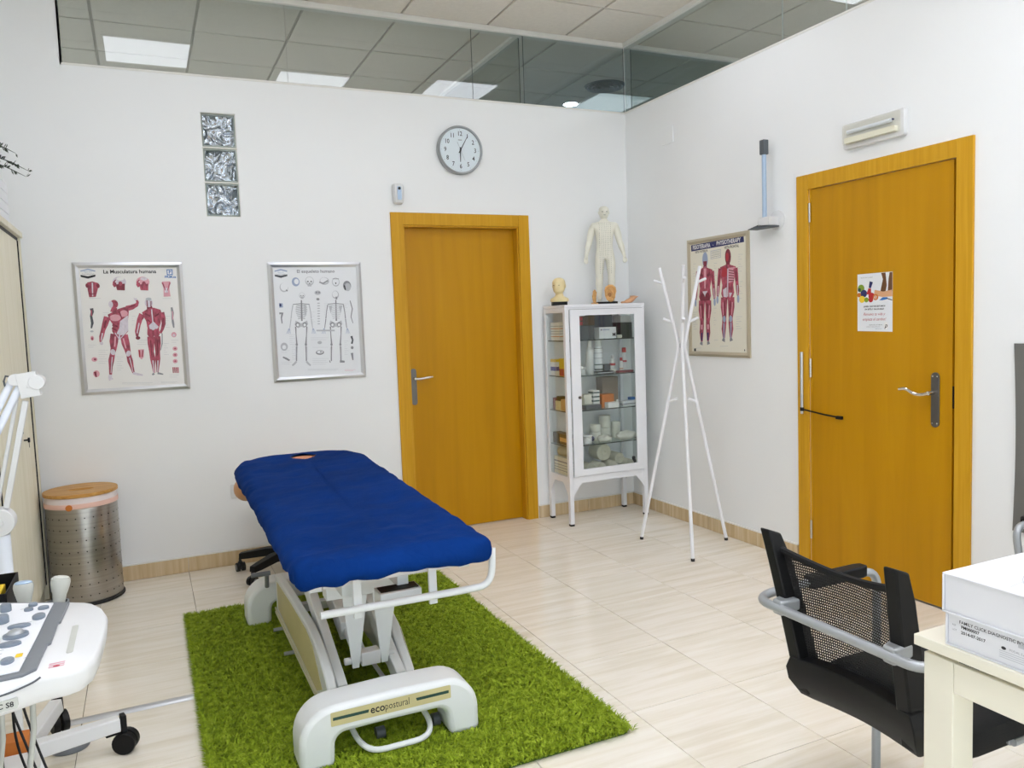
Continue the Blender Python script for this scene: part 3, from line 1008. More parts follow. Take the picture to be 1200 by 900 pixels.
# cross rails in the base
cr_ = MB().bx(-2.715, -2.455, -2.33, -2.29, 0.06, 0.10).bx(-2.715, -2.455, -1.20, -1.16, 0.06, 0.10)
cr_.cyl((-2.66, -2.33, 0.065), (-2.66, -1.15, 0.065), 0.009, seg=10).cyl((-2.50, -2.33, 0.065), (-2.50, -1.15, 0.065), 0.009, seg=10)
cr_.build('base_rail', M['bedwhite'], bt, bevel=0.003)
# lift links: from the base near the foot end up to the upper frame
lk = MB()
for x in (-2.69, -2.48):
    a = Vector((x, -2.24, 0.12)); b_ = Vector((x, -1.25, 0.50)); d = b_ - a
    lk.box((a + b_) / 2, (0.035, d.length, 0.07), Euler((math.atan2(d.z, d.y), 0, 0)))
lk.build('lift_link', M['bedwhite'], bt, bevel=0.004)
ac = MB().cyl((-2.585, -2.05, 0.18), (-2.585, -1.35, 0.40), 0.026, seg=14).box((-2.585, -1.75, 0.275), (0.075, 0.38, 0.08), Euler((0.305, 0, 0)))
ac.build('actuator', M['bedwhite'], bt, bevel=0.004)
# gussets hanging from the foot end of the upper frame with their pivot pin
for x0, x1, xm in ((-2.66, -2.565, -2.622), (-2.55, -2.455, -2.515)):
    MB().prism([(xm - 0.012, 0.165), (xm + 0.012, 0.165), (xm + 0.03, 0.28), (x1, 0.45), (x0, 0.45), (xm - 0.022, 0.28)],
               lambda u, v, d: Vector((u, d, v)), -2.165, -2.157).build('gusset', M['bedwhite'], bt, bevel=0.0015)
pv = MB().cyl((-2.66, -2.15, 0.19), (-2.475, -2.15, 0.19), 0.013, seg=14).box((-2.565, -2.14, 0.19), (0.07, 0.05, 0.05))
pv.build('pivot_pin', M['whiteplastic'], bt, bevel=0.003)
# upper frame
uf = MB()
for x in (-2.79, -2.28):
    uf.bx(x - 0.02, x + 0.02, -2.4, -0.85, 0.545, 0.595)
for y in (-2.38, -1.9, -1.4, -0.9):
    uf.bx(-2.768, -2.302, y - 0.018, y + 0.018, 0.55, 0.59)
uf.bx(-2.70, -2.66, -2.36, -1.2, 0.50, 0.55).bx(-2.51, -2.47, -2.36, -1.2, 0.50, 0.55)
uf.bx(-2.72, -2.43, -2.20, -2.13, 0.44, 0.50)
uf.build('upper_frame', M['bedwhite'], bt, bevel=0.003)
# roll holder bar with its end turned up
bar = MB().tube(fillet([(-2.787, -2.44, 0.482), (-2.30, -2.44, 0.478), (-2.195, -2.44, 0.48), (-2.185, -2.43, 0.606)], 0.075, 7), 0.0125, 12)
bo = bar.build('roll_bar', M['bedwhite'], bt)
for x, zt in ((-2.663, 0.592), (-2.405, 0.594)):
    MB().bx(x - 0.014, x + 0.014, -2.427, -2.415, 0.445, zt).build('bar_bracket', M['bedwhite'], bt, bevel=0.002)
hd = MB().bx(-2.585, -2.44, -2.412, -2.33, 0.455, 0.505).build('hand_box', M['bedwhite'], bt, bevel=0.004)
MB().bx(-2.578, -2.447, -2.40, -2.345, 0.5052, 0.508).build('slot', M['black'], hd)
# foot pedal hoop
MB().tube(fillet([(-2.70, -2.34, 0.075), (-2.69, -2.45, 0.045), (-2.655, -2.505, 0.030), (-2.475, -2.505, 0.030), (-2.44, -2.45, 0.045), (-2.455, -2.34, 0.085)], 0.045, 5), 0.0095, 10).build('pedal_hoop', M['bedwhite'], bt)
MB().cyl((-2.62, -2.40, 0.032), (-2.59, -2.40, 0.032), 0.020, seg=16).build('castor', M['greydark'], bt)
MB().cyl((-2.425, -2.41, 0.034), (-2.40, -2.41, 0.034), 0.022, seg=16).build('castor', M['greydark'], bt)
# pedal of the far foot
MB().tube(fillet([(-2.79, -1.135, 0.19), (-2.79, -1.15, 0.245), (-2.79, -1.16, 0.255)], 0.02), 0.01, 8).cyl((-2.86, -1.16, 0.262), (-2.775, -1.16, 0.262), 0.011, seg=12).build('side_pedal', M['greyplastic'], bt)


# mattress and the fitted cover
def bed_z(y):
    return 0.664 + (0.725 - 0.664) * (y + 2.5) / 1.9


def bed_outline(x0, x1, y0, y1, rn, rf, nn):
    pts = arc(x1 - rn, y0 + rn, rn, -90, 0, 10) + arc(x1 - rf, y1 - rf * 1.05, rf, 0, 90, 16) + arc(x0 + rf, y1 - rf * 1.05, rf, 90, 180, 16) + arc(x0 + rn, y0 + rn, rn, 180, 270, 10)
    pts = [Vector((a, c)) for a, c in pts]
    seg = [(pts[(i + 1) % len(pts)] - pts[i]).length for i in range(len(pts))]
    L_ = sum(seg); out_ = []; i = 0; acc = 0.0
    for k in range(nn):
        s_ = L_ * k / nn
        while acc + seg[i] < s_:
            acc += seg[i]; i += 1
        t_ = (s_ - acc) / seg[i]
        out_.append(pts[i].lerp(pts[(i + 1) % len(pts)], t_))
    return out_


NB = 260
ol = bed_outline(-2.872, -2.20, -2.515, -0.555, 0.07, 0.23, NB)
cen = Vector((-2.536, -1.53))


def inset(pt, d):
    # towards the long axis of the table
    ax = Vector((-2.536, min(max(pt.y, -2.2), -0.9)))
    v_ = ax - pt
    return pt + v_.normalized() * min(d, v_.length * 0.999)


prof = [(0.06, -0.062), (0.026, -0.074), (0.008, -0.070), (0.0, -0.060), (-0.004, -0.046), (0.0, -0.032), (0.008, -0.020), (0.019, -0.010), (0.034, -0.003), (0.05, 0.001)]
prof += [(0.05 + 0.0125 * k, 0.003 + 0.002 * math.sin(k * 0.4)) for k in range(1, 24)]
vs = []; fs = []
for ri, (d, hz) in enumerate(prof):
    for k in range(NB):
        q = inset(ol[k], d)
        if ri >= 10:
            a0 = inset(ol[k], 0.05); axp = Vector((-2.536, min(max(ol[k].y, -2.2), -0.9)))
            q = a0.lerp(axp, min(1.0, (ri - 9) / 24.0) * 0.985)
        z = bed_z(q.y) + hz
        P3 = Vector((q.x * 6, q.y * 6, ri * 0.05))
        # gathered hem: folds run down the sides; soft creases on top
        if ri < 9:
            g_ = noise.noise(Vector((q.x * 17, q.y * 17, 0.4))) * 0.020 + noise.noise(Vector((q.x * 45, q.y * 45, 1.4))) * 0.009
            g_ += (abs(noise.noise(Vector((q.x * 9 + q.y * 9, 3.3, ri * 0.12)))) - 0.2) * 0.022
            g_ *= (1.0 if ri > 1 else 1.4) * (1 - ri / 10) * (1.5 if q.y < -2.35 else 0.5)
            q2 = inset(q, g_); q = q2 if g_ > 0 else q
            z += noise.noise(Vector((q.x * 13, q.y * 13, 5.0))) * (0.018 if ri < 4 else 0.008)
            if q.y < -2.4 and ri < 5:
                z -= 0.012 * max(0, (q.x + 2.35)) / 0.15 + 0.006 * max(0, (-2.74 - q.x)) / 0.1
        else:
            fade = min(1, (ri - 8) / 4)
            crease = noise.noise(Vector((q.x * 4 + q.y * 2.0, q.y * 9 - q.x * 3, 2.0)))
            crease2 = noise.noise(Vector((q.x * 11 + q.y * 5, q.y * 21 - q.x * 9, 4.0)))
            cf = noise.noise(Vector((q.x * 22, q.y * 7, 9.0))) * max(0, 1 - (q.y + 2.5) / 0.35)
            fade *= 1 - 0.9 * math.exp(-((q.x + 2.52) ** 2 + (q.y + 0.735) ** 2) / 0.012)
            z += fade * (crease * 0.008 + crease2 * 0.004 + cf * 0.009)
            # faint quilt seam across, ahead of the face opening
            z -= 0.006 * math.exp(-((q.y + 1.03) / 0.022) ** 2) * (0.5 + 0.5 * noise.noise(Vector((q.x * 9, 0, 0)))) * fade
        vs.append((q.x, q.y, z))
nr = len(prof)
HOLE = Vector((-2.520, -0.735))
for i in range(nr - 1):
    for k in range(NB):
        a, b_, c, d = i * NB + k, i * NB + (k + 1) % NB, (i + 1) * NB + (k + 1) % NB, (i + 1) * NB + k
        cx = (vs[a][0] + vs[c][0]) / 2 - HOLE.x; cy = (vs[a][1] + vs[c][1]) / 2 - HOLE.y
        if abs(cx) / 0.068 + abs(cy) / 0.085 < 1:
            continue
        fs.append((a, b_, c, d))
fs.append(tuple(range((nr - 1) * NB, nr * NB)))
MB().add(vs, fs).build('fitted_cover', M['blue_cover'], bt, smooth=180, recalc=True)
ol2 = bed_outline(-2.860, -2.212, -2.50, -0.575, 0.06, 0.22, 90)
rings = []
for d, hz in ((0.03, -0.062), (0.014, -0.056), (0.010, -0.042), (0.016, -0.027), (0.04, -0.015), (0.12, -0.015)):
    rings.append([Vector((inset(q, d).x, inset(q, d).y, bed_z(inset(q, d).y) + hz)) for q in ol2])
mo = MB().loft(rings).build('mattress', M['peach'], bt)
MB().ell((HOLE.x, HOLE.y, bed_z(HOLE.y) - 0.010), (0.078, 0.095, 0.008), 24, 8).build('face_cushion', M['peach'], bt)
# head cushion that shows below the cover at the head corner
MB().ell((-2.829, -0.86, 0.610), (0.057, 0.11, 0.056), 18, 12).build('head_cushion', M['tan'], bt)

# ------------------------------------------------------------------ stool behind the table
stl = thing('stool', (-2.53, -0.29, 0.0), 'black five-star stool base on twin castors behind the head of the table', 'stool')
sc0 = Vector((-2.53, -0.29, 0))
MB().lathe([(0.055, 0.075), (0.06, 0.10), (0.04, 0.135), (0.028, 0.15), (0.028, 0.24), (0.02, 0.245), (0.02, 0.42)], sc0, 20).build('column', M['black'], stl)
MB().lathe([(0.10, 0.421), (0.165, 0.428), (0.175, 0.45), (0.17, 0.475), (0.13, 0.489), (0.001, 0.493)], sc0, 28).build('seat', M['tan'], stl)
a0 = math.degrees(math.atan2(0.19, -0.27))
for k, (ex, ey) in enumerate([(-2.815, -0.155), (-2.785, -0.475), (-2.46, -0.58), (-2.25, -0.33), (-2.42, -0.06)]):
    e = Vector((ex, ey, 0)); d = (e - sc0).normalized(); nrm = Vector((-d.y, d.x, 0))
    rings = []
    for t_, hw, zc, hz in ((0.03, 0.034, 0.108, 0.026), (0.5, 0.031, 0.112, 0.022), (0.85, 0.026, 0.096, 0.019), (1.0, 0.022, 0.090, 0.016)):
        c = sc0.lerp(e, t_)
        rings.append([c + nrm * hw + Vector((0, 0, zc - hz)), c + nrm * hw * 0.8 + Vector((0, 0, zc + hz)), c - nrm * hw * 0.8 + Vector((0, 0, zc + hz)), c - nrm * hw + Vector((0, 0, zc - hz))])
    MB().loft(rings).build('leg', M['black'], stl, bevel=0.003)
    w_ = MB().cyl(e + Vector((0, 0, 0.05)), e + Vector((0, 0, 0.075)), 0.008, seg=10)
    off = nrm if k % 2 else (nrm * 0.6 + d * 0.8).normalized()
    for s_ in (-1, 1):
        w_.cyl(e + off * 0.006 * s_ + Vector((0, 0, 0.0255)), e + off * 0.024 * s_ + Vector((0, 0, 0.0255)), 0.0253, seg=18)
    w_.bx(ex - 0.012, ex + 0.012, ey - 0.012, ey + 0.012, 0.03, 0.056)
    co = w_.build('castor', M['rubber'], stl)
    for s_ in (-1, 1):
        g_ = MB().cyl(e + off * 0.0242 * s_ + Vector((0, 0, 0.0255)), e + off * 0.0255 * s_ + Vector((0, 0, 0.0255)), 0.017, seg=18)
        g_.build('hub', M['greyplastic'], co)

# ------------------------------------------------------------------ bin
bc = Vector((-3.593, -0.195, 0))
bn = thing('waste_bin', bc, 'perforated brushed steel bin with a slotted bamboo lid beside the beige cupboard', 'bin')
MB().lathe([(0.172, 0.001), (0.177, 0.004), (0.177, 0.014), (0.172, 0.018)], bc, 40).build('foot_ring', M['rubber'], bn)
MB().lathe([(0.168, 0.0185), (0.170, 0.025), (0.170, 0.505), (0.168, 0.51)], bc, 48).build('body', M['binsteel'], bn)
ho = MB()
for zi in range(8):
    z = 0.055 + zi * 0.058
    for k in range(26):
        a_ = 2 * math.pi * (k + 0.5 * (zi % 2) * 0) / 26
        d = Vector((math.cos(a_), math.sin(a_), 0))
        c = bc + Vector((0, 0, z))
        ho.cyl(c + d * 0.1695, c + d * 0.1706, 0.0034, seg=8)
po_ = ho.build('perforation', M['black'], bn); po_['kind'] = 'stuff'
MB().lathe([(0.171, 0.511), (0.1735, 0.515), (0.172, 0.545), (0.168, 0.568)], bc, 48).build('liner', M['pinkbag'], bn)
MB().lathe([(0.1745, 0.512), (0.1755, 0.516), (0.1748, 0.534), (0.1738, 0.537)], bc, 48).build('liner_hem', M['pinkband'], bn)
MB().cyl(bc + Vector((-0.045, -0.168, 0.522)), bc + Vector((-0.046, -0.1755, 0.522)), 0.016, seg=12).build('liner_mark', M['orange'], bn)
# lid: a disc with an oval slot
NL = 48
ro, ri = [], []
for k in range(NL):
    a_ = 2 * math.pi * k / NL
    ro.append((0.177 * math.cos(a_), 0.177 * math.sin(a_)))
    ri.append((0.062 * math.cos(a_), 0.030 * math.sin(a_) - 0.01))
vs = []; fs = []
for z in (0.5685, 0.587):
    for q in ro: vs.append(bc + Vector((q[0], q[1], z)))
    for q in ri: vs.append(bc + Vector((q[0], q[1], z)))
for k in range(NL):
    j = (k + 1) % NL
    fs += [(k, j, NL + j, NL + k), (2 * NL + k, 2 * NL + j, 3 * NL + j, 3 * NL + k), (k, j, 2 * NL + j, 2 * NL + k), (NL + k, NL + j, 3 * NL + j, 3 * NL + k)]
MB().add(vs, fs).build('lid', M['bamboo'], bn, bevel=0.003)

# ------------------------------------------------------------------ tall beige cupboard
KX, KY1, KY0, KZ = -3.785, -0.105, -2.36, 1.935
kb = thing('tall_cupboard', (-4.0, -1.2, 0), 'tall beige tambour-door cupboard along the wall, key in its lock', 'cupboard')
MB().bx(-4.245, KX + 0.004, KY1 - 0.022, KY1, 0.001, KZ - 0.03).build('side_panel', M['beech'], kb, bevel=0.001)
MB().bx(-4.245, KX + 0.004, KY0, KY0 + 0.022, 0.001, KZ - 0.03).build('side_panel', M['beech'], kb, bevel=0.001)
MB().bx(-4.245, KX + 0.014, KY0 - 0.002, KY1 + 0.006, KZ - 0.029, KZ).build('top_panel', M['beech'], kb, bevel=0.002)
MB().bx(-4.245, KX - 0.02, KY0 + 0.0225, KY1 - 0.0225, 0.001, 0.08).build('plinth', M['beech'], kb)
MB().bx(-4.245, -4.235, KY0 + 0.0225, KY1 - 0.0225, 0.081, KZ - 0.031).build('back_panel', M['beech'], kb)
MB().bx(-4.0, KX - 0.03, -1.242, -1.222, 0.081, KZ - 0.031).build('divider', M['black'], kb)
for (a, c) in ((KY1 - 0.040, -1.224), (-1.240, KY0 + 0.030)):
    dm = MB()
    n_ = 58
    pts = []
    for i in range(n_):
        y0 = a + (c - a) * i / n_; y1 = a + (c - a) * (i + 1) / n_
        pts += [(y0, KX - 0.012), (y0 + (y1 - y0) * 0.15, KX - 0.008), (y0 + (y1 - y0) * 0.85, KX - 0.008)]
    pts.append((c, KX - 0.012))
    vs = [(x, y, 0.084) for y, x in pts] + [(x, y, KZ - 0.045) for y, x in pts]
    k = len(pts)
    vs += [(KX - 0.025, a, 0.084), (KX - 0.025, c, 0.084), (KX - 0.025, a, KZ - 0.045), (KX - 0.025, c, KZ - 0.045)]
    fs = [(i, i + 1, k + i + 1, k + i) for i in range(k - 1)] + [(2 * k, 2 * k + 1, 2 * k + 3, 2 * k + 2)]
    dm.add(vs, fs)
    dd = dm.build('tambour_door', M['beech'], kb, smooth=20)
    MB().bx(KX - 0.028, KX - 0.004, a + 0.0005, a + (0.0175 if a > -1 else 0.012), 0.084, KZ - 0.0455).build('shadow_gap', M['black'], kb)  # black strip put in for the shade beside the door
MB().bx(KX - 0.028, KX - 0.006, KY0 + 0.0225, KY1 - 0.0225, KZ - 0.0445, KZ - 0.0295).build('shadow_gap', M['black'], kb)  # black strip put in for the shade under the top
lk_ = MB().bx(KX - 0.0078, KX - 0.003, -0.545, -0.515, 0.935, 0.957)
lo = lk_.build('lock', M['black'], kb, bevel=0.002)
ky = MB().cyl((KX - 0.003, -0.53, 0.905), (KX + 0.02, -0.53, 0.905), 0.004, seg=8).cyl((KX + 0.014, -0.53, 0.905), (KX + 0.022, -0.53, 0.905), 0.012, seg=14)
ky.box((KX + 0.018, -0.53, 0.884), (0.002, 0.004, 0.03))
ky.build('key', M['black'], lo)

# slatted planter box with trailing sprigs on the cupboard
pb = thing('planter_box', (-3.93, -0.62, KZ), 'white slatted planter box standing on the tall beige cupboard', 'planter')
for zi in range(4):
    z0 = KZ + 0.001 + zi * 0.050
    for (a, b_, c, d) in ((-3.798, -3.786, -0.82, -0.40), (-4.08, -4.068, -0.82, -0.40)):
        MB().bx(a, b_, c, d, z0, z0 + 0.0465).build('slat', M['white'], pb, bevel=0.001)
    for (c, d) in ((-0.832, -0.8205), (-0.3995, -0.388)):
        MB().bx(-4.08, -3.786, c, d, z0, z0 + 0.0465).build('slat', M['white'], pb, bevel=0.001)
MB().bx(-4.067, -3.799, -0.819, -0.401, KZ + 0.001, KZ + 0.14).build('liner', M['greydark'], pb)
pl = thing('potted_sprigs', (-3.92, -0.62, KZ + 0.141), 'thin dark leafy sprigs arching out of the white planter box', 'plant')
MB().lathe([(0.07, 0.0), (0.08, 0.004), (0.02, 0.015)], (-3.92, -0.62, KZ + 0.141), 16).build('soil', M['brown'], pl)
rnd = random.Random(4)
sprigs = [[(-3.92, -0.62, 2.10), (-3.88, -0.66, 2.27), (-3.77, -0.72, 2.255), (-3.700, -0.73, 2.215)],
          [(-3.92, -0.62, 2.10), (-3.87, -0.65, 2.23), (-3.75, -0.70, 2.195), (-3.660, -0.70, 2.145)],
          [(-3.92, -0.62, 2.10), (-3.86, -0.68, 2.20), (-3.76, -0.72, 2.165), (-3.668, -0.72, 2.115)],
          [(-3.92, -0.62, 2.10), (-3.95, -0.70, 2.27), (-3.93, -0.80, 2.30), (-3.90, -0.88, 2.27)],
          [(-3.92, -0.62, 2.10), (-3.95, -0.56, 2.28), (-3.99, -0.50, 2.33), (-4.05, -0.45, 2.31)]]
for s_ in sprigs:
    cp = fillet(s_, 0.2, 10)
    st = MB().tube(cp, [0.0022] * (len(cp) - 1) + [0.0008], 6).build('stem', M['leaf'], pl)
    lf = MB()
    for i in range(7, len(cp)):
        for sgn in (-1, 1):
            p_ = Vector(cp[i]); d = (Vector(cp[min(i + 1, len(cp) - 1)]) - Vector(cp[i - 1])).normalized()
            sd = (d.cross(Vector((0, 0, 1)))).normalized() * sgn
            up = Vector((rnd.uniform(-.3, .3), rnd.uniform(-.3, .3), rnd.uniform(-0.9, 1.0)))
            dr = (sd * 0.5 + d * 0.5 + up).normalized()
            l = rnd.uniform(0.018, 0.028); wv = dr.cross(d).normalized() * 0.0065
            lf.add([p_, p_ + dr * l * 0.5 + wv, p_ + dr * l, p_ + dr * l * 0.5 - wv], [(0, 1, 2, 3)])
    lf.build('leaves', M['leaf'], st, smooth=0, recalc=False)

# ------------------------------------------------------------------ lamp on an articulated arm
LY = -2.12
ml = thing('arm_lamp', (-3.66, LY, 0), 'white jointed arm of a floor-standing lamp in front of the tall cupboard', 'lamp')
J1 = Vector((-3.575, LY, 1.245)); J2 = Vector((-3.668, LY, 0.84))
L0 = Vector((-3.668, LY, 0))
MB().lathe([(0.045, 0.075), (0.05, 0.08), (0.05, 0.125), (0.035, 0.14), (0.02, 0.15)], L0, 20).build('hub', M['whiteplastic'], ml)
for k, e in enumerate([(-3.395, -2.052), (-3.600, -1.800), (-3.725, -2.40), (-3.565, -2.38)]):
    e = Vector((e[0], e[1], 0)); d = (e - L0).normalized(); nrm = Vector((-d.y, d.x, 0))
    rings = []
    for t_, hw, zc, hz in ((0.10, 0.030, 0.105, 0.024), (0.9, 0.024, 0.105, 0.022), (1.0, 0.024, 0.105, 0.022)):
        c = L0.lerp(e, t_)
        rings.append([c + nrm * hw + Vector((0, 0, zc - hz)), c + nrm * hw * 0.8 + Vector((0, 0, zc + hz)), c - nrm * hw * 0.8 + Vector((0, 0, zc + hz)), c - nrm * hw + Vector((0, 0, zc - hz))])
    MB().loft(rings).build('leg', M['whiteplastic'], ml, bevel=0.004)
    c_ = e + d * 0.012
    w_ = MB().box(c_ + Vector((0, 0, 0.10)), (0.016, 0.034, 0.06), Matrix((d, nrm, Vector((0, 0, 1)))).transposed())
    o2 = (d * 0.55 + nrm * (0.85 if k != 1 else -0.85)).normalized()
    cw = c_ - Vector((0, 0, 0)) + d * 0.004
    w_.cyl(cw + o2 * 0.004 + Vector((0, 0, 0.0375)), cw + o2 * 0.026 + Vector((0, 0, 0.0375)), 0.037, seg=22)
    w_.cyl(cw - o2 * 0.004 + Vector((0, 0, 0.0375)), cw - o2 * 0.026 + Vector((0, 0, 0.0375)), 0.037, seg=22)
    w_.box(cw - d * 0.03 + Vector((0, 0, 0.073)), (0.06, 0.02, 0.006), Matrix((d, nrm, Vector((0, 0, 1)))).transposed())
    w_.build('castor', M['black'], ml, bevel=0.002)
MB().cyl((-3.668, LY, 0.15), (-3.668, LY, 0.64), 0.014, seg=14).build('pole', M['whiteplastic'], ml)
MB().cyl((-3.668, LY, 0.641), (-3.668, LY, 0.80), 0.024, seg=18).build('sleeve', M['tubew'], ml)
MB().cyl(J2 + Vector((0, -0.028, 0)), J2 + Vector((0, 0.028, 0)), 0.042, seg=24).cyl(J2 + Vector((0, -0.034, 0)), J2 + Vector((0, -0.028, 0)), 0.014, seg=14).build('joint', M['whiteplastic'], ml, bevel=0.003)
d = (J1 - J2).normalized(); pr = Vector((d.z, 0, -d.x))
la = MB()
la.box((J1 + J2) / 2 + pr * 0.010, (0.016, 0.02, (J1 - J2).length - 0.085), Matrix((pr, Vector((0, 1, 0)), d)).transposed())
la.box((J1 + J2) / 2 - pr * 0.014, (0.010, 0.02, (J1 - J2).length - 0.085), Matrix((pr, Vector((0, 1, 0)), d)).transposed())
la.build('lower_arm', M['whiteplastic'], ml, bevel=0.002)
jb = MB().box(J1 + Vector((0.012, 0, 0.005)), (0.052, 0.045, 0.075), Euler((0, R(-8), 0)))
jb.cyl(J1 + Vector((0.035, -0.026, 0.012)), J1 + Vector((0.035, 0.026, 0.012)), 0.022, seg=18)
jb.cyl(J1 + Vector((-0.022, -0.02, 0.022)), J1 + Vector((-0.022, 0.02, 0.022)), 0.018, seg=18)
jb.cyl(J1 + Vector((0.012, -0.0245, 0.0)), J1 + Vector((0.012, -0.0265, 0.0)), 0.004, seg=8)
jb.build('joint', M['whiteplastic'], ml, bevel=0.004)
E1 = Vector((-3.70, LY - 0.13, 1.0))
E1 = J1 + Vector((-0.148, -0.10, -0.26))
d = (E1 - J1).normalized(); pr = Vector((-d.z, 0, d.x)).normalized(); yy = d.cross(pr)
ua = MB()
for o_, w_ in ((0.012, 0.015), (-0.014, 0.015)):
    ua.cyl(J1 + Vector((-0.02, 0, 0.012)) + pr * o_, E1 + pr * o_, w_ * 0.5 + 0.003, seg=12)
ua.build('upper_arm', M['tubew'], ml)
MB().tube([J1 + Vector((-0.03, 0, 0.03)), J1 + Vector((-0.045, -0.01, 0.035)), J1 + Vector((-0.05, -0.012, 0.02)), J1 + Vector((-0.045, -0.01, -0.02)), E1 + Vector((0.0, -0.012, 0))], 0.003, 6).build('cord', M['greydark'], ml)
hd = MB().lathe([(0.012, 0.04), (0.035, 0.035), (0.05, 0.01), (0.052, -0.015), (0.045, -0.02)], E1 + Vector((0.01, -0.02, -0.05)), 28)
hd.build('lamp_head', M['warmplastic'], ml)

# ------------------------------------------------------------------ ultrasound cart
uc = thing('ultrasound_cart', (-3.7, -2.95, 0), 'white ultrasound cart with a button console and probes at its back edge', 'medical cart')
top = [(-3.581, -2.779), (-3.452, -2.855), (-3.43, -2.866), (-3.396, -2.888), (-3.38, -2.907), (-3.363, -2.944), (-3.348, -3.013), (-3.347, -3.071), (-3.349, -3.131), (-3.354, -3.199), (-3.361, -3.255), (-3.375, -3.284), (-3.393, -3.294), (-3.419, -3.297), (-3.448, -3.302), (-3.487, -3.322), (-3.54, -3.34), (-3.65, -3.36), (-3.80, -3.36), (-3.93, -3.31), (-3.985, -3.2), (-3.99, -3.0), (-3.95, -2.88), (-3.83, -2.79), (-3.70, -2.76)][::-1]
cx_, cy_ = -3.67, -3.06
rings = []
for k_, z in ((0.90, 0.7275), (0.955, 0.729), (0.978, 0.735), (0.992, 0.750), (1.0, 0.768), (0.997, 0.777), (0.985, 0.7805)):
    rings.append([Vector((cx_ + (x - cx_) * k_, cy_ + (y - cy_) * k_, z)) for x, y in top])
co = MB().loft(rings).build('console', M['whiteplastic'], uc, smooth=50)
# groove in the side tray, a grey strip standing in for its shade
gr = MB().prism(rrect(-3.413, -3.401, -3.205, -3.045, 0.006), lambda u, v, d: Vector((u, v, d)), 0.7801, 0.7816)
gr.build('tray_groove', M['probegrey'], co)
bz = [(-3.585, -2.80), (-3.452, -2.873), (-3.430, -2.886), (-3.434, -2.96), (-3.4365, -3.015), (-3.441, -3.02), (-3.4435, -3.14), (-3.449, -3.145), (-3.455, -3.268), (-3.475, -3.288), (-3.56, -3.295), (-3.78, -3.295), (-3.86, -3.27), (-3.89, -3.18), (-3.88, -2.95), (-3.80, -2.83)][::-1]
be = MB().prism(bz, lambda u, v, d: Vector((u, v, d)), 0.7806, 0.7865).build('bezel', M['greyplastic'], co, bevel=0.0015)
cpn = [(-3.59, -2.815), (-3.462, -2.885), (-3.4665, -2.96), (-3.472, -3.10), (-3.482, -3.272), (-3.56, -3.280), (-3.78, -3.280), (-3.85, -3.16), (-3.84, -2.95), (-3.78, -2.85)][::-1]
cpo = MB().prism(cpn, lambda u, v, d: Vector((u, v, d)), 0.7866, 0.7900).build('control_panel', M['white'], be, bevel=0.001)
def cknob(name, x, y, rx, ry, h_, mat):
    pf = [(1.0, 0.0), (1.02, 0.2), (1.0, 0.75), (0.85, 1.0), (0.001, 1.02)]
    b_ = MB().lathe([(r, z * h_) for r, z in pf], (x, y, 0.7901), 20, sx=rx, sy=ry)
    return b_.build(name, mat, be)
for x, y, rx, ry in ((-3.553, -2.892, 0.011, 0.012), (-3.549, -2.972, 0.013, 0.015)):
    cknob('knob', x, y, rx, ry, 0.016, M['knob'])
for x, y, rx, ry in ((-3.507, -2.914, 0.009, 0.009), (-3.502, -2.883, 0.009, 0.010), (-3.478, -2.919, 0.011, 0.009), (-3.481, -2.977, 0.0125, 0.019), (-3.512, -3.022, 0.021, 0.010), (-3.515, -3.128, 0.020, 0.012), (-3.507, -3.220, 0.0115, 0.015), (-3.60, -3.0, 0.014, 0.014), (-3.60, -2.92, 0.012, 0.012), (-3.60, -3.12, 0.018, 0.010), (-3.66, -3.05, 0.012, 0.012), (-3.66, -3.15, 0.012, 0.012)):
    cknob('button', x, y, rx, ry, 0.006, M['knob'])
cknob('trackball', -3.511, -3.078, 0.023, 0.021, 0.007, M['knob'])
MB().ell((-3.511, -3.078, 0.796), (0.016, 0.015, 0.010), 20, 10).build('trackball', M['silver'], be)
p = Print(lambda u, v, d=0: Vector((u, v, 0.7901 + d)))
p.poly(rrect(-3.497, -3.485, -3.205, -3.185, 0.002), M['yellow'])
for u, v in ((-3.486, -2.95), (-3.50, -3.0), (-3.53, -3.15), (-3.525, -2.9), (-3.53, -3.17)):
    p.poly([(u, v), (u + 0.008, v), (u + 0.008, v + 0.002), (u, v + 0.002)], M['inkgrey'])
p.poly([(-3.482, -3.216), (-3.468, -3.216), (-3.468, -3.2145), (-3.482, -3.2145)], M['inkgrey'])
p.build('panel_marks', cpo)
p = Print(lambda u, v, d=0: Vector((u, v, 0.7805 + d)))
for q in range(3):
    p.poly([(-3.438, -3.245 - q * 0.009), (-3.41, -3.243 - q * 0.009), (-3.412, -3.248 - q * 0.009), (-3.436, -3.25 - q * 0.009)], M['inkpink'])
p.ell((-3.424, -3.262), 0.006, 0.004, M['inkscarlet'])
p.build('tray_mark', co)
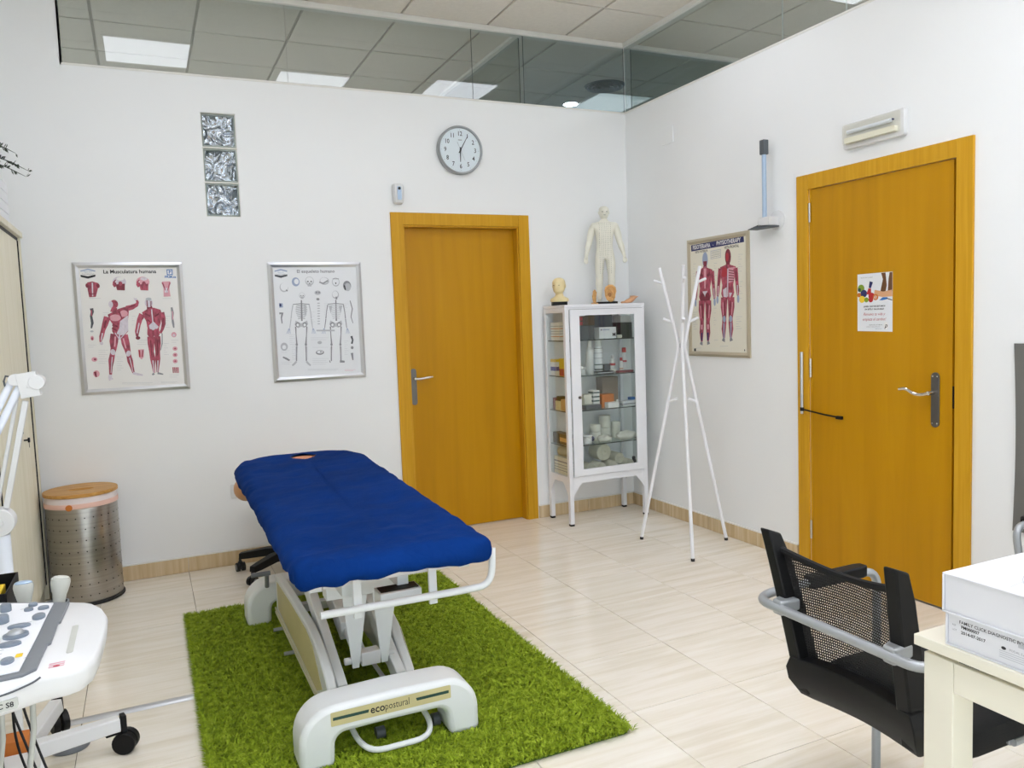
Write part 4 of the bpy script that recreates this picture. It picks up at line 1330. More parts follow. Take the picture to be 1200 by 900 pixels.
# front seam and the plate with the model lettering
MB().tube(fillet([(-3.446, -3.302, 0.780), (-3.457, -3.311, 0.776), (-3.487, -3.3225, 0.771), (-3.54, -3.340, 0.768), (-3.65, -3.360, 0.767), (-3.80, -3.360, 0.767)], 0.01), 0.002, 6).build('seam', M['greydark'], co)
fpl = lambda u, v, d=0: Vector((-3.513 + u * 0.985, -3.327 + u * 0.17 - d, 0.7505 + v))
MB().prism(rrect(-0.033, 0.033, -0.009, 0.009, 0.003), fpl, -0.012, 0.004).build('name_plate', M['probegrey'], co)
p = Print(lambda u, v, d=0: fpl(u, v, 0.0042 + d)); p.text('LOGIC S8', 0, 0, 0.013, M['ink'], bold=0.0003); p.build('name_print', co)
MB().bx(-3.86, -3.64, -2.97, -2.86, 0.376, 0.727).build('column', M['whiteplastic'], uc, bevel=0.02)
MB().bx(-3.95, -3.545, -3.20, -2.64, 0.30, 0.375).build('lower_shelf', M['whiteplastic'], uc, bevel=0.012)
MB().bx(-3.86, -3.565, -3.19, -2.985, 0.376, 0.66).build('processor_unit', M['black'], uc, bevel=0.006)
ub = MB().bx(-3.95, -3.60, -3.25, -3.19, 0.07, 0.13).bx(-3.95, -3.60, -2.69, -2.63, 0.07, 0.13).bx(-3.82, -3.68, -3.19, -2.69, 0.075, 0.125).bx(-3.83, -3.67, -2.98, -2.85, 0.126, 0.299)
ub.build('base', M['whiteplastic'], uc, bevel=0.006)
for x in (-3.92, -3.63):
    for y in (-3.22, -2.66):
        MB().cyl((x - 0.02, y, 0.035), (x + 0.02, y, 0.035), 0.034, seg=18).cyl((x, y, 0.06), (x, y, 0.072), 0.01, seg=10).build('castor', M['black'], uc)
MB().bx(-3.82, -3.56, -2.86, -2.44, 0.678, 0.692).build('rear_shelf', M['whiteplastic'], uc, bevel=0.003)
hl = MB()
for x in (-3.541, -3.473):
    hl.lathe([(0.016, 0.69), (0.026, 0.70), (0.028, 0.742), (0.024, 0.742), (0.022, 0.702), (0.001, 0.70)], (x, -2.72, 0), 18)
    hl.bx(x - 0.010, x + 0.010, -2.86, -2.745, 0.705, 0.725)
hl.build('probe_holder', M['greyplastic'], uc)
def probe(x, y, tilt, label, cap):
    pr_ = thing('ultrasound_probe', (x, y, 0.703), label, 'ultrasound probe')
    rot = Euler((R(-6), R(tilt), 0)).to_matrix()
    rings = []
    for z, rx, ry in ((0.0, 0.010, 0.009), (0.03, 0.013, 0.011), (0.055, 0.0155, 0.013), (0.072, 0.020, 0.015), (0.086, 0.0225, 0.016), (0.095, 0.021, 0.015)):
        rings.append([Vector((x, y, 0.703)) + rot @ Vector((rx * math.cos(2 * math.pi * k / 18), ry * math.sin(2 * math.pi * k / 18), z)) for k in range(18)])
    MB().loft(rings).build('body', M['probegrey'], pr_)
    MB().ell(Vector((x, y, 0.703)) + rot @ Vector((0, 0, 0.0965)), (0.0195, 0.0135, 0.006), 18, 8, rot).build('head', cap, pr_)
probe(-3.541, -2.72, 0, 'ultrasound probe with a blue-grey tip, left of the two', M['rodblue'])
probe(-3.473, -2.72, 7, 'ivory curved ultrasound probe leaning right, rightmost of the two', M['probegrey'])
tb = thing('black_tray', (-3.66, -2.56, 0.693), 'black open plastic box behind the ultrasound console holding yellow and blue items', 'box')
b_ = MB().bx(-3.735, -3.585, -2.66, -2.46, 0.693, 0.697)
b_.bx(-3.735, -3.731, -2.66, -2.46, 0.697, 0.765).bx(-3.589, -3.585, -2.66, -2.46, 0.697, 0.765).bx(-3.731, -3.589, -2.66, -2.656, 0.697, 0.765).bx(-3.731, -3.589, -2.464, -2.46, 0.697, 0.765)
b_.build('shell', M['black'], tb, bevel=0.001)
tag(MB().bx(-3.72, -3.61, -2.61, -2.50, 0.6975, 0.748).build('yellow_packet', M['yellow'], None, bevel=0.002), 'yellow packet inside the black open box', 'packet')
tag(MB().tube(fillet([(-3.72, -2.52, 0.7505), (-3.68, -2.60, 0.77), (-3.64, -2.64, 0.775), (-3.60, -2.645, 0.755), (-3.598, -2.642, 0.702)], 0.03), 0.003, 8).build('blue_cable', M['cableblue'], None), 'thin blue cable coming out of the black open box', 'cable')
o = MB().bx(-3.66, -3.562, -2.715, -2.655, 0.3755, 0.410).build('orange_carton', M['orange'], None, bevel=0.001); tag(o, 'small orange and white carton on the lower shelf of the cart', 'carton')
o = MB().bx(-3.632, -3.555, -2.965, -2.725, 0.3755, 0.383).build('paper_sheets', M['paper'], None); tag(o, 'white sheets of paper on the lower shelf of the cart', 'paper')
for k, (x, y, dx_) in enumerate(((-3.555, -2.985, 0.02), (-3.545, -2.975, -0.01), (-3.535, -2.97, 0.015))):
    MB().tube(fillet([(x, y + 0.05, 0.728), (x - 0.005, y + 0.045, 0.62), (x + dx_, y + 0.06, 0.50), (x + 0.03 + dx_, y + 0.05, 0.392)], 0.08), 0.003, 6).build('cable', M['cable'], uc)
MB().bx(-3.548, -3.532, -2.945, -2.93, 0.60, 0.665).build('cable_plug', M['black'], uc, bevel=0.004)
for x, y in ((-3.487, -3.10), (-3.538, -3.12)):
    MB().tube([(x, y, 0.728), (x - 0.004, y, 0.6), (x - 0.03, y + 0.01, 0.44), (x - 0.05, y + 0.02, 0.392)], 0.0055, 8).build('probe_cable', M['probegrey'], uc)
# pedal on the floor
pd = thing('foot_pedal', (-3.56, -1.95, 0), 'low grey foot pedal on the tiles under the castored lamp leg', 'pedal')
MB().lathe([(0.075, 0.001), (0.078, 0.006), (0.074, 0.018), (0.06, 0.026), (0.001, 0.029)], (-3.555, -1.925, 0), 28, sx=0.8, sy=0.75).build('body', M['greyplastic'], pd)

# ------------------------------------------------------------------ desk and the two white boxes
DZ = 0.742
dk = thing('desk', (-1.2, -4.25, 0), 'white office desk with a square-tube frame in front of the black mesh chair', 'desk')
MB().bx(-1.885, -0.35, -4.66, -3.862, DZ - 0.022, DZ).build('worktop', M['warmplastic'], dk, bevel=0.0015)
LX = -1.868
MB().bx(LX, LX + 0.06, -3.935, -3.872, 0.001, DZ - 0.036).build('leg', M['warmplastic'], dk, bevel=0.002)
MB().bx(LX, LX + 0.06, -4.645, -4.585, 0.001, DZ - 0.036).build('leg', M['warmplastic'], dk, bevel=0.002)
MB().bx(LX, LX + 0.06, -4.5845, -3.9355, DZ - 0.097, DZ - 0.036).build('beam', M['warmplastic'], dk, bevel=0.002)
MB().bx(-0.43, -0.37, -3.935, -3.872, 0.001, DZ - 0.036).build('leg', M['warmplastic'], dk, bevel=0.002)
MB().bx(-0.43, -0.37, -4.645, -4.585, 0.001, DZ - 0.036).build('leg', M['warmplastic'], dk, bevel=0.002)
MB().bx(-0.43, -0.37, -4.5845, -3.9355, DZ - 0.097, DZ - 0.036).build('beam', M['warmplastic'], dk, bevel=0.002)
MB().bx(LX + 0.0605, -0.4305, -4.30, -4.24, DZ - 0.075, DZ - 0.036).build('cross_rail', M['warmplastic'], dk, bevel=0.002)
sp_ = MB()
for x in (LX + 0.03, -0.40):
    for y in (-3.96, -4.55):
        sp_.bx(x - 0.02, x + 0.02, y - 0.02, y + 0.02, DZ - 0.036, DZ - 0.0225)
sp_.build('spacer', M['greydark'], dk)


def white_box(x0, y1, z0, w, d, h, label, name, printed):
    t = thing(name, (x0 + w / 2, y1 - d / 2, z0), label, 'box', 'white cardboard boxes on the desk')
    MB().bx(x0 + 0.004, x0 + w, y1 - d, y1 - 0.004, z0 + 0.0035, z0 + h - 0.0035).build('tray', M['boxwhite'], t, bevel=0.001)
    ld = MB().bx(x0, x0 + w + 0.004, y1 - d - 0.004, y1, z0 + h - 0.0034, z0 + h).bx(x0, x0 + w + 0.004, y1 - d - 0.004, y1, z0, z0 + 0.0034)
    ld.bx(x0, x0 + w + 0.004, y1 - 0.0035, y1, z0 + 0.0035, z0 + h - 0.0035)
    ld.build('lid', M['boxwhite'], t, bevel=0.0012)
    p = Print(lambda u, v, d=0: Vector((x0 + 0.004 - d, y1 - u, z0 + v)))
    if printed:
        p.text('FAMILY CLICK DIAGNOSTIC BOX', 0.026, h * 0.80, 0.0085, M['ink'], align='LEFT', bold=0.0001)
        p.text('REF', 0.012, h * 0.66, 0.005, M['inkgrey'], align='LEFT')
        p.text('LOT', 0.012, h * 0.52, 0.005, M['inkgrey'], align='LEFT')
        p.text('FM000007', 0.030, h * 0.66, 0.0085, M['ink'], align='LEFT', bold=0.0002)
        p.text('2014-07-2017', 0.030, h * 0.50, 0.0085, M['ink'], align='LEFT', bold=0.0002)
        p.poly(rrect(0.138, 0.150, h * 0.66, h * 0.78, 0.001), M['inklight'])
        p.ell((0.112, h * 0.50), 0.0045, 0.003, M['ink'])
        p.text('PODAL S.A.', 0.122, h * 0.50, 0.006, M['inkgrey'], align='LEFT')
        for k in range(4):
            p.poly([(0.104, h * (0.40 - 0.06 * k)), (0.16 + 0.006 * (k % 2), h * (0.40 - 0.06 * k)), (0.16 + 0.006 * (k % 2), h * (0.40 - 0.06 * k) + 0.0012), (0.104, h * (0.40 - 0.06 * k) + 0.0012)], M['inklight'])
        p.build('label_print', t)
    else:
        q = Print(lambda u, v, d=0: Vector((x0 + u, y1 - v, z0 + h + d)))
        for k, (r0, cx0, cy0) in enumerate(((0.17, 0.19, 0.20), (0.11, 0.23, 0.16), (0.20, 0.08, 0.26))):
            pts = [(cx0 + r0 * math.cos(R(a)), cy0 + r0 * 0.75 * math.sin(R(a))) for a in range(150, 300, 8)]
            pts = [c for c in pts if 0.004 < c[0] < w and 0.004 < c[1] < d]
            if len(pts) > 3:
                q.limb(pts, [0.0009] * len(pts), M['inklight'])
        q.build('lid_pattern', t)
    return t


white_box(-1.878, -3.925, DZ, 0.33, 0.42, 0.064, 'flat white box with printed label, lower of two stacked on the desk', 'lower_box', True)
white_box(-1.884, -3.922, DZ + 0.0645, 0.335, 0.43, 0.077, 'flat white box with faint swirl lines on its lid, upper of the stack', 'upper_box', False)


# ------------------------------------------------------------------ visitor chair
def make_chair(label):
    ch = thing('office_chair', (-1.52, -3.515, 0), label, 'chair')
    def post(y0b, y0t, s):
        rings = []
        for z, x, yc, hx, hy in ((0.36, -1.655, y0b, 0.030, 0.020), (0.46, -1.672, y0b * 0.8 + y0t * 0.2, 0.033, 0.020), (0.60, -1.697, y0b * 0.55 + y0t * 0.45, 0.031, 0.019), (0.72, -1.718, y0b * 0.25 + y0t * 0.75, 0.028, 0.018), (0.803, -1.738, y0t, 0.022, 0.018)):
            rings.append([Vector((x + a * hx, yc + b_ * hy, z + (0.008 * -a if z > 0.8 else 0))) for a, b_ in ((-1, -1), (1, -1), (1, 1), (-1, 1))])
        MB().loft(rings).build('back_post', M['black'], ch, bevel=0.005)
    yl, yr = -3.305, -3.700
    post(-3.365, yl, 1); post(-3.690, yr, -1)
    # net stretched between the posts, dipping at its top
    n1, n2 = 14, 14
    vs = []; fs = []
    for j in range(n2 + 1):
        v = j / n2
        for i in range(n1 + 1):
            u = i / n1
            ztop = 0.752 - 0.030 * math.sin(math.pi * u) - 0.006 * u
            z = 0.455 + (ztop - 0.455) * v
            ya = -3.372 + (yl + 3.372 - 0.008) * v; yb = -3.684 + (yr + 3.684 + 0.008) * v
            x = -1.668 - (z - 0.44) * 0.185 + 0.028 * math.sin(math.pi * u)
            vs.append((x, ya + (yb - ya) * u, z))
    for j in range(n2):
        for i in range(n1):
            fs.append((j * (n1 + 1) + i, j * (n1 + 1) + i + 1, (j + 1) * (n1 + 1) + i + 1, (j + 1) * (n1 + 1) + i))
    MB().add(vs, fs).build('net_back', M['net'], ch, recalc=False)
    MB().tube([Vector(vs[n2 * (n1 + 1) + i]) + Vector((0, 0, 0.004)) for i in range(n1 + 1)], 0.010, 8).build('top_rail', M['black'], ch)
    # solid lower back
    rings = []
    for z, x0, hy, bow in ((0.335, -1.640, 0.165, 0.02), (0.352, -1.668, 0.182, 0.022), (0.395, -1.697, 0.197, 0.024), (0.43, -1.705, 0.198, 0.026), (0.462, -1.702, 0.185, 0.026)):
        ring = []
        for i in range(9):
            u = i / 8
            ring.append(Vector((x0 - 0.010 + bow * math.sin(math.pi * u), -3.530 + hy - 2 * hy * u, z)))
        for i in range(9):
            u = 1 - i / 8
            ring.append(Vector((x0 + 0.034 + bow * math.sin(math.pi * u), -3.530 + hy - 2 * hy * u, z)))
        rings.append(ring)
    MB().loft(rings).build('lower_back', M['black'], ch, bevel=0.003)
    # seat
    rings = []
    for k_, z in ((0.93, 0.352), (0.985, 0.360), (1.0, 0.385), (0.99, 0.408), (0.93, 0.420), (0.7, 0.424)):
        rings.append([Vector((-1.40 + (u + 1.40) * k_, -3.545 + (v + 3.545) * k_, z - 0.03 * max(0, (u + 1.25)) / 0.1 * 0.4)) for u, v in rrect(-1.60, -1.17, -3.775, -3.335, 0.05)])
    MB().loft(rings).build('seat', M['blackfab'], ch)
    MB().prism(rrect(-1.58, -1.20, -3.755, -3.355, 0.05), lambda u, v, d: Vector((u, v, d)), 0.332, 0.3515).build('seat_pan', M['black'], ch, bevel=0.004)
    # one silver tube: front legs, arms and the loop behind the back
    fx = -1.285
    path = [(fx - 0.060, -3.310, 0.0135), (fx, -3.262, 0.605), (-1.64, -3.255, 0.612), (-1.752, -3.262, 0.603), (-1.752, -3.785, 0.603), (-1.64, -3.788, 0.612), (fx, -3.785, 0.605), (fx - 0.060, -3.737, 0.0135)]
    path = fillet(path, 0.052, 6)
    MB().tube(path, 0.0125, 12).build('tube_frame', M['silver'], ch)
    for y in (-3.310, -3.737):
        MB().tube(fillet([(fx - 0.060, y, 0.0125), (-1.62, y, 0.0125), (-1.66, y * 0.5 - 3.5235 * 0.5, 0.0125), (-1.66, -3.5235, 0.0125)], 0.05), 0.012, 10).build('runner', M['silver'], ch)
    MB().cyl((-1.42, -3.285, 0.345), (-1.42, -3.76, 0.345), 0.010, seg=10).build('cross_tube', M['silver'], ch)
    for y in (-3.262, -3.785):
        MB().cyl((fx - 0.024, y + (0.02 if y < -3.5 else -0.02), 0.345), (-1.42, y + (0.02 if y < -3.5 else -0.02), 0.345), 0.0095, seg=10).build('seat_bar', M['silver'], ch)
    for yp, s in ((-3.345, 1), (-3.695, -1)):
        rings = []
        for t_, ww, hh_ in ((0.0, 0.017, 0.020), (0.45, 0.022, 0.019), (1.0, 0.026, 0.015)):
            c = Vector((-1.756, yp, 0.604)).lerp(Vector((-1.70, yp - 0.004 * s, 0.612)), t_)
            rings.append([c + Vector((0, a * ww, b_ * hh_)) for a, b_ in ((-1, -1), (1, -1), (1, 1), (-1, 1))])
        MB().loft(rings).build('arm_bracket', M['silver'], ch, bevel=0.006, seg=3)
    for y in (-3.258, -3.787):
        rings = []
        for x, w_ in ((-1.56, 0.013), (-1.55, 0.020), (-1.36, 0.021), (-1.335, 0.014)):
            rings.append([Vector((x, y + a * w_, 0.612 + b_ * 0.013 + (0.006 if b_ > 0 else -0.003))) for a, b_ in ((-1, -1), (1, -1), (1, 1), (-1, 1))])
        MB().loft(rings).build('arm_pad', M['black'], ch, bevel=0.005)
    return ch


ch1 = make_chair('black mesh-back chair with silver tube arms pushed towards the desk, its back to the viewer')
ch2 = copy_tree(ch1)
ch2['label'] = 'second silver-tube chair by the right wall, only its arm in the picture'
ch2.location = (-0.268, -3.444, 0); ch2.rotation_euler = (0, 0, math.pi)

# grey panel on the right wall at the picture's edge
vs = []; fs = []
for k in range(13):
    v = k / 12; z = 0.445 + v * 0.778
    y = -2.842 - 0.010 * math.sin(math.pi * v) - 0.004 * (1 - v)
    for x in (-0.0008, -0.010):
        vs.append((x, y, z)); vs.append((x, -3.95, z))
for k in range(12):
    a = k * 4
    fs += [(a, a + 1, a + 5, a + 4), (a + 2, a + 3, a + 7, a + 6), (a, a + 2, a + 6, a + 4), (a + 1, a + 3, a + 7, a + 5)]
fs += [(0, 1, 3, 2), (48, 49, 51, 50)]
o = MB().add(vs, fs).build('wall_mat', M['mat_grey'], None); tag(o, 'dark grey mat hung flat on the white wall beside the wooden door', 'mat')

# ------------------------------------------------------------------ glazed cabinet
GX0, GX1, GY0, GY1, GTOP, GBOT = -0.727, -0.105, -0.34, -0.035, 1.48, 0.30
gc = thing('glass_cabinet', (-0.416, -0.19, 0), 'white metal cabinet with glass door and sides in the corner, filled with supplies', 'cabinet')
ps = 0.030
for nm, y0, y1 in (('f', GY0, GY0 + ps), ('b', GY1 - ps, GY1)):
    for x0, x1 in ((GX0, GX0 + ps), (GX1 - ps, GX1)):
        lg = MB().bx(x0, x1, y0, y1, 0.014, GTOP - 0.02).build('leg', M['white'], gc, bevel=0.002)
        MB().bx(x0 + 0.001, x1 - 0.001, y0 + 0.001, y1 - 0.001, 0.001, 0.0135).build('foot_cap', M['rubber'], lg)
MB().bx(GX0 - 0.002, GX1 + 0.002, GY0 - 0.002, GY1, GTOP - 0.0195, GTOP).build('top', M['white'], gc, bevel=0.002)
MB().bx(GX0 + ps, GX1 - ps, GY0 + ps, GY1 - 0.002, 0.315, 0.33).build('bottom', M['white'], gc)
# aprons with cut corners
def apron(fn, u0, u1, name='apron'):
    w_ = u1 - u0
    b_ = MB()
    pts_t = [(u0, 0.332), (u1, 0.332)]
    chz, ch = 0.205, min(0.065, w_ * 0.3)
    prof_ = [(u0, chz), (u0 + ch * 0.25, chz + 0.025), (u0 + ch, 0.288), (u1 - ch, 0.288), (u1 - ch * 0.25, chz + 0.025), (u1, chz)]
    k = len(prof_)
    vs = []
    for d in (0.0, 0.004):
        vs += [fn(u, v, d) for u, v in prof_] + [fn(u, 0.332, d) for u, v in prof_]
    fs = []
    for i in range(k - 1):
        fs += [(i, i + 1, k + i + 1, k + i), (2 * k + i, 2 * k + i + 1, 3 * k + i + 1, 3 * k + i), (i, i + 1, 2 * k + i + 1, 2 * k + i), (k + i, k + i + 1, 3 * k + i + 1, 3 * k + i)]
    fs += [(0, k, 3 * k, 2 * k), (k - 1, 2 * k - 1, 4 * k - 1, 3 * k - 1)]
    return b_.add(vs, fs).build(name, M['white'], gc, smooth=20)
apron(lambda u, v, d: Vector((u, GY0 + 0.001 + d, v)), GX0 + ps, GX1 - ps)
apron(lambda u, v, d: Vector((GX0 + 0.001 + d, u, v)), GY0 + ps, GY1 - ps)
apron(lambda u, v, d: Vector((GX1 - 0.001 - d, u, v)), GY0 + ps, GY1 - ps)
# rails above the side glass and across the back
sr = MB()
for x in (GX0, GX1 - 0.014):
    sr.bx(x + 0.001, x + 0.013, GY0 + ps, GY1 - ps, GTOP - 0.05, GTOP - 0.02)
sr.bx(GX0 + ps, GX1 - ps, GY0 + 0.002, GY0 + 0.018, GTOP - 0.045, GTOP - 0.02)
sr.build('rail', M['white'], gc)
MB().bx(GX0 + ps, GX1 - ps, GY1 - 0.006, GY1 - 0.002, 0.331, GTOP - 0.021).build('back_panel', M['white'], gc)
for x in (GX0 + 0.006, GX1 - 0.010):
    MB().bx(x, x + 0.004, GY0 + ps + 0.0005, GY1 - ps - 0.0005, 0.333, GTOP - 0.051).build('side_glass', M['clear'], gc, smooth=0)
SHZ = [0.535, 0.770, 1.005, 1.244]
for z in SHZ:
    b_ = MB().bx(GX0 + 0.014, GX1 - 0.014, GY0 + 0.031, GY1 - 0.008, z - 0.006, z)
    b_.mi = [0, 0, 1, 1, 1, 1]
    b_.build('shelf', [M['shelfglass'], M['shelfedge']], gc, smooth=0)
# door
dr = MB()
DX0, DX1, DZ0, DZ1 = GX0 + ps + 0.004, GX1 - ps + 0.012, 0.336, GTOP - 0.034
gx0, gx1, gz0, gz1 = -0.624, -0.195, 0.381, 1.407
yf, yb_ = GY0 - 0.012, GY0 - 0.001
dr.bx(DX0, gx0, yf, yb_, DZ0, DZ1).bx(gx1, DX1, yf, yb_, DZ0, DZ1).bx(gx0, gx1, yf, yb_, DZ0, gz0).bx(gx0, gx1, yf, yb_, gz1, DZ1)
do = dr.build('door', M['white'], gc, smooth=0)
MB().bx(gx0 + 0.0005, gx1 - 0.0005, GY0 - 0.008, GY0 - 0.004, gz0 + 0.0005, gz1 - 0.0005).build('pane', M['clear'], do, smooth=0)
MB().cyl((-0.640, yf - 0.0005, 0.865), (-0.640, yf - 0.010, 0.865), 0.010, seg=14).cyl((-0.640, yf - 0.0105, 0.865), (-0.640, yf - 0.013, 0.865), 0.005, seg=10).build('lock', M['nickel'], do)
e_ = MB()
e_.bx(DX0 - 0.0035, DX0 - 0.001, GY0 - 0.0008, GY0 + 0.0002, DZ0, DZ1).bx(DX1 + 0.001, DX1 + 0.0035, GY0 - 0.0008, GY0 + 0.0002, DZ0, DZ1).bx(DX0, DX1, GY0 - 0.003, GY0 - 0.0021, DZ1 + 0.001, DZ1 + 0.003)
e_.build('door_gap', M['greyplastic'], gc)


# ---- supplies on the shelves (z of the resting surface, plus a hair)
def card(name, x0, x1, y0, y1, z, h, mat, label, cat='box', bands=(), group=None, front=None):
    t = thing(name, ((x0 + x1) / 2, (y0 + y1) / 2, z + 0.0005), label, cat, group)
    MB().bx(x0, x1, y0, y1, z + 0.0005, z + h).build('carton', mat, t, bevel=0.0008)
    if bands or front:
        p = Print(lambda u, v, d=0: Vector((x0 + u, y0 - d, z + v)))
        q = Print(lambda u, v, d=0: Vector((x0 - d, y1 - u, z + v)))
        for a, c, mb_ in bands:
            p.poly([(0.001, h * a), (x1 - x0 - 0.001, h * a), (x1 - x0 - 0.001, h * c), (0.001, h * c)], mb_)
            q.poly([(0.001, h * a), (y1 - y0 - 0.001, h * a), (y1 - y0 - 0.001, h * c), (0.001, h * c)], mb_)
        if front:
            front(p, x1 - x0, h)
        p.build('print', t)
        if bands:
            q.build('side_print', t)
    return t


def bottle(name, x, y, z, r, h, mat, capm, label, cat='bottle', neck=0.45, cap_h=0.25, bands=()):
    t = thing(name, (x, y, z + 0.0005), label, cat)
    hb = h * (1 - cap_h)
    MB().lathe([(r * 0.92, 0.0005), (r, 0.004), (r, hb * 0.86), (r * 0.9, hb * 0.93), (r * neck, hb)], (x, y, z), 18).build('body', mat, t)
    MB().lathe([(r * neck * 1.05, hb + 0.0003), (r * neck * 1.15, hb + 0.002), (r * neck * 1.1, h - 0.002), (r * neck * 0.9, h)], (x, y, z), 16).build('cap', capm, t)
    for a, c, bm_ in bands:
        MB().lathe([(r * 1.006, h * a), (r * 1.012, h * a + 0.001), (r * 1.012, h * c - 0.001), (r * 1.006, h * c)], (x, y, z), 18).build('label_band', bm_, t)
    return t


def roll(name, x, y, z, r, h, mat, label, cat='bandage roll', axis='z', group=None):
    t = thing(name, (x, y, z + 0.0005), label, cat, group)
    b_ = MB()
    rot = None
    prof_ = [(r * 0.2, 0.004), (r * 0.25, 0.001), (r * 0.45, 0.003), (r * 0.6, 0.0005), (r * 0.94, 0.0005), (r, 0.004), (r, h - 0.004), (r * 0.94, h), (r * 0.6, h), (r * 0.45, h - 0.003), (r * 0.25, h - 0.001), (r * 0.2, h - 0.004)]
    if axis == 'z':
        b_.lathe(prof_, (x, y, z + 0.0005), 20)
    else:
        b_.lathe([(p_, q_ - h / 2) for p_, q_ in prof_], (x, y, z + r + 0.0005), 22, Matrix.Rotation(R(90), 3, 'X'))
        # spiral edge of the cloth
        sp_ = [Vector((x + (r * 0.25 + r * 0.7 * k / 60) * math.cos(k * 0.35), y - h / 2 - 0.0006, z + r + (r * 0.25 + r * 0.7 * k / 60) * math.sin(k * 0.35))) for k in range(61)]
        b_.tube(sp_, 0.0012, 4)
    b_.build('roll', mat, t)
    return t


# top shelf
S4, S3, S2, S1, S0 = 1.2442, 1.0052, 0.7702, 0.5352, 0.3302
def mfront(p, w_, h):
    p.text('M', w_ * 0.86, h * 0.32, 0.034, M['ink'], bold=0.0008)
    p.ell((w_ * 0.12, h * 0.78), 0.005, 0.005, M['navy']); p.poly([(w_ * 0.2, h * 0.74), (w_ * 0.6, h * 0.74), (w_ * 0.6, h * 0.82), (w_ * 0.2, h * 0.82)], M['inkblue'])
card('glove_box', -0.425, -0.290, -0.27, -0.20, S4, 0.078, M['paperblue'], 'white glove box marked with a black M on the top shelf', front=mfront)
card('green_binder', -0.222, -0.128, -0.22, -0.10, S4, 0.105, M['deepgreen'], 'dark green block standing at the right end of the top shelf')
card('white_carton', -0.215, -0.128, -0.21, -0.12, S4 + 0.1055, 0.045, M['paper'], 'white flat carton lying on the dark green block')
card('slate_carton', -0.412, -0.245, -0.15, -0.06, S4, 0.165, M['steelblue'], 'tall slate-blue carton behind the glove box')
card('grey_carton', -0.560, -0.447, -0.24, -0.12, S4, 0.093, M['greydark'], 'dark grey carton at the left of the top shelf behind the door')
card('brown_carton', -0.555, -0.43, -0.22, -0.13, S4 + 0.0935, 0.066, M['brown'], 'dark brown carton with red squares lying on the dark grey carton',
     front=lambda p, w_, h: [p.poly([(0.003, h * a), (0.030, h * a), (0.030, h * (a + 0.36)), (0.003, h * (a + 0.36))], M['red']) for a in (0.06, 0.55)])
card('text_carton', -0.700, -0.625, -0.205, -0.085, S4, 0.122, M['paper'], 'white upright carton with orange lines behind the left side glass, top shelf',
     bands=((0.2, 0.24, M['orange']), (0.36, 0.39, M['inkgrey']), (0.5, 0.53, M['inkgrey']), (0.64, 0.68, M['orange']), (0.78, 0.81, M['inkgrey'])))
roll('cotton_pad_roll', -0.262, -0.265, S4, 0.018, 0.022, M['gauze'], 'small white cotton roll beside the glove box', 'cotton roll')
# second shelf
bottle('spray_bottle', -0.458, -0.19, S3, 0.027, 0.228, M['whiteplastic'], M['whiteplastic'], 'plain white spray bottle on the second shelf', 'spray bottle', 0.5, 0.2)
bottle('spray_can', -0.396, -0.20, S3, 0.029, 0.232, M['paperblue'], M['whiteplastic'], 'white spray can with black lines and a green band, right of the plain bottle', 'spray can', 0.72, 0.2, ((0.10, 0.14, M['darkgreen']), (0.25, 0.28, M['darkgreen']), (0.45, 0.46, M['ink']), (0.60, 0.61, M['ink']), (0.74, 0.752, M['ink'])))
card('black_cube', -0.360, -0.312, -0.22, -0.17, S3, 0.060, M['greydark'], 'small dark cube-shaped box beside the spray can')
bottle('red_capped_bottle', -0.180, -0.19, S3, 0.018, 0.168, M['whiteplastic'], M['red'], 'slim white bottle with a red cap on the second shelf', 'bottle', 0.75, 0.2, ((0.4, 0.47, M['red']),))
bottle('antiseptic_bottle', -0.252, -0.15, S3, 0.02, 0.118, M['paper'], M['whiteplastic'], 'short white bottle with red print behind the syringe packs', 'bottle', 0.5, 0.2, ((0.38, 0.52, M['red']),))
bottle('small_vial', -0.215, -0.205, S3, 0.014, 0.10, M['paper'], M['red'], 'small vial with a red cap between two white bottles', 'bottle', 0.6, 0.22, ((0.2, 0.26, M['orange']),))
card('maroon_strip', -0.29, -0.17, -0.29, -0.245, S3, 0.014, M['maroon'], 'flat maroon strip pack at the front of the second shelf', 'pack')
card('black_strip', -0.46, -0.33, -0.29, -0.24, S3, 0.018, M['black'], 'flat black case at the front of the second shelf', 'case', bands=((0.3, 0.6, M['inklight']),))
tag(MB().ell((-0.300, -0.235, S3 + 0.0145), (0.030, 0.022, 0.014), 14, 8).build('cotton_wad', M['gauze'], None), 'white wad of cotton beside the small dark cube', 'cotton')
bottle('cream_jar', -0.535, -0.2, S3, 0.03, 0.055, M['whiteplastic'], M['paperblue'], 'low white jar at the left of the second shelf', 'jar', 0.95, 0.3)
card('blue_band_carton', -0.705, -0.635, -0.150, -0.075, S3, 0.115, M['paper'], 'upright white carton with a blue band and yellow top behind the left glass', bands=((0.28, 0.52, M['purple']), (0.80, 0.97, M['yellow'])))
card('red_yellow_carton', -0.705, -0.64, -0.262, -0.200, S3, 0.118, M['yellow'], 'narrow yellow and red carton near the front left of the second shelf', bands=((0.02, 0.42, M['red']),))
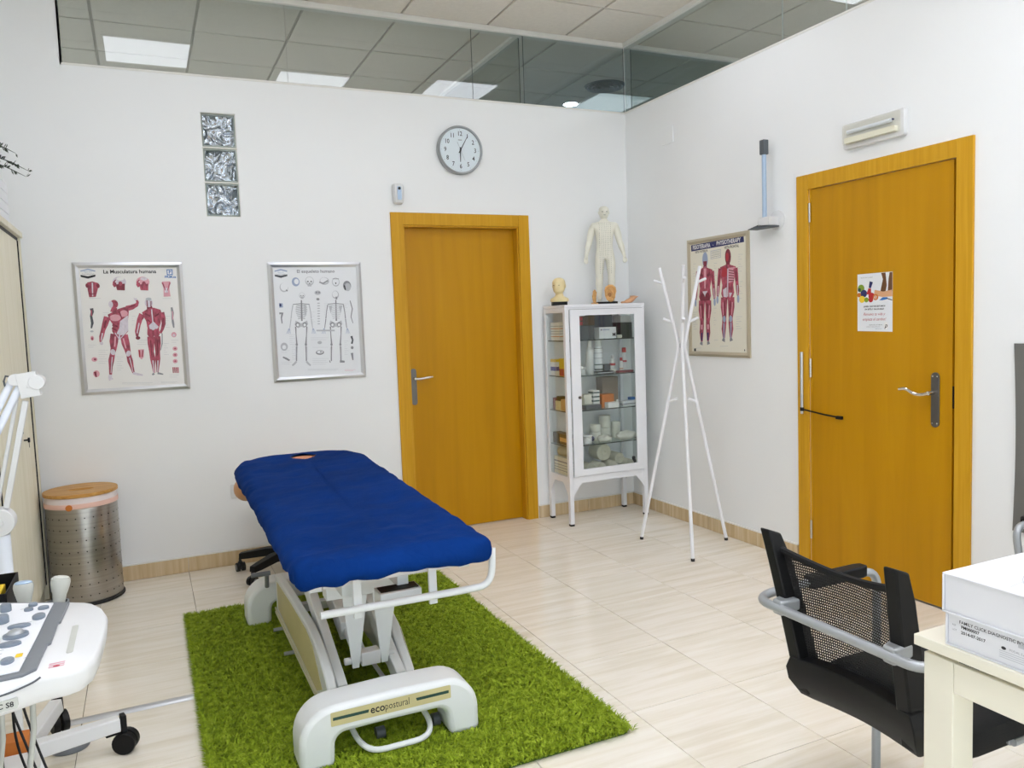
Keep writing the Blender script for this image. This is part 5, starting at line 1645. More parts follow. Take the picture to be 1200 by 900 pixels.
# third shelf
card('grey_brown_box', -0.335, -0.205, -0.14, -0.06, S2, 0.200, M['cardgrey'], 'tall grey-brown cardboard tube box at the back of the third shelf')
card('orange_box', -0.400, -0.303, -0.24, -0.165, S2 + 0.0, 0.088, M['orange'], 'orange-brown cardboard box in the middle of the third shelf')
card('striped_box', -0.462, -0.412, -0.23, -0.16, S2, 0.120, M['paper'], 'white box with green dashes beside the orange-brown box', bands=((0.12, 0.2, M['darkgreen']), (0.36, 0.44, M['darkgreen']), (0.6, 0.68, M['darkgreen']), (0.84, 0.92, M['darkgreen'])))
card('cream_box', -0.530, -0.470, -0.22, -0.15, S2, 0.095, M['paperwarm'], 'cream box left of the green-dashed box')
card('grey_case', -0.560, -0.44, -0.295, -0.24, S2, 0.030, M['greydark'], 'low grey case at the front left of the third shelf', 'case')
card('white_sachets', -0.385, -0.305, -0.295, -0.248, S2, 0.036, M['paper'], 'white sachets in front of the orange-brown box', 'sachet')
bottle('drip_bottle', -0.283, -0.25, S2, 0.014, 0.048, M['whiteplastic'], M['whiteplastic'], 'tiny white dropper bottle on the third shelf', 'bottle', 0.5, 0.4)
card('tube_pack', -0.250, -0.130, -0.27, -0.19, S2, 0.034, M['paperblue'], 'flat white pack at the right end of the third shelf', 'pack', bands=((0.3, 0.5, M['inkgrey']),))
card('blue_cap_box', -0.165, -0.128, -0.24, -0.20, S2 + 0.0345, 0.020, M['blue'], 'small blue box lying on the flat white pack')
card('maroon_box', -0.690, -0.650, -0.118, -0.065, S2, 0.078, M['maroon'], 'maroon box at the back left of the third shelf')
card('ivory_box', -0.705, -0.640, -0.200, -0.128, S2, 0.062, M['cream'], 'ivory box behind the left glass of the third shelf')
card('amber_box', -0.705, -0.640, -0.268, -0.208, S2, 0.078, M['fleshy'], 'amber box at the front left of the third shelf')
card('black_box', -0.700, -0.655, -0.19, -0.14, S2 + 0.0625, 0.032, M['black'], 'little black box lying on the ivory box')
# fourth shelf
roll('gauze_roll', -0.420, -0.17, S1, 0.040, 0.060, M['gauze'], 'white gauze roll, lower of two stacked left on the fourth shelf', group='white rolls on the fourth shelf')
roll('gauze_roll', -0.420, -0.17, S1 + 0.061, 0.038, 0.052, M['gauze'], 'white gauze roll, upper of two stacked left on the fourth shelf', group='white rolls on the fourth shelf')
roll('gauze_roll', -0.322, -0.14, S1, 0.042, 0.080, M['gauze'], 'white gauze roll under the tallest roll of the fourth shelf', group='white rolls on the fourth shelf')
roll('gauze_roll', -0.322, -0.14, S1 + 0.081, 0.041, 0.085, M['gauze'], 'white gauze roll topping the tallest stack of the fourth shelf', group='white rolls on the fourth shelf')
roll('gauze_roll', -0.238, -0.15, S1, 0.033, 0.115, M['gauze'], 'single tall white roll right of the tallest stack', group='white rolls on the fourth shelf')
bottle('white_tub', -0.540, -0.26, S1, 0.034, 0.062, M['whiteplastic'], M['whiteplastic'], 'white tub with a lid at the front left of the fourth shelf', 'tub', 0.97, 0.22)
tag(MB().ell((-0.478, -0.20, S1 + 0.022), (0.026, 0.04, 0.021), 14, 8).build('navy_bandage', M['navy'], None), 'dark blue bandage lump beside the white tub', 'bandage')
for (x, y, rx, ry, rz, lb) in ((-0.40, -0.262, 0.055, 0.04, 0.026, 'crumpled white gauze at the front of the fourth shelf, left of two heaps'), (-0.215, -0.250, 0.085, 0.05, 0.030, 'heap of white cloth at the right front of the fourth shelf')):
    b_ = MB().ell((x, y, S1 + rz * 0.9), (rx, ry, rz), 28, 16)
    b_.v = [(q[0], q[1], max(S1 + 0.0006, q[2] + 0.012 * noise.noise(Vector((q[0] * 45, q[1] * 45, q[2] * 60))))) for q in b_.v]
    tag(b_.build('gauze_heap', M['gauze'], None), lb, 'gauze')
card('dark_pouch', -0.700, -0.640, -0.155, -0.07, S1, 0.075, M['slate'], 'dark grey pouch at the back left of the fourth shelf', 'pouch')
card('brown_pack', -0.700, -0.640, -0.265, -0.165, S1, 0.070, M['brown'], 'brown pack at the front left of the fourth shelf', 'pack', bands=((0.3, 0.7, M['fleshy']),))
# bottom
roll('crepe_roll', -0.395, -0.18, S0 + 0.068, 0.058, 0.12, M['gauze2'], 'largest beige crepe roll, lying on top of the bottom heap', axis='y', group='crepe rolls on the cabinet bottom')
roll('crepe_roll', -0.270, -0.185, S0 + 0.035, 0.038, 0.11, M['gauze2'], 'beige crepe roll right of the largest one', axis='y', group='crepe rolls on the cabinet bottom')
for x, r_, lb in ((-0.525, 0.034, 'crepe roll at the far left of the bottom row'), (-0.440, 0.033, 'second crepe roll from the left of the bottom row'), (-0.345, 0.034, 'third crepe roll from the left of the bottom row'), (-0.210, 0.033, 'crepe roll at the right of the bottom row')):
    roll('crepe_roll', x, -0.22, S0, r_, 0.12, M['gauze2'], lb, axis='y', group='crepe rolls on the cabinet bottom')
card('black_pad', -0.600, -0.50, -0.305, -0.268, S0, 0.030, M['black'], 'flat black pad at the front left of the cabinet bottom', 'pad')
bottle('dark_bottle', -0.140, -0.22, S0, 0.018, 0.07, M['black'], M['black'], 'small black bottle at the right of the cabinet bottom', 'bottle', 0.6, 0.3)
card('leaflet_box', -0.700, -0.610, -0.262, -0.075, S0, 0.115, M['paperwarm'], 'big white box with grey print behind the left glass at the bottom', bands=((0.2, 0.24, M['inkgrey']), (0.36, 0.40, M['inkgrey']), (0.52, 0.56, M['inkgrey']), (0.7, 0.78, M['inkgrey'])))
roll('wide_bandage', -0.655, -0.17, S0 + 0.1155, 0.030, 0.16, M['gauze2'], 'wide beige bandage lying on the big white box', axis='y')

# ------------------------------------------------------------------ anatomical models on the cabinet
def head_rings(c, s, rot, nn=22):
    """a bald head with brow, nose, lips and chin; faces local -y; c is the chin-neck joint level"""
    prof_ = [(-0.30, 0.24, 0.24, 0.10), (-0.12, 0.235, 0.235, 0.07), (0.0, 0.25, 0.27, 0.02), (0.06, 0.30, 0.38, -0.02), (0.14, 0.35, 0.43, -0.01), (0.24, 0.38, 0.46, 0.0), (0.34, 0.40, 0.48, 0.01), (0.44, 0.41, 0.50, 0.02),
             (0.54, 0.42, 0.51, 0.03), (0.66, 0.425, 0.52, 0.03), (0.77, 0.40, 0.49, 0.03), (0.86, 0.35, 0.43, 0.035), (0.93, 0.275, 0.34, 0.04), (0.975, 0.18, 0.23, 0.04), (0.995, 0.09, 0.11, 0.04), (1.0, 0.01, 0.01, 0.04)]
    rings = []
    for z, rx, ry, oy in prof_:
        ring = []
        for k in range(nn):
            a = 2 * math.pi * k / nn
            x = rx * math.cos(a); y = oy + ry * math.sin(a)
            f = max(0, -math.sin(a)) ** 10
            nose = 0.15 * math.exp(-((z - 0.36) / 0.07) ** 2) + 0.07 * math.exp(-((z - 0.46) / 0.07) ** 2)
            lips = 0.035 * math.exp(-((z - 0.215) / 0.03) ** 2) + 0.04 * math.exp(-((z - 0.10) / 0.05) ** 2)
            brow = 0.03 * math.exp(-((z - 0.56) / 0.04) ** 2)
            y -= f * nose + (max(0, -math.sin(a)) ** 5) * lips + (max(0, -math.sin(a)) ** 3) * brow
            ec = abs(abs(math.cos(a)) - 0.42)
            if math.sin(a) < 0:
                y += 0.045 * math.exp(-(ec / 0.14) ** 2) * math.exp(-((z - 0.48) / 0.045) ** 2)
            ring.append(Vector(c) + rot @ (Vector((x, y, z)) * s))
        rings.append(ring)
    return rings


def add_head(b_, c, s, rot):
    b_.loft(head_rings(c, s, rot))
    for sx_ in (-1, 1):
        b_.ell(Vector(c) + rot @ (Vector((sx_ * 0.43, 0.06, 0.45)) * s), (0.045 * s, 0.085 * s, 0.13 * s), 10, 8, rot)
        b_.ell(Vector(c) + rot @ (Vector((sx_ * 0.165, -0.405, 0.485)) * s), (0.065 * s, 0.04 * s, 0.04 * s), 10, 8, rot)
    b_.ell(Vector(c) + rot @ (Vector((0, -0.432, 0.215)) * s), (0.11 * s, 0.03 * s, 0.022 * s), 10, 6, rot)


TZ = GTOP
# bust on a dark plinth
bu = thing('head_model', (-0.672, -0.17, TZ + 0.0005), 'small ivory acupuncture head bust on a dark plinth', 'anatomical model')
rotb = Euler((0, 0, R(-48))).to_matrix()
bcn = Vector((-0.672, -0.17, TZ))
MB().box(bcn + Vector((0, 0, 0.013)), (0.10, 0.075, 0.024), Euler((0, 0, R(-20)))).build('plinth', M['black'], bu, bevel=0.002)
b_ = MB()
rings = []
for z, rx, ry in ((0.0255, 0.062, 0.036), (0.034, 0.066, 0.038), (0.047, 0.062, 0.036), (0.055, 0.045, 0.031), (0.063, 0.030, 0.027), (0.085, 0.024, 0.025)):
    rings.append([bcn + rotb @ Vector((rx * math.cos(2 * math.pi * k / 22), ry * math.sin(2 * math.pi * k / 22) + 0.006, z)) for k in range(22)])
b_.loft(rings)
add_head(b_, bcn + rotb @ Vector((0, -0.002, 0.084)), 0.103, rotb)
b_.build('bust', M['cream'], bu)
for sx_ in (-1, 1):
    MB().ell(bcn + rotb @ Vector((sx_ * 0.017, -0.0485, 0.1345)), (0.0055, 0.003, 0.0022), 10, 6, rotb).build('eye', M['hair'], bu)


# standing figure with meridian lines
def skinned(nodes, edges, root_i, sub=2):
    me = bpy.data.meshes.new('s')
    me.from_pydata([n_[0] for n_ in nodes], edges, [])
    ob = bpy.data.objects.new('s', me); COL.objects.link(ob)
    bpy.context.view_layer.objects.active = ob
    md = ob.modifiers.new('skin', 'SKIN')
    for i, n_ in enumerate(nodes):
        r = n_[1]
        me.skin_vertices[0].data[i].radius = r if isinstance(r, tuple) else (r, r)
        me.skin_vertices[0].data[i].use_root = (i == root_i)
    md.use_smooth_shade = True; md.branch_smoothing = 0.6
    sb = ob.modifiers.new('sub', 'SUBSURF'); sb.levels = sub; sb.render_levels = sub
    dg = bpy.context.evaluated_depsgraph_get()
    m2 = bpy.data.meshes.new_from_object(ob.evaluated_get(dg))
    vs = [Vector(v.co) for v in m2.vertices]; fs = [tuple(p_.vertices) for p_ in m2.polygons]
    bpy.data.objects.remove(ob); bpy.data.meshes.remove(me); bpy.data.meshes.remove(m2)
    return vs, fs


HF = 0.655
nodes = []; edges = []
def nd(p_, r, par=None):
    nodes.append((Vector(p_) * HF, tuple(x * HF for x in r) if isinstance(r, tuple) else r * HF))
    if par is not None:
        edges.append((par, len(nodes) - 1))
    return len(nodes) - 1
pel = nd((0, 0, 0.515), (0.118, 0.078))
wst = nd((0, -0.005, 0.595), (0.100, 0.068), pel)
che = nd((0, -0.005, 0.70), (0.125, 0.082), wst)
upc = nd((0, 0.0, 0.775), (0.118, 0.070), che)
nk0 = nd((0, 0.004, 0.835), 0.046, upc)
nk1 = nd((0, 0.0, 0.875), 0.042, nk0)
for s_ in (-1, 1):
    sh = nd((s_ * 0.115, 0.0, 0.800), 0.054, upc)
    ua_ = nd((s_ * 0.140, 0.004, 0.72), 0.043, sh)
    el = nd((s_ * 0.158, 0.012, 0.635), 0.033, ua_)
    fo = nd((s_ * 0.178, -0.004, 0.57), 0.034, el)
    wr_ = nd((s_ * 0.196, -0.02, 0.505), 0.022, fo)
    pm_ = nd((s_ * 0.205, -0.03, 0.470), (0.034, 0.018), wr_)
    for k, (ox, l) in enumerate(((-0.012, 0.048), (-0.003, 0.054), (0.006, 0.050), (0.014, 0.040))):
        f0_ = nd((s_ * (0.205 + ox), -0.034, 0.448), 0.011, pm_)
        nd((s_ * (0.207 + ox * 1.2), -0.042, 0.448 - l), 0.0085, f0_)
    th = nd((s_ * 0.192, -0.046, 0.470), 0.0075, pm_)
    nd((s_ * 0.190, -0.060, 0.445), 0.0055, th)
    hp = nd((s_ * 0.055, 0.0, 0.462), (0.058, 0.066), pel)
    tg = nd((s_ * 0.062, -0.004, 0.38), (0.050, 0.056), hp)
    kn = nd((s_ * 0.064, -0.006, 0.275), 0.039, tg)
    cf_ = nd((s_ * 0.066, 0.010, 0.20), (0.038, 0.045), kn)
    an = nd((s_ * 0.066, 0.010, 0.060), 0.028, cf_)
    he = nd((s_ * 0.067, 0.004, 0.024), 0.028, an)
    nd((s_ * 0.078, -0.085, 0.016), (0.022, 0.012), he)
vs, fs = skinned(nodes, edges, pel)
rotf = Euler((0, 0, R(-24))).to_matrix()
fc = Vector((-0.300, -0.165, TZ + 0.018))
fg = thing('figure_model', (fc.x, fc.y, TZ + 0.0005), 'tall ivory acupuncture figure standing on the glass cabinet, arms at its sides', 'anatomical model')
zmin = min(v.z for v in vs)
b_ = MB()
b_.add([fc + rotf @ (v - Vector((0, 0, zmin))) for v in vs], fs)
hs = 0.126 * HF
b0_ = MB(); add_head(b0_, Vector((0, -0.004 * HF, 0.872 * HF - zmin)), hs, Matrix.Identity(3))
k_ = len(b_.v)
b_.add([fc + rotf @ Vector(v) for v in b0_.v], b0_.f)
bod = b_.build('body', M['plaster'], fg, smooth=180)
bv = BVHTree.FromPolygons([v - Vector((0, 0, zmin)) for v in vs], fs)
for sx_ in (-1, 1):
    MB().ell(fc + rotf @ Vector((sx_ * 0.165 * hs, -0.004 * HF - 0.455 * hs, 0.872 * HF - zmin + 0.485 * hs)), (0.0065, 0.004, 0.0026), 10, 6, rotf).build('eye', M['statueline'], fg)
MB().ell(fc + rotf @ Vector((0, -0.004 * HF - 0.462 * hs, 0.872 * HF - zmin + 0.215 * hs)), (0.0085, 0.004, 0.0018), 10, 6, rotf).build('mouth', M['statueline'], fg)
dt = MB()
for xk in (-0.058, -0.036, -0.018, 0.0, 0.018, 0.036, 0.058):
    for q in range(26):
        z = 0.30 + (0.82 - 0.30) * q / 25
        if abs(xk) < 0.01 and z < 0.48: continue
        hit_ = bv.ray_cast(Vector((xk * HF, -0.3, z * HF)), Vector((0, 1, 0)))
        if hit_[0] is not None:
            dt.ell(fc + rotf @ (hit_[0] + hit_[1] * 0.0002), (0.0017, 0.0017, 0.0030), 6, 4)
pt_ = dt.build('meridian_dots', M['statueline'], fg); pt_['kind'] = 'stuff'
MB().prism(rrect(-0.075, 0.075, -0.065, 0.045, 0.02), lambda u, v, d: fc + rotf @ Vector((u, v, d - 0.018)), 0.001, 0.017).build('stand', M['black'], fg, bevel=0.002)

# ear model on its stand, in front of the figure
ec = Vector((-0.335, -0.275, TZ))
er = thing('ear_model', (ec.x, ec.y, TZ + 0.0005), 'tan acupuncture ear model standing before the ivory figure', 'anatomical model')
rote = Euler((0, 0, R(-30))).to_matrix()
b_ = MB()
out_l = [(0.0, 0.012), (0.020, 0.018), (0.030, 0.035), (0.033, 0.060), (0.040, 0.085), (0.036, 0.110), (0.018, 0.126), (-0.006, 0.128), (-0.028, 0.114), (-0.036, 0.088), (-0.034, 0.055), (-0.022, 0.025)]
b_.prism(out_l, lambda u, v, d: ec + rote @ Vector((u, d, v)), -0.008, 0.012)
b_.tube([ec + rote @ Vector((u * 0.9, -0.012, 0.068 + (v - 0.068) * 0.93)) for u, v in out_l[2:10]], 0.0075, 8)
b_.tube([ec + rote @ Vector(q) for q in ((0.014, -0.012, 0.040), (0.020, -0.013, 0.062), (0.012, -0.014, 0.085), (-0.008, -0.014, 0.100), (-0.020, -0.012, 0.090), (-0.018, -0.013, 0.06))], 0.0055, 8)
b_.ell(ec + rote @ Vector((-0.022, -0.012, 0.062)), (0.009, 0.007, 0.012), 10, 8, rote)
b_.ell(ec + rote @ Vector((0.004, -0.010, 0.026)), (0.020, 0.009, 0.014), 12, 8, rote)
b_.build('ear', M['fleshy'], er, bevel=0.003)
MB().ell(ec + rote @ Vector((-0.002, -0.0075, 0.062)), (0.011, 0.003, 0.015), 12, 8, rote).build('ear_hollow', M['earshade'], er)
MB().box(ec + Vector((0, 0, 0.0065)), (0.085, 0.05, 0.011), Euler((0, 0, R(-30)))).build('stand', M['black'], er, bevel=0.0015)

# foot model, toes towards the front
nodes = []; edges = []
HF = 1.0
q0 = nd((0.045, 0.0, 0.052), (0.022, 0.020)); q1 = nd((0.042, 0, 0.030), (0.024, 0.022), q0); q2 = nd((0.010, 0, 0.024), (0.024, 0.020), q1); q3 = nd((-0.025, 0, 0.016), (0.026, 0.013), q2)
for k in range(5):
    nd((-0.062 + 0.005 * k + (0.006 if k else 0), 0.020 - 0.010 * k, 0.010), 0.0085 if k == 0 else 0.0055, q3)
vs, fs = skinned(nodes, edges, 1)
ft = thing('foot_model', (-0.180, -0.272, TZ + 0.0005), 'pale tan foot model lying at the right end of the cabinet top', 'anatomical model')
zmin = min(v.z for v in vs); rotk = Euler((0, 0, R(8))).to_matrix()
MB().add([Vector((-0.180, -0.272, TZ + 0.0008)) + rotk @ (v - Vector((0, 0, zmin))) for v in vs], fs).build('foot', M['skin'], ft, smooth=180)
# hand model standing upright
nodes = []; edges = []
q0 = nd((0, 0, 0.012), (0.017, 0.013)); q1 = nd((0, 0, 0.030), (0.016, 0.011), q0); q2 = nd((0, 0, 0.050), (0.022, 0.010), q1)
for k, (ox, l) in enumerate(((-0.015, 0.036), (-0.005, 0.043), (0.005, 0.040), (0.014, 0.030))):
    a_ = nd((ox, -0.001, 0.068), 0.0055, q2); nd((ox * 1.15, -0.004, 0.060 + l), 0.0042, a_)
a_ = nd((-0.025, -0.004, 0.050), 0.006, q2); nd((-0.031, -0.007, 0.066), 0.0048, a_)
vs, fs = skinned(nodes, edges, 1)
hn = thing('hand_model', (-0.425, -0.22, TZ + 0.0005), 'slim tan hand model standing upright left of the ear model', 'anatomical model')
zmin = min(v.z for v in vs); rotk = Euler((0, 0, R(25))).to_matrix()
MB().add([Vector((-0.425, -0.22, TZ + 0.0105)) + rotk @ (v - Vector((0, 0, zmin))) for v in vs], fs).build('hand', M['fleshy'], hn, smooth=180)
MB().lathe([(0.024, 0.001), (0.025, 0.004), (0.022, 0.0102)], (-0.425, -0.22, TZ), 18).build('stand', M['fleshy'], hn)

# ------------------------------------------------------------------ coat rack
ck = thing('coat_rack', (-0.363, -1.107, 0), 'white coat rack of three bent poles meeting at a waist, with pegs', 'coat rack')
cc = Vector((-0.366, -1.10, 1.207))
for k, (fx_, fy_) in enumerate(((-0.500, -0.835), (-0.512, -1.361), (-0.077, -1.124))):
    ft_ = Vector((fx_, fy_, 0.012))
    outw = Vector((fx_ - cc.x, fy_ - cc.y, 0)).normalized()
    bend = cc + outw * 0.0185
    topp = cc + outw * 0.135 + Vector((0, 0, 0.463))
    lower = bend - ft_; upper = topp - bend
    pole = MB().tube([ft_, ft_.lerp(bend, 0.5), bend - lower.normalized() * 0.012, bend + upper.normalized() * 0.012, bend.lerp(topp, 0.5), topp], 0.0105, 14).build('pole', M['white'], ck)
    MB().cyl(ft_ + Vector((0, 0, -0.011)), ft_ + lower.normalized() * 0.006, 0.0112, seg=14).build('foot_cap', M['rubber'], pole)
    for z in (1.575, 1.345):
        b0 = bend + upper * ((z - bend.z) / upper.z)
        MB().cyl(b0, b0 + outw * 0.062 + Vector((0, 0, 0.022)), 0.008, 0.0085, seg=12).build('peg', M['white'], pole)
    if k != 1:
        b0 = ft_ + lower * ((0.87 - 0.012) / lower.z)
        MB().cyl(b0, b0 - outw * 0.060 + Vector((0, 0, 0.022)), 0.008, 0.0085, seg=12).build('peg', M['white'], pole)
MB().cyl(cc + Vector((0, 0, -0.012)), cc + Vector((0, 0, 0.012)), 0.010, seg=12).build('joint', M['greyplastic'], ck)

# ------------------------------------------------------------------ wall clock
kc = Vector((-1.290, 0, 2.506))
cl = thing('wall_clock', (kc.x, -0.02, kc.z - 0.155), 'round white wall clock with a grey rim above the wooden door', 'clock')
rx90 = Matrix.Rotation(R(90), 3, 'X')
MB().lathe([(0.150, 0.001), (0.155, 0.003), (0.155, 0.036), (0.150, 0.042), (0.143, 0.040), (0.142, 0.030), (0.140, 0.0295), (0.1398, 0.02)], kc, 56, rx90, caps=False).build('rim', M['clockrim'], cl)
MB().lathe([(0.139, 0.020), (0.1395, 0.0285), (0.001, 0.029)], kc, 48, rx90).build('face', M['clockface'], cl)
pf = on_back(kc.x, kc.z, -0.029)
p = Print(pf)
for h in range(1, 13):
    a = R(90 - 30 * h)
    p.text(str(h), 0.104 * math.cos(a), 0.104 * math.sin(a), 0.040, M['ink'], bold=0.0005, sx=0.85)
for h in range(60):
    a = R(6 * h); r0 = 0.126 if h % 5 == 0 else 0.129
    p.limb([(r0 * math.cos(a), r0 * math.sin(a)), (0.132 * math.cos(a), 0.132 * math.sin(a))], [0.0011 if h % 5 == 0 else 0.0005] * 2, M['inkgrey'])
p.poly([(-0.013, 0.062), (0.013, 0.062), (0.013, 0.067), (-0.013, 0.067)], M['inkgrey'])
p.build('dial_print', cl)
def hand(name, ang, l, back, w_, d, mat):
    a = R(90 - ang); dx_, dz_ = math.cos(a), math.sin(a)
    ff = lambda u, v, q: kc + Vector((dx_ * u - dz_ * v, -(d + q), dz_ * u + dx_ * v))
    MB().prism([(-back, -w_), (l, -w_ * 0.45), (l, w_ * 0.45), (-back, w_)], ff, 0, 0.0012).build(name, mat, cl)
hand('hour_hand', 181.5, 0.075, 0.018, 0.0042, 0.0305, M['ink'])
hand('minute_hand', 30, 0.108, 0.022, 0.0032, 0.0325, M['ink'])
hand('second_hand', 157, 0.072, 0.055, 0.0008, 0.0345, M['inkgrey'])
MB().cyl(kc + Vector((0, -0.030, 0)), kc + Vector((0, -0.0370, 0)), 0.006, seg=14).build('hub', M['ink'], cl)

# ------------------------------------------------------------------ small wall fittings
sn = thing('wall_dispenser', (-1.722, -0.03, 2.148), 'small white wall dispenser with a dark round eye above the door', 'dispenser')
bs = MB()
rings = []
for z, hw, dp in ((2.150, 0.020, 0.020), (2.158, 0.031, 0.040), (2.20, 0.034, 0.050), (2.255, 0.034, 0.050), (2.272, 0.030, 0.040), (2.279, 0.022, 0.022)):
    rings.append([Vector((-1.7205 + u, -v, z)) for u, v in [(-hw, 0.001)] + [(-hw, dp * 0.7), (-hw * 0.75, dp * 0.95), (0, dp), (hw * 0.75, dp * 0.95), (hw, dp * 0.7)] + [(hw, 0.001)]])
bs.loft(rings); bs.build('shell', M['whiteplastic'], sn, bevel=0.002)
MB().prism(rrect(-0.013, 0.013, 0.022, 0.105, 0.006), on_back(-1.7205, 2.150), 0.0495, 0.0525).build('window', M['rodblue'], sn)
MB().cyl((-1.7205, -0.0525, 2.243), (-1.7205, -0.0545, 2.243), 0.009, seg=16).build('eye', M['black'], sn)

oo = thing('wall_socket', (-2.787, -0.008, 0.40), 'white wall socket beside the head of the treatment table', 'socket')
MB().prism(rrect(-2.83, -2.748, 0.400, 0.482, 0.008), on_back(0, 0), 0.0005, 0.010).build('plate', M['whiteplastic'], oo, bevel=0.002)
MB().cyl((-2.789, -0.0102, 0.441), (-2.789, -0.0115, 0.441), 0.021, seg=20).build('socket_well', M['warmplastic'], oo)
bp_ = MB().prism(rrect(0.452, 0.572, 2.518, 2.632, 0.008), on_right(0, 0), 0.0005, 0.009).build('blank_plate', M['wall'], None, bevel=0.002)
tag(bp_, 'blank white square plate high on the right wall near the corner', 'wall plate')

em = thing('emergency_light', (-0.03, -2.155, 2.178), 'ivory emergency light with a clear cover above the right door', 'emergency light')
fr_ = on_right(0, 0)
MB().prism(rrect(1.985, 2.335, 2.172, 2.296, 0.012), fr_, 0.0005, 0.028).build('base', M['whiteplastic'], em, bevel=0.004)
b_ = MB()
q = [(2.0, 2.19), (2.315, 2.19), (2.315, 2.285), (2.0, 2.285)]; q2 = [(2.008, 2.203), (2.307, 2.203), (2.307, 2.272), (2.008, 2.272)]
b_.loft([[fr_(u, v, 0.0285) for u, v in q], [fr_(u, v, 0.045) for u, v in q], [fr_(u, v, 0.058) for u, v in q2]])
b_.build('cover', M['lens'], em, smooth=0)
MB().prism(rrect(2.012, 2.30, 2.196, 2.222, 0.004), fr_, 0.0285, 0.05).build('reflector', M['lampcream'], em)
MB().cyl(fr_(2.025, 2.250, 0.041), fr_(2.275, 2.250, 0.041), 0.009, seg=14).build('tube', M['tubew'], em)
MB().cyl(fr_(2.285, 2.252, 0.036), fr_(2.285, 2.252, 0.044), 0.004, seg=10).build('lamp_led', M['navy'], em)

rb = thing('wall_rod', (-0.05, -1.47, 1.84), 'blue-grey rod with a dark grip rising from a white wall bracket', 'wall bracket')
MB().lathe([(0.052, 0.001), (0.055, 0.003), (0.053, 0.012), (0.03, 0.014)], (0, -1.505, 1.892), 32, Matrix.Rotation(R(-90), 3, 'Y')).build('disc', M['whiteplastic'], rb)
MB().bx(-0.085, -0.0145, -1.525, -1.44, 1.862, 1.91).build('bracket', M['whiteplastic'], rb, bevel=0.003)
MB().prism([(1.36, 1.853), (1.535, 1.853), (1.535, 1.861), (1.44, 1.872), (1.36, 1.857)], fr_, 0.018, 0.085).build('arm_plate', M['slate'], rb)
MB().cyl((-0.055, -1.462, 1.911), (-0.055, -1.462, 2.268), 0.0125, seg=16).build('rod', M['rodblue'], rb)
MB().bx(-0.073, -0.037, -1.480, -1.444, 2.255, 2.335).build('grip', M['slate'], rb, bevel=0.004)
MB().cyl((-0.06, -1.425, 1.873), (-0.06, -1.425, 1.90), 0.008, seg=10).build('screw', M['slate'], rb)

# ------------------------------------------------------------------ flyer taped to the right door
fy = thing('flyer', (-0.001, -2.15, 1.272), 'paper flyer with vegetables and red script taped on the right door', 'flyer')
MB().prism([(2.048, 1.276), (2.252, 1.272), (2.252, 1.557), (2.048, 1.556)], fr_, 0.0003, 0.0008).build('sheet', M['paperblue'], fy)
F_ = lambda u, v, d=0: fr_(2.048 + u, 1.274 + v, 0.0006 + d)
p = Print(F_)
W_, H_ = 0.204, 0.282
p.poly([(0.13, 0.17), (0.15, 0.25), (0.14, 0.281), (0.165, 0.281), (0.172, 0.22), (0.16, 0.17)], M['hair'])
p.poly([(0.178, 0.19), (0.182, 0.25), (0.188, 0.281), (0.203, 0.281), (0.203, 0.19)], M['hair'])
p.limb([(0.10, 0.188), (0.15, 0.178), (0.203, 0.182)], [0.014, 0.013, 0.016], M['skin'])
p.poly([(0.128, 0.150), (0.150, 0.164), (0.175, 0.163), (0.180, 0.155), (0.150, 0.150)], M['blue'])
p.limb([(0.172, 0.158), (0.203, 0.148)], [0.002, 0.002], M['ink'])
for (u, v, r_, mt_) in ((0.022, 0.212, 0.020, M['greenp']), (0.012, 0.205, 0.010, M['darkgreen']), (0.038, 0.186, 0.020, M['navy']), (0.010, 0.180, 0.012, M['orange']), (0.028, 0.158, 0.018, M['yellow']), (0.054, 0.155, 0.013, M['greenp']), (0.084, 0.172, 0.018, M['red']), (0.080, 0.155, 0.014, M['red']), (0.108, 0.166, 0.016, M['orange'])):
    p.ell((u, v), r_, r_ * 0.95, mt_)
p.limb([(0.068, 0.18), (0.074, 0.21)], [0.014, 0.008], M['red'])
p.limb([(0.074, 0.212), (0.083, 0.242)], [0.007, 0.010], M['navy'])
p.limb([(0.098, 0.158), (0.106, 0.174)], [0.0015, 0.0015], M['paper']); p.limb([(0.108, 0.156), (0.114, 0.172)], [0.0015, 0.0015], M['paper'])
p.text('Nutrición y salud', 0.055, 0.264, 0.010, M['inkgrey'])
p.text('¿SABES QUE NECESITAMOS', 0.10, 0.122, 0.0105, M['ink'], bold=0.0003)
p.text('UN ESTILO SALUDABLE?', 0.10, 0.108, 0.0105, M['ink'], bold=0.0003)
p.text('Renueva tu vida y', 0.098, 0.084, 0.020, M['inkscarlet'], shear=0.35, sx=0.88)
p.text('empieza el cambio!', 0.098, 0.059, 0.020, M['inkscarlet'], shear=0.35, sx=0.88)
p.text('CENTRO DE FISIOTERAPIA', 0.108, 0.031, 0.0065, M['ink'])
p.text('CONSULTA DE NUTRICIÓN', 0.094, 0.022, 0.0065, M['inkgrey'])
p.text('Infórmate aquí', 0.125, 0.013, 0.0065, M['inkgrey'])
p.ell((0.168, 0.026), 0.013, 0.019, M['paper'])
p.text('p', 0.168, 0.028, 0.030, M['ink'], shear=0.3, bold=0.0006)
p.build('flyer_print', fy)

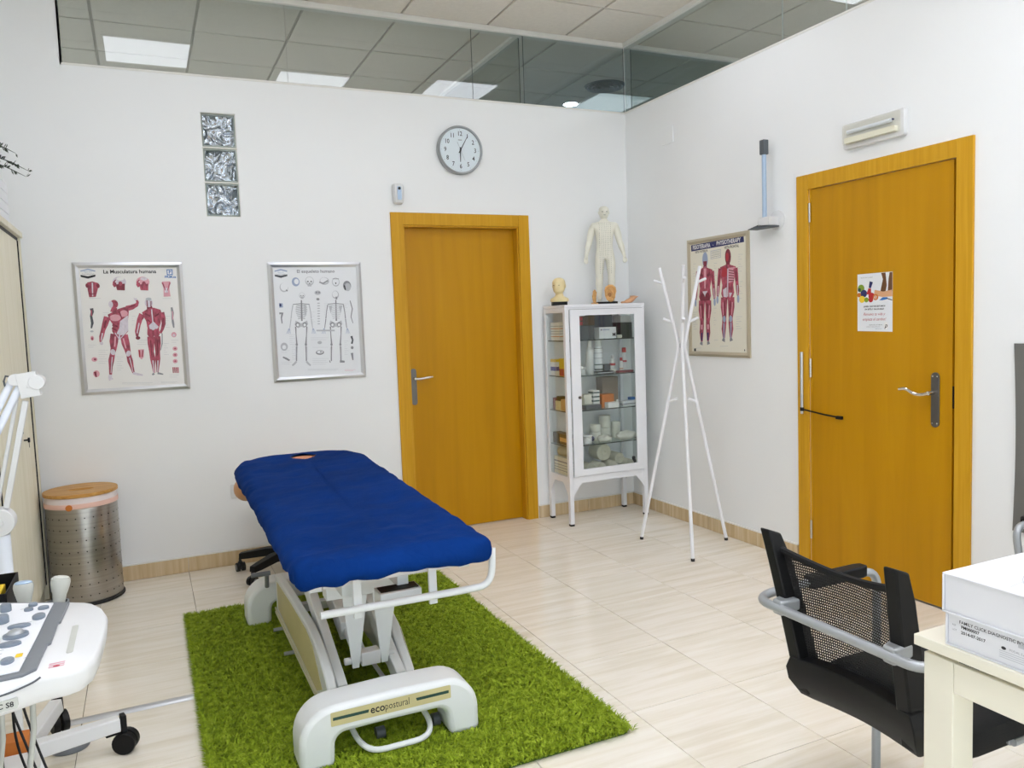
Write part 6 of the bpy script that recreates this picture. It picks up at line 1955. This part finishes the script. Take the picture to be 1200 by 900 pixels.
# ------------------------------------------------------------------ framed wall charts
def quad_map(tl, tr, br, bl, w, h):
    """coordinates measured on a picture of the chart -> (u, v) on the chart in metres"""
    def f(x, y):
        s = t = 0.5
        for _ in range(12):
            X = (1 - t) * ((1 - s) * tl[0] + s * tr[0]) + t * ((1 - s) * bl[0] + s * br[0])
            Y = (1 - t) * ((1 - s) * tl[1] + s * tr[1]) + t * ((1 - s) * bl[1] + s * br[1])
            ax = (1 - t) * (tr[0] - tl[0]) + t * (br[0] - bl[0]); ay = (1 - t) * (tr[1] - tl[1]) + t * (br[1] - bl[1])
            bx_ = (1 - s) * (bl[0] - tl[0]) + s * (br[0] - tr[0]); by_ = (1 - s) * (bl[1] - tl[1]) + s * (br[1] - tr[1])
            det = ax * by_ - ay * bx_
            ex, ey = x - X, y - Y
            s += (ex * by_ - ey * bx_) / det; t += (ax * ey - ay * ex) / det
        return (s * w, h * (1 - t))
    return f


class Chart:
    def __init__(s, name, fn, w, h, label, paper, frame_mat, fw, mp, k, loc):
        s.t = thing(name, loc, label, 'poster', 'framed anatomy charts')
        s.fn = fn
        for a, pts in enumerate((((0, 0), (w, 0), (w - fw, fw), (fw, fw)), ((w, 0), (w, h), (w - fw, h - fw), (w - fw, fw)), ((w, h), (0, h), (fw, h - fw), (w - fw, h - fw)), ((0, h), (0, 0), (fw, fw), (fw, h - fw)))):
            o0, o1, i1, i0 = pts
            mid0 = ((o0[0] + i0[0]) / 2, (o0[1] + i0[1]) / 2); mid1 = ((o1[0] + i1[0]) / 2, (o1[1] + i1[1]) / 2)
            vs = [fn(*o0, 0.0006), fn(*o1, 0.0006), fn(*i1, 0.0006), fn(*i0, 0.0006), fn(*o0, 0.009), fn(*o1, 0.009), fn(*mid1, 0.015), fn(*mid0, 0.015), fn(*i1, 0.0075), fn(*i0, 0.0075)]
            MB().add(vs, [(3, 2, 1, 0), (0, 1, 5, 4), (4, 5, 6, 7), (7, 6, 8, 9), (9, 8, 2, 3), (1, 2, 8, 6, 5), (0, 4, 7, 9, 3)]).build('frame_rail', frame_mat, s.t, smooth=0)
        MB().prism([(fw, fw), (w - fw, fw), (w - fw, h - fw), (fw, h - fw)], fn, 0.0006, 0.005).build('sheet', paper, s.t)
        s.p = Print(lambda u, v, d=0: fn(u, v, 0.0049 + d))
        s.mp = mp; s.k = k

    def P(s, pts): return [s.mp(*q) for q in pts]
    def limb(s, pts, ws, mat): s.p.limb(s.P(pts), [w_ * s.k for w_ in ws], M[mat])
    def poly(s, pts, mat): s.p.poly(s.P(pts), M[mat])
    def ell(s, c, rx, ry, mat, rot=0): s.p.ell(s.mp(*c), rx * s.k, ry * s.k, M[mat], rot)
    def text(s, b_, c, size, mat='ink', **kw):
        u, v = s.mp(*c); s.p.text(b_, u, v, size * s.k, M[mat], **kw)
    def lines(s, x0, x1, y0, n_, dy, mat='inklight', w_=0.7):
        for i in range(n_):
            l = x1 - (i * 37 % 23)
            s.limb([(x0, y0 + i * dy), (l, y0 + i * dy)], [w_, w_], mat)
    def done(s): s.p.build('chart_print', s.t)


# --- musculature
W1, H1 = 0.552, 0.722
c1 = Chart('musculature_chart', on_back(-3.563, 1.068), W1, H1, 'silver-framed red muscle chart headed La Musculatura humana', M['paper'], M['alu'], 0.030, quad_map((72, 88), (728, 85), (770, 825), (133, 868), W1, H1), 0.00085, (-3.287, -0.01, 1.068))
c = c1
c.text('La Musculatura humana', (410, 141), 33, bold=0.0007)
c.limb([(122, 138), (165, 128), (207, 138)], [4, 5, 4], 'inkblue'); c.poly([(122, 160), (165, 168), (208, 158), (208, 170), (165, 182), (124, 172)], 'ink')
c.text('Aparato', (165, 142), 14, 'inkblue'); c.text('Locomotor', (165, 155), 15, 'inkgrey')
c.poly([(632, 127), (668, 126), (670, 160), (634, 161)], 'blue'); c.poly([(637, 132), (663, 131), (665, 155), (639, 156)], 'paper'); c.text('P', (652, 144), 28, 'blue', bold=0.0006)
c.text('PRIM.sa', (655, 171), 22, 'blue', bold=0.0005)
# heads in profile
for x in (345, 485):
    col = 'inkpale' if x == 345 else 'inkpink'
    c.ell((x + 2, 200), 40, 34, col); c.poly([(x - 20, 215), (x + 35, 210), (x + 34, 250), (x - 12, 248)], 'inkdred' if x == 345 else 'inkred')
    c.poly([(x - 36, 200), (x - 20, 185), (x - 14, 225), (x - 28, 232), (x - 38, 218)], 'inkred'); c.ell((x + 8, 210), 12, 14, 'inkred'); c.ell((x - 20, 200), 4, 4, 'paper')
    c.ell((x + 8, 182), 22, 11, 'paper' if x == 345 else 'inkpale')
# torsos
c.poly([(160, 204), (190, 198), (226, 208), (222, 240), (210, 288), (172, 290), (163, 245)], 'inkred'); c.limb([(190, 205), (192, 285)], [4, 3], 'inkpale'); c.ell((160, 222), 9, 14, 'inkdred'); c.ell((224, 224), 9, 14, 'inkdred'); c.limb([(168, 270), (208, 270)], [3, 3], 'inkdred')
c.poly([(602, 198), (654, 196), (648, 240), (655, 284), (612, 286), (612, 240)], 'inkpink'); c.poly([(620, 235), (642, 234), (638, 262), (618, 262)], 'inkpale'); c.limb([(605, 204), (625, 250)], [5, 2], 'inkred'); c.limb([(652, 203), (636, 250)], [5, 2], 'inkred')
# arms at the margins
c.limb([(185, 355), (190, 375), (183, 400), (190, 440), (184, 472)], [10, 9, 7, 8, 4], 'greydark'); c.limb([(184, 365), (186, 400)], [4, 3], 'inkred')
c.limb([(660, 348), (666, 380), (664, 410), (668, 440), (672, 468)], [6, 8, 6, 7, 4], 'inkgrey'); c.limb([(664, 370), (667, 420)], [3, 3], 'inkpink')
# little details down both margins
c.ell((187, 490), 10, 6, 'inklight'); c.ell((189, 530), 10, 15, 'inkpink'); c.ell((189, 533), 5, 9, 'inkred'); c.ell((202, 655), 17, 15, 'inkpink'); c.ell((205, 655), 7, 7, 'inkdred'); c.ell((213, 740), 19, 22, 'inkpink'); c.limb([(205, 728), (212, 760)], [8, 4], 'inkdred')
c.ell((672, 508), 16, 18, 'inkpink'); c.ell((672, 512), 8, 8, 'inkpale')
for y in (590, 627, 664): c.ell((678, y), 15, 14, 'inkpink'); c.ell((678, y), 6, 5, 'inkred')
for q in range(4): c.limb([(664 + q * 10, 700), (666 + q * 10, 734)], [4, 3], 'inkred')
c.poly([(455, 597), (490, 594), (488, 640), (476, 655), (460, 640)], 'inkpink'); c.limb([(462, 600), (466, 640)], [5, 4], 'inkscarlet'); c.limb([(484, 600), (478, 640)], [4, 4], 'inkred')
for x0, x1, y0, n_ in ((250, 285, 380, 6), (420, 440, 400, 5), (620, 650, 400, 6), (225, 280, 600, 7), (450, 510, 540, 3), (610, 640, 560, 6), (330, 370, 640, 7), (170, 240, 296, 1), (605, 660, 296, 1), (165, 210, 570, 2), (655, 700, 540, 2), (640, 700, 745, 2)):
    c.lines(x0, x1, y0, n_, 13)
c.lines(360, 540, 792, 2, 8); c.lines(590, 690, 786, 2, 7)
# front figure
c.limb([(318, 350), (312, 378)], [16, 20], 'inkred')
c.poly([(278, 392), (320, 368), (345, 356), (392, 342), (402, 372), (396, 430), (398, 488), (372, 520), (346, 540), (322, 520), (303, 488), (308, 450), (288, 420)], 'inkred')
c.poly([(350, 430), (396, 395), (398, 485), (346, 540), (330, 500), (345, 470)], 'inkpale'); c.ell((322, 410), 33, 22, 'inkpink'); c.ell((372, 385), 24, 22, 'inkpink', 20); c.limb([(345, 372), (362, 420)], [4, 3], 'inkdred')
c.limb([(305, 450), (335, 462)], [7, 5], 'inkdred'); c.limb([(303, 470), (330, 485)], [6, 4], 'inkdred')
c.limb([(276, 405), (262, 450), (252, 480), (242, 520), (237, 548), (243, 566)], [20, 17, 13, 13, 7, 5], 'inkred'); c.limb([(268, 425), (258, 470)], [6, 5], 'inkdred'); c.limb([(248, 500), (240, 545)], [4, 3], 'inkpale'); c.ell((242, 560), 10, 11, 'inkpale')
c.limb([(388, 355), (420, 348), (448, 334), (455, 318), (445, 300)], [17, 16, 12, 8, 5], 'inkred'); c.limb([(400, 348), (440, 336)], [4, 3], 'inkdred'); c.limb([(440, 296), (446, 308)], [9, 7], 'inkpale'); c.limb([(436, 300), (432, 292)], [3, 2], 'inkpale')
c.ell((316, 330), 23, 28, 'inkred'); c.ell((296, 332), 13, 22, 'inkpale'); c.limb([(318, 318), (335, 318)], [3, 3], 'inkdred'); c.limb([(322, 342), (334, 342)], [2, 2], 'inkdred')
c.limb([(318, 505), (313, 550), (312, 590), (306, 620), (298, 660), (295, 700), (294, 745)], [24, 25, 18, 15, 17, 11, 8], 'inkred'); c.ell((308, 612), 15, 20, 'inkpale', 10); c.limb([(322, 520), (318, 580)], [5, 4], 'inkpink'); c.limb([(304, 640), (296, 735)], [3, 2], 'inkpale'); c.limb([(294, 745), (290, 762), (298, 776)], [9, 11, 14], 'inkpale')
c.limb([(372, 510), (382, 560), (393, 600), (400, 630), (408, 665), (418, 700), (428, 735)], [23, 24, 18, 14, 17, 11, 7], 'inkred'); c.ell((398, 620), 14, 20, 'inkpale', -15); c.limb([(368, 530), (384, 590)], [5, 4], 'inkpink'); c.limb([(405, 645), (424, 728)], [3, 2], 'inkpale'); c.limb([(424, 735), (450, 742), (482, 748)], [8, 8, 5], 'inkpale')
c.limb([(320, 498), (346, 538), (380, 500)], [3, 3, 3], 'inkpale')
# back figure
c.limb([(524, 340), (530, 368)], [15, 20], 'inkdred')
c.poly([(480, 378), (515, 356), (550, 350), (592, 362), (600, 385), (592, 440), (582, 470), (584, 500), (545, 520), (510, 505), (512, 470), (505, 430), (488, 400)], 'inkred')
c.poly([(520, 455), (548, 430), (580, 462), (566, 480), (545, 500), (528, 480)], 'inkpale'); c.limb([(538, 360), (545, 440)], [4, 3], 'inkpale'); c.limb([(498, 385), (530, 400)], [5, 4], 'inkdred'); c.limb([(590, 380), (556, 402)], [5, 4], 'inkdred'); c.limb([(512, 420), (535, 440)], [4, 3], 'inkdred')
c.limb([(482, 390), (466, 420), (458, 450), (450, 490), (450, 520)], [20, 16, 14, 13, 7], 'inkred'); c.limb([(462, 440), (450, 500)], [4, 3], 'inkpale'); c.ell((455, 528), 14, 11, 'inkdred')
c.limb([(598, 378), (608, 410), (610, 445), (600, 475), (590, 500)], [17, 14, 12, 11, 6], 'inkred'); c.limb([(608, 410), (604, 460)], [4, 3], 'inkdred'); c.limb([(596, 440), (590, 480)], [3, 2], 'inkpale')
c.ell((521, 322), 24, 29, 'inkpale'); c.limb([(510, 305), (512, 345)], [3, 3], 'inkdred'); c.limb([(535, 312), (534, 345)], [3, 3], 'inkdred'); c.ell((520, 300), 18, 10, 'inklight')
c.ell((530, 500), 20, 28, 'inkred'); c.ell((566, 498), 20, 28, 'inkred'); c.limb([(547, 480), (548, 525)], [2, 2], 'inkdred')
c.limb([(530, 520), (532, 560), (535, 610), (542, 650), (545, 690), (550, 735)], [20, 20, 14, 16, 10, 6], 'inkred'); c.limb([(530, 540), (536, 630)], [4, 3], 'inkdred'); c.limb([(543, 660), (549, 735)], [4, 3], 'inkpale'); c.limb([(550, 738), (538, 745)], [7, 5], 'inkgrey')
c.limb([(568, 518), (572, 560), (572, 610), (572, 650), (572, 690), (570, 730)], [21, 20, 14, 16, 10, 6], 'inkred'); c.limb([(572, 540), (570, 630)], [4, 3], 'inkdred'); c.limb([(574, 660), (570, 728)], [4, 3], 'inkpale'); c.limb([(570, 735), (604, 742)], [7, 4], 'inkgrey')
c.limb([(600, 500), (600, 560), (590, 600)], [3, 3, 2], 'inkgrey')
c.done()

# --- skeleton
W2, H2 = 0.562, 0.718
c2 = Chart('skeleton_chart', on_back(-2.543, 1.07), W2, H2, 'silver-framed pale skeleton chart headed El esqueleto humano', M['paperblue'], M['alu'], 0.030, quad_map((67, 90), (650, 93), (678, 805), (108, 842), W2, H2), 0.00097, (-2.262, -0.01, 1.07))
c = c2
c.text('El esqueleto humano', (365, 148), 28, 'inkgrey', bold=0.0006)
c.limb([(112, 145), (150, 136), (188, 146)], [4, 5, 4], 'inkblue'); c.poly([(113, 166), (150, 172), (189, 165), (189, 176), (150, 187), (114, 177)], 'greydark'); c.text('Aparato', (150, 152), 12, 'inkblue'); c.text('Locomotor', (150, 163), 12, 'inkgrey')
def skull(x, y, r, col='inklight'):
    c.ell((x, y), r, r * 1.05, col); c.ell((x, y - r * 0.15), r * 0.85, r * 0.8, 'paperblue'); c.poly([(x - r * 0.6, y + r * 0.5), (x + r * 0.6, y + r * 0.5), (x + r * 0.4, y + r * 1.2), (x - r * 0.4, y + r * 1.2)], col)
    c.ell((x - r * 0.38, y + r * 0.1), r * 0.22, r * 0.22, 'inkgrey'); c.ell((x + r * 0.38, y + r * 0.1), r * 0.22, r * 0.22, 'inkgrey'); c.ell((x, y + r * 0.5), r * 0.12, r * 0.2, 'inkgrey')
c.ell((168, 246), 26, 29, 'inklight'); c.ell((170, 242), 23, 25, 'paperblue'); c.limb([(180, 262), (190, 268)], [4, 4], 'inkgrey')
c.ell((240, 212), 24, 28, 'inkblue'); c.ell((244, 210), 14, 17, 'paperblue')
skull(325, 208, 27); c.ell((418, 208), 30, 24, 'inklight'); c.ell((416, 204), 24, 18, 'paperblue'); c.limb([(385, 215), (410, 222), (440, 205)], [3, 4, 4], 'inkgrey')
c.ell((490, 215), 24, 28, 'inklight'); c.ell((490, 213), 20, 23, 'paperblue'); c.ell((490, 222), 4, 5, 'ink'); c.limb([(470, 195), (510, 195)], [2, 2], 'inkgrey')
c.ell((562, 238), 26, 32, 'inkgrey'); c.ell((566, 246), 20, 26, 'inklight'); c.limb([(545, 235), (552, 265)], [4, 3], 'ink')
def figure(x, back):
    dk = 'inkgrey'
    hx = x + (6 if not back else 0)
    if back:
        c.ell((x, 293), 22, 26, 'inklight'); c.ell((x - 2, 290), 18, 20, 'paperblue'); c.limb([(x + 6, 305), (x + 6, 322)], [6, 5], dk)
    else:
        skull(hx, 296, 18, 'inklight')
    c.limb([(x + 2, 325), (x + 4, 455)], [4, 5], dk)
    for k in range(11):
        y = 352 + k * 8.5; w_ = 20 + 14 * math.sin(math.pi * min(1, (k + 3) / 12))
        c.limb([(x - w_, y + 6), (x + 2, y), (x + 4 + w_, y + 5)], [1.3, 1.6, 1.3], 'inkgrey' if not back else 'inklight')
    c.limb([(x - 50, 352), (x, 346), (x + 52, 352)], [2.5, 2, 2.5], dk)
    if back:
        for s_ in (-1, 1): c.poly([(x + s_ * 20, 362), (x + s_ * 44, 358), (x + s_ * 32, 408)], 'inklight')
    else:
        c.limb([(x + 24, 355), (x + 26, 420)], [7, 6], 'inklight')
    c.poly([(x - 34, 452), (x, 470), (x + 36, 452), (x + 42, 475), (x + 18, 498), (x, 490), (x - 20, 500), (x - 40, 478)], 'inklight')
    for s_ in (-1, 1):
        c.ell((x + s_ * 22, 478), 14, 15, dk); c.ell((x + s_ * 21, 480), 8, 9, 'paperblue')
        c.limb([(x + s_ * 50, 356), (x + s_ * 58, 400), (x + s_ * 62, 440)], [3.4, 2.6, 3.2], 'inklight' if not back else dk)
        c.limb([(x + s_ * 62, 442), (x + s_ * 70, 500)], [3, 2.2], 'inklight' if not back else dk)
        for q in range(4): c.limb([(x + s_ * (70 + q * 2), 502), (x + s_ * (66 + q * 8), 535)], [1.2, 0.9], 'inkblue')
        fx_ = x + s_ * 30
        c.limb([(fx_ + s_ * 4, 490), (fx_ + s_ * 2, 540), (fx_ - s_ * 2, 596)], [4.4, 2.8, 4.6], dk)
        c.ell((fx_ - s_ * 2, 602), 7, 9, dk)
        c.limb([(fx_ - s_ * 2, 612), (fx_ - s_ * 1, 660), (fx_, 706)], [4.2, 3, 3.4], dk)
        c.limb([(fx_ + s_ * 5, 615), (fx_ + s_ * 4, 700)], [1.2, 1.2], 'inklight')
        if back: c.limb([(fx_ - 6, 708), (fx_ + s_ * 18 + 6, 710)], [8, 6], dk)
        else: c.limb([(fx_, 708), (fx_ + s_ * 12, 722), (fx_ + s_ * 26, 734)], [6, 6, 5], 'inklight')
figure(272, False); figure(487, True)
c.ell((375, 280), 20, 14, 'inklight'); c.ell((368, 278), 6, 6, dk := 'inkgrey'); c.ell((384, 278), 6, 6, dk); c.ell((376, 320), 10, 8, 'inkgrey')
for y in range(345, 480, 16): c.ell((380, y), 9, 3.5, 'inklight')
c.limb([(365, 515), (480, 515)], [5, 5], 'inklight')
c.ell((385, 590), 14, 10, 'inklight'); c.ell((386, 652), 26, 15, 'inkgrey'); c.ell((386, 649), 19, 9, 'paperblue'); c.ell((392, 648), 7, 4, 'inkgrey')
c.poly([(138, 342), (160, 345), (162, 370), (140, 372)], 'inkblue'); c.ell((146, 356), 6, 10, 'navy'); c.limb([(140, 408), (158, 405), (152, 435), (156, 470)], [7, 7, 4, 3], 'inkgrey'); c.ell((168, 615), 22, 25, 'inklight'); c.ell((168, 618), 12, 13, 'paperblue'); c.limb([(160, 680), (180, 690), (200, 702)], [4, 6, 5], 'inkgrey')
c.limb([(580, 330), (594, 380), (585, 430), (597, 470)], [3, 3.5, 3, 2], 'inkgrey')
c.limb([(586, 550), (594, 575), (588, 598)], [7, 5, 6], 'greydark'); c.ell((590, 622), 9, 10, 'inkgrey'); c.limb([(588, 655), (594, 700)], [8, 4], 'inkgrey')
for x0, x1, y0, n_ in ((200, 240, 540, 6), (330, 360, 400, 7), (415, 445, 345, 7), (540, 570, 350, 5), (330, 440, 560, 2), (340, 440, 620, 1), (340, 440, 690, 4), (150, 200, 640, 2), (150, 215, 712, 2), (215, 240, 610, 8), (540, 570, 580, 8)):
    c.lines(x0, x1, y0, n_, 12, w_=0.6)
c.lines(310, 500, 757, 2, 7); c.lines(540, 610, 760, 2, 7, 'inkpink')
c.done()

# --- physiotherapy chart on the right wall
W3, H3 = 0.580, 0.744
c3 = Chart('physiotherapy_chart', on_right(-0.700, 1.120), W3, H3, 'framed two-figure muscle chart on the right wall with a navy title band', M['paperwarm'], M['champagne'], 0.030, quad_map((90, 117), (463, 62), (480, 865), (103, 828), W3, H3), 0.00150, (-0.01, -0.99, 1.120))
c = c3
c.poly([(115, 146), (433, 95), (436, 134), (117, 184)], 'navy')
def slanted(b_, x, y, size, mat, bold=0.0, dyx=-0.16):
    u, v = c.mp(x, y); c.p.text(b_, u, v, size * c.k, M[mat], bold=bold, sx=0.80)
slanted('FISIOTERAPIA', 182, 155, 24, 'paper', 0.0008); slanted('-', 255, 144, 22, 'paper'); slanted('PHYSIOTHERAPY', 346, 129, 24, 'paper', 0.0008)
slanted('VISTA POSTERIOR', 182, 186, 13, 'ink', 0.0003); slanted('VISTA FRONTAL', 365, 161, 15, 'ink', 0.0005)
c.poly([(240, 182), (303, 172), (303, 225), (241, 234)], 'inklight'); c.poly([(243, 186), (300, 177), (300, 222), (244, 230)], 'paperwarm')
for y in (192, 202, 212, 222): c.limb([(246, y), (298, y - 8)], [0.8, 0.8], 'inkgrey')
def body(x, y0, back):
    rd, dk, pl_ = ('inkdred', 'inkred', 'inkpale') if back else ('inkred', 'inkdred', 'inkpale')
    rd = 'inkred'
    c.limb([(x, y0 + 62), (x, y0 + 92)], [9, 14], rd)
    c.ell((x, y0 + 36), 18, 32, 'inkblue' if back else 'inkdred')
    if back: c.limb([(x, y0 + 45), (x, y0 + 80)], [13, 9], 'inkdred')
    else: c.ell((x - 4, y0 + 38), 8, 18, 'inkscarlet')
    c.poly([(x - 46, y0 + 100), (x - 14, y0 + 86), (x + 14, y0 + 86), (x + 46, y0 + 98), (x + 42, y0 + 150), (x + 32, y0 + 210), (x + 38, y0 + 262), (x + 26, y0 + 300), (x - 26, y0 + 304), (x - 38, y0 + 266), (x - 32, y0 + 212), (x - 42, y0 + 152)], rd)
    if back:
        c.poly([(x - 8, y0 + 90), (x + 8, y0 + 90), (x + 4, y0 + 215), (x - 4, y0 + 215)], 'inkpink'); c.poly([(x - 16, y0 + 232), (x + 16, y0 + 230), (x, y0 + 268)], pl_)
        c.ell((x - 16, y0 + 278), 17, 24, 'inkdred'); c.ell((x + 16, y0 + 276), 17, 24, 'inkdred')
        c.limb([(x - 36, y0 + 120), (x - 12, y0 + 140)], [7, 5], 'inkdred'); c.limb([(x + 36, y0 + 118), (x + 12, y0 + 138)], [7, 5], 'inkdred')
    else:
        c.ell((x - 22, y0 + 132), 22, 20, 'inkscarlet'); c.poly([(x + 2, y0 + 105), (x + 42, y0 + 102), (x + 34, y0 + 190), (x + 4, y0 + 200)], 'inkpink')
        for k in range(5): c.limb([(x + 6, y0 + 120 + k * 16), (x + 36, y0 + 126 + k * 15)], [2, 2], 'inkdred')
        c.limb([(x, y0 + 110), (x, y0 + 285)], [3, 3], pl_); c.poly([(x - 28, y0 + 240), (x - 6, y0 + 225), (x - 4, y0 + 290), (x - 24, y0 + 285)], pl_); c.poly([(x + 8, y0 + 260), (x + 26, y0 + 262), (x + 12, y0 + 298)], pl_)
    for s_ in (-1, 1):
        c.limb([(x + s_ * 44, y0 + 108), (x + s_ * 50, y0 + 160), (x + s_ * 54, y0 + 205), (x + s_ * 58, y0 + 250), (x + s_ * 60, y0 + 285)], [13, 11, 9, 9, 5], rd)
        c.limb([(x + s_ * 46, y0 + 130), (x + s_ * 52, y0 + 190)], [3, 3], 'inkdred'); c.limb([(x + s_ * 56, y0 + 215), (x + s_ * 59, y0 + 275)], [2.5, 2], pl_)
        c.ell((x + s_ * 61, y0 + 302), 7, 16, 'inkblue')
        c.limb([(x + s_ * 20, y0 + 290), (x + s_ * 22, y0 + 350), (x + s_ * 19, y0 + 420), (x + s_ * 19, y0 + 450), (x + s_ * 22, y0 + 490), (x + s_ * 20, y0 + 545)], [20, 19, 12, 13, 13, 6], rd)
        c.limb([(x + s_ * 16, y0 + 310), (x + s_ * 16, y0 + 400)], [4, 3], 'inkdred'); c.limb([(x + s_ * 28, y0 + 320), (x + s_ * 25, y0 + 400)], [2.5, 2], 'inkpink')
        if back: c.limb([(x + s_ * 20, y0 + 490), (x + s_ * 20, y0 + 540)], [5, 4], 'navy'); c.limb([(x + s_ * 20, y0 + 440), (x + s_ * 20, y0 + 470)], [6, 5], 'inkpink')
        else: c.ell((x + s_ * 19, y0 + 425), 9, 14, 'inkblue'); c.limb([(x + s_ * 21, y0 + 450), (x + s_ * 20, y0 + 545)], [4, 3], 'inkblue')
        c.limb([(x + s_ * 20, y0 + 545), (x + s_ * 24, y0 + 565)], [6, 10], 'inkgrey')
body(206, 200, True); body(345, 186, False)
for x0, x1, y0, n_ in ((130, 150, 260, 8), (262, 282, 260, 10), (262, 280, 540, 8), (405, 430, 210, 9), (412, 432, 380, 8), (395, 430, 600, 6), (130, 160, 560, 8), (150, 182, 785, 3), (300, 350, 782, 1), (265, 290, 740, 1)):
    c.lines(x0, x1, y0, n_, 15, w_=0.6)
c.poly([(136, 786), (148, 785), (148, 806), (136, 807)], 'ink'); c.ell((446, 814), 2.5, 4, 'ink')
c.done()
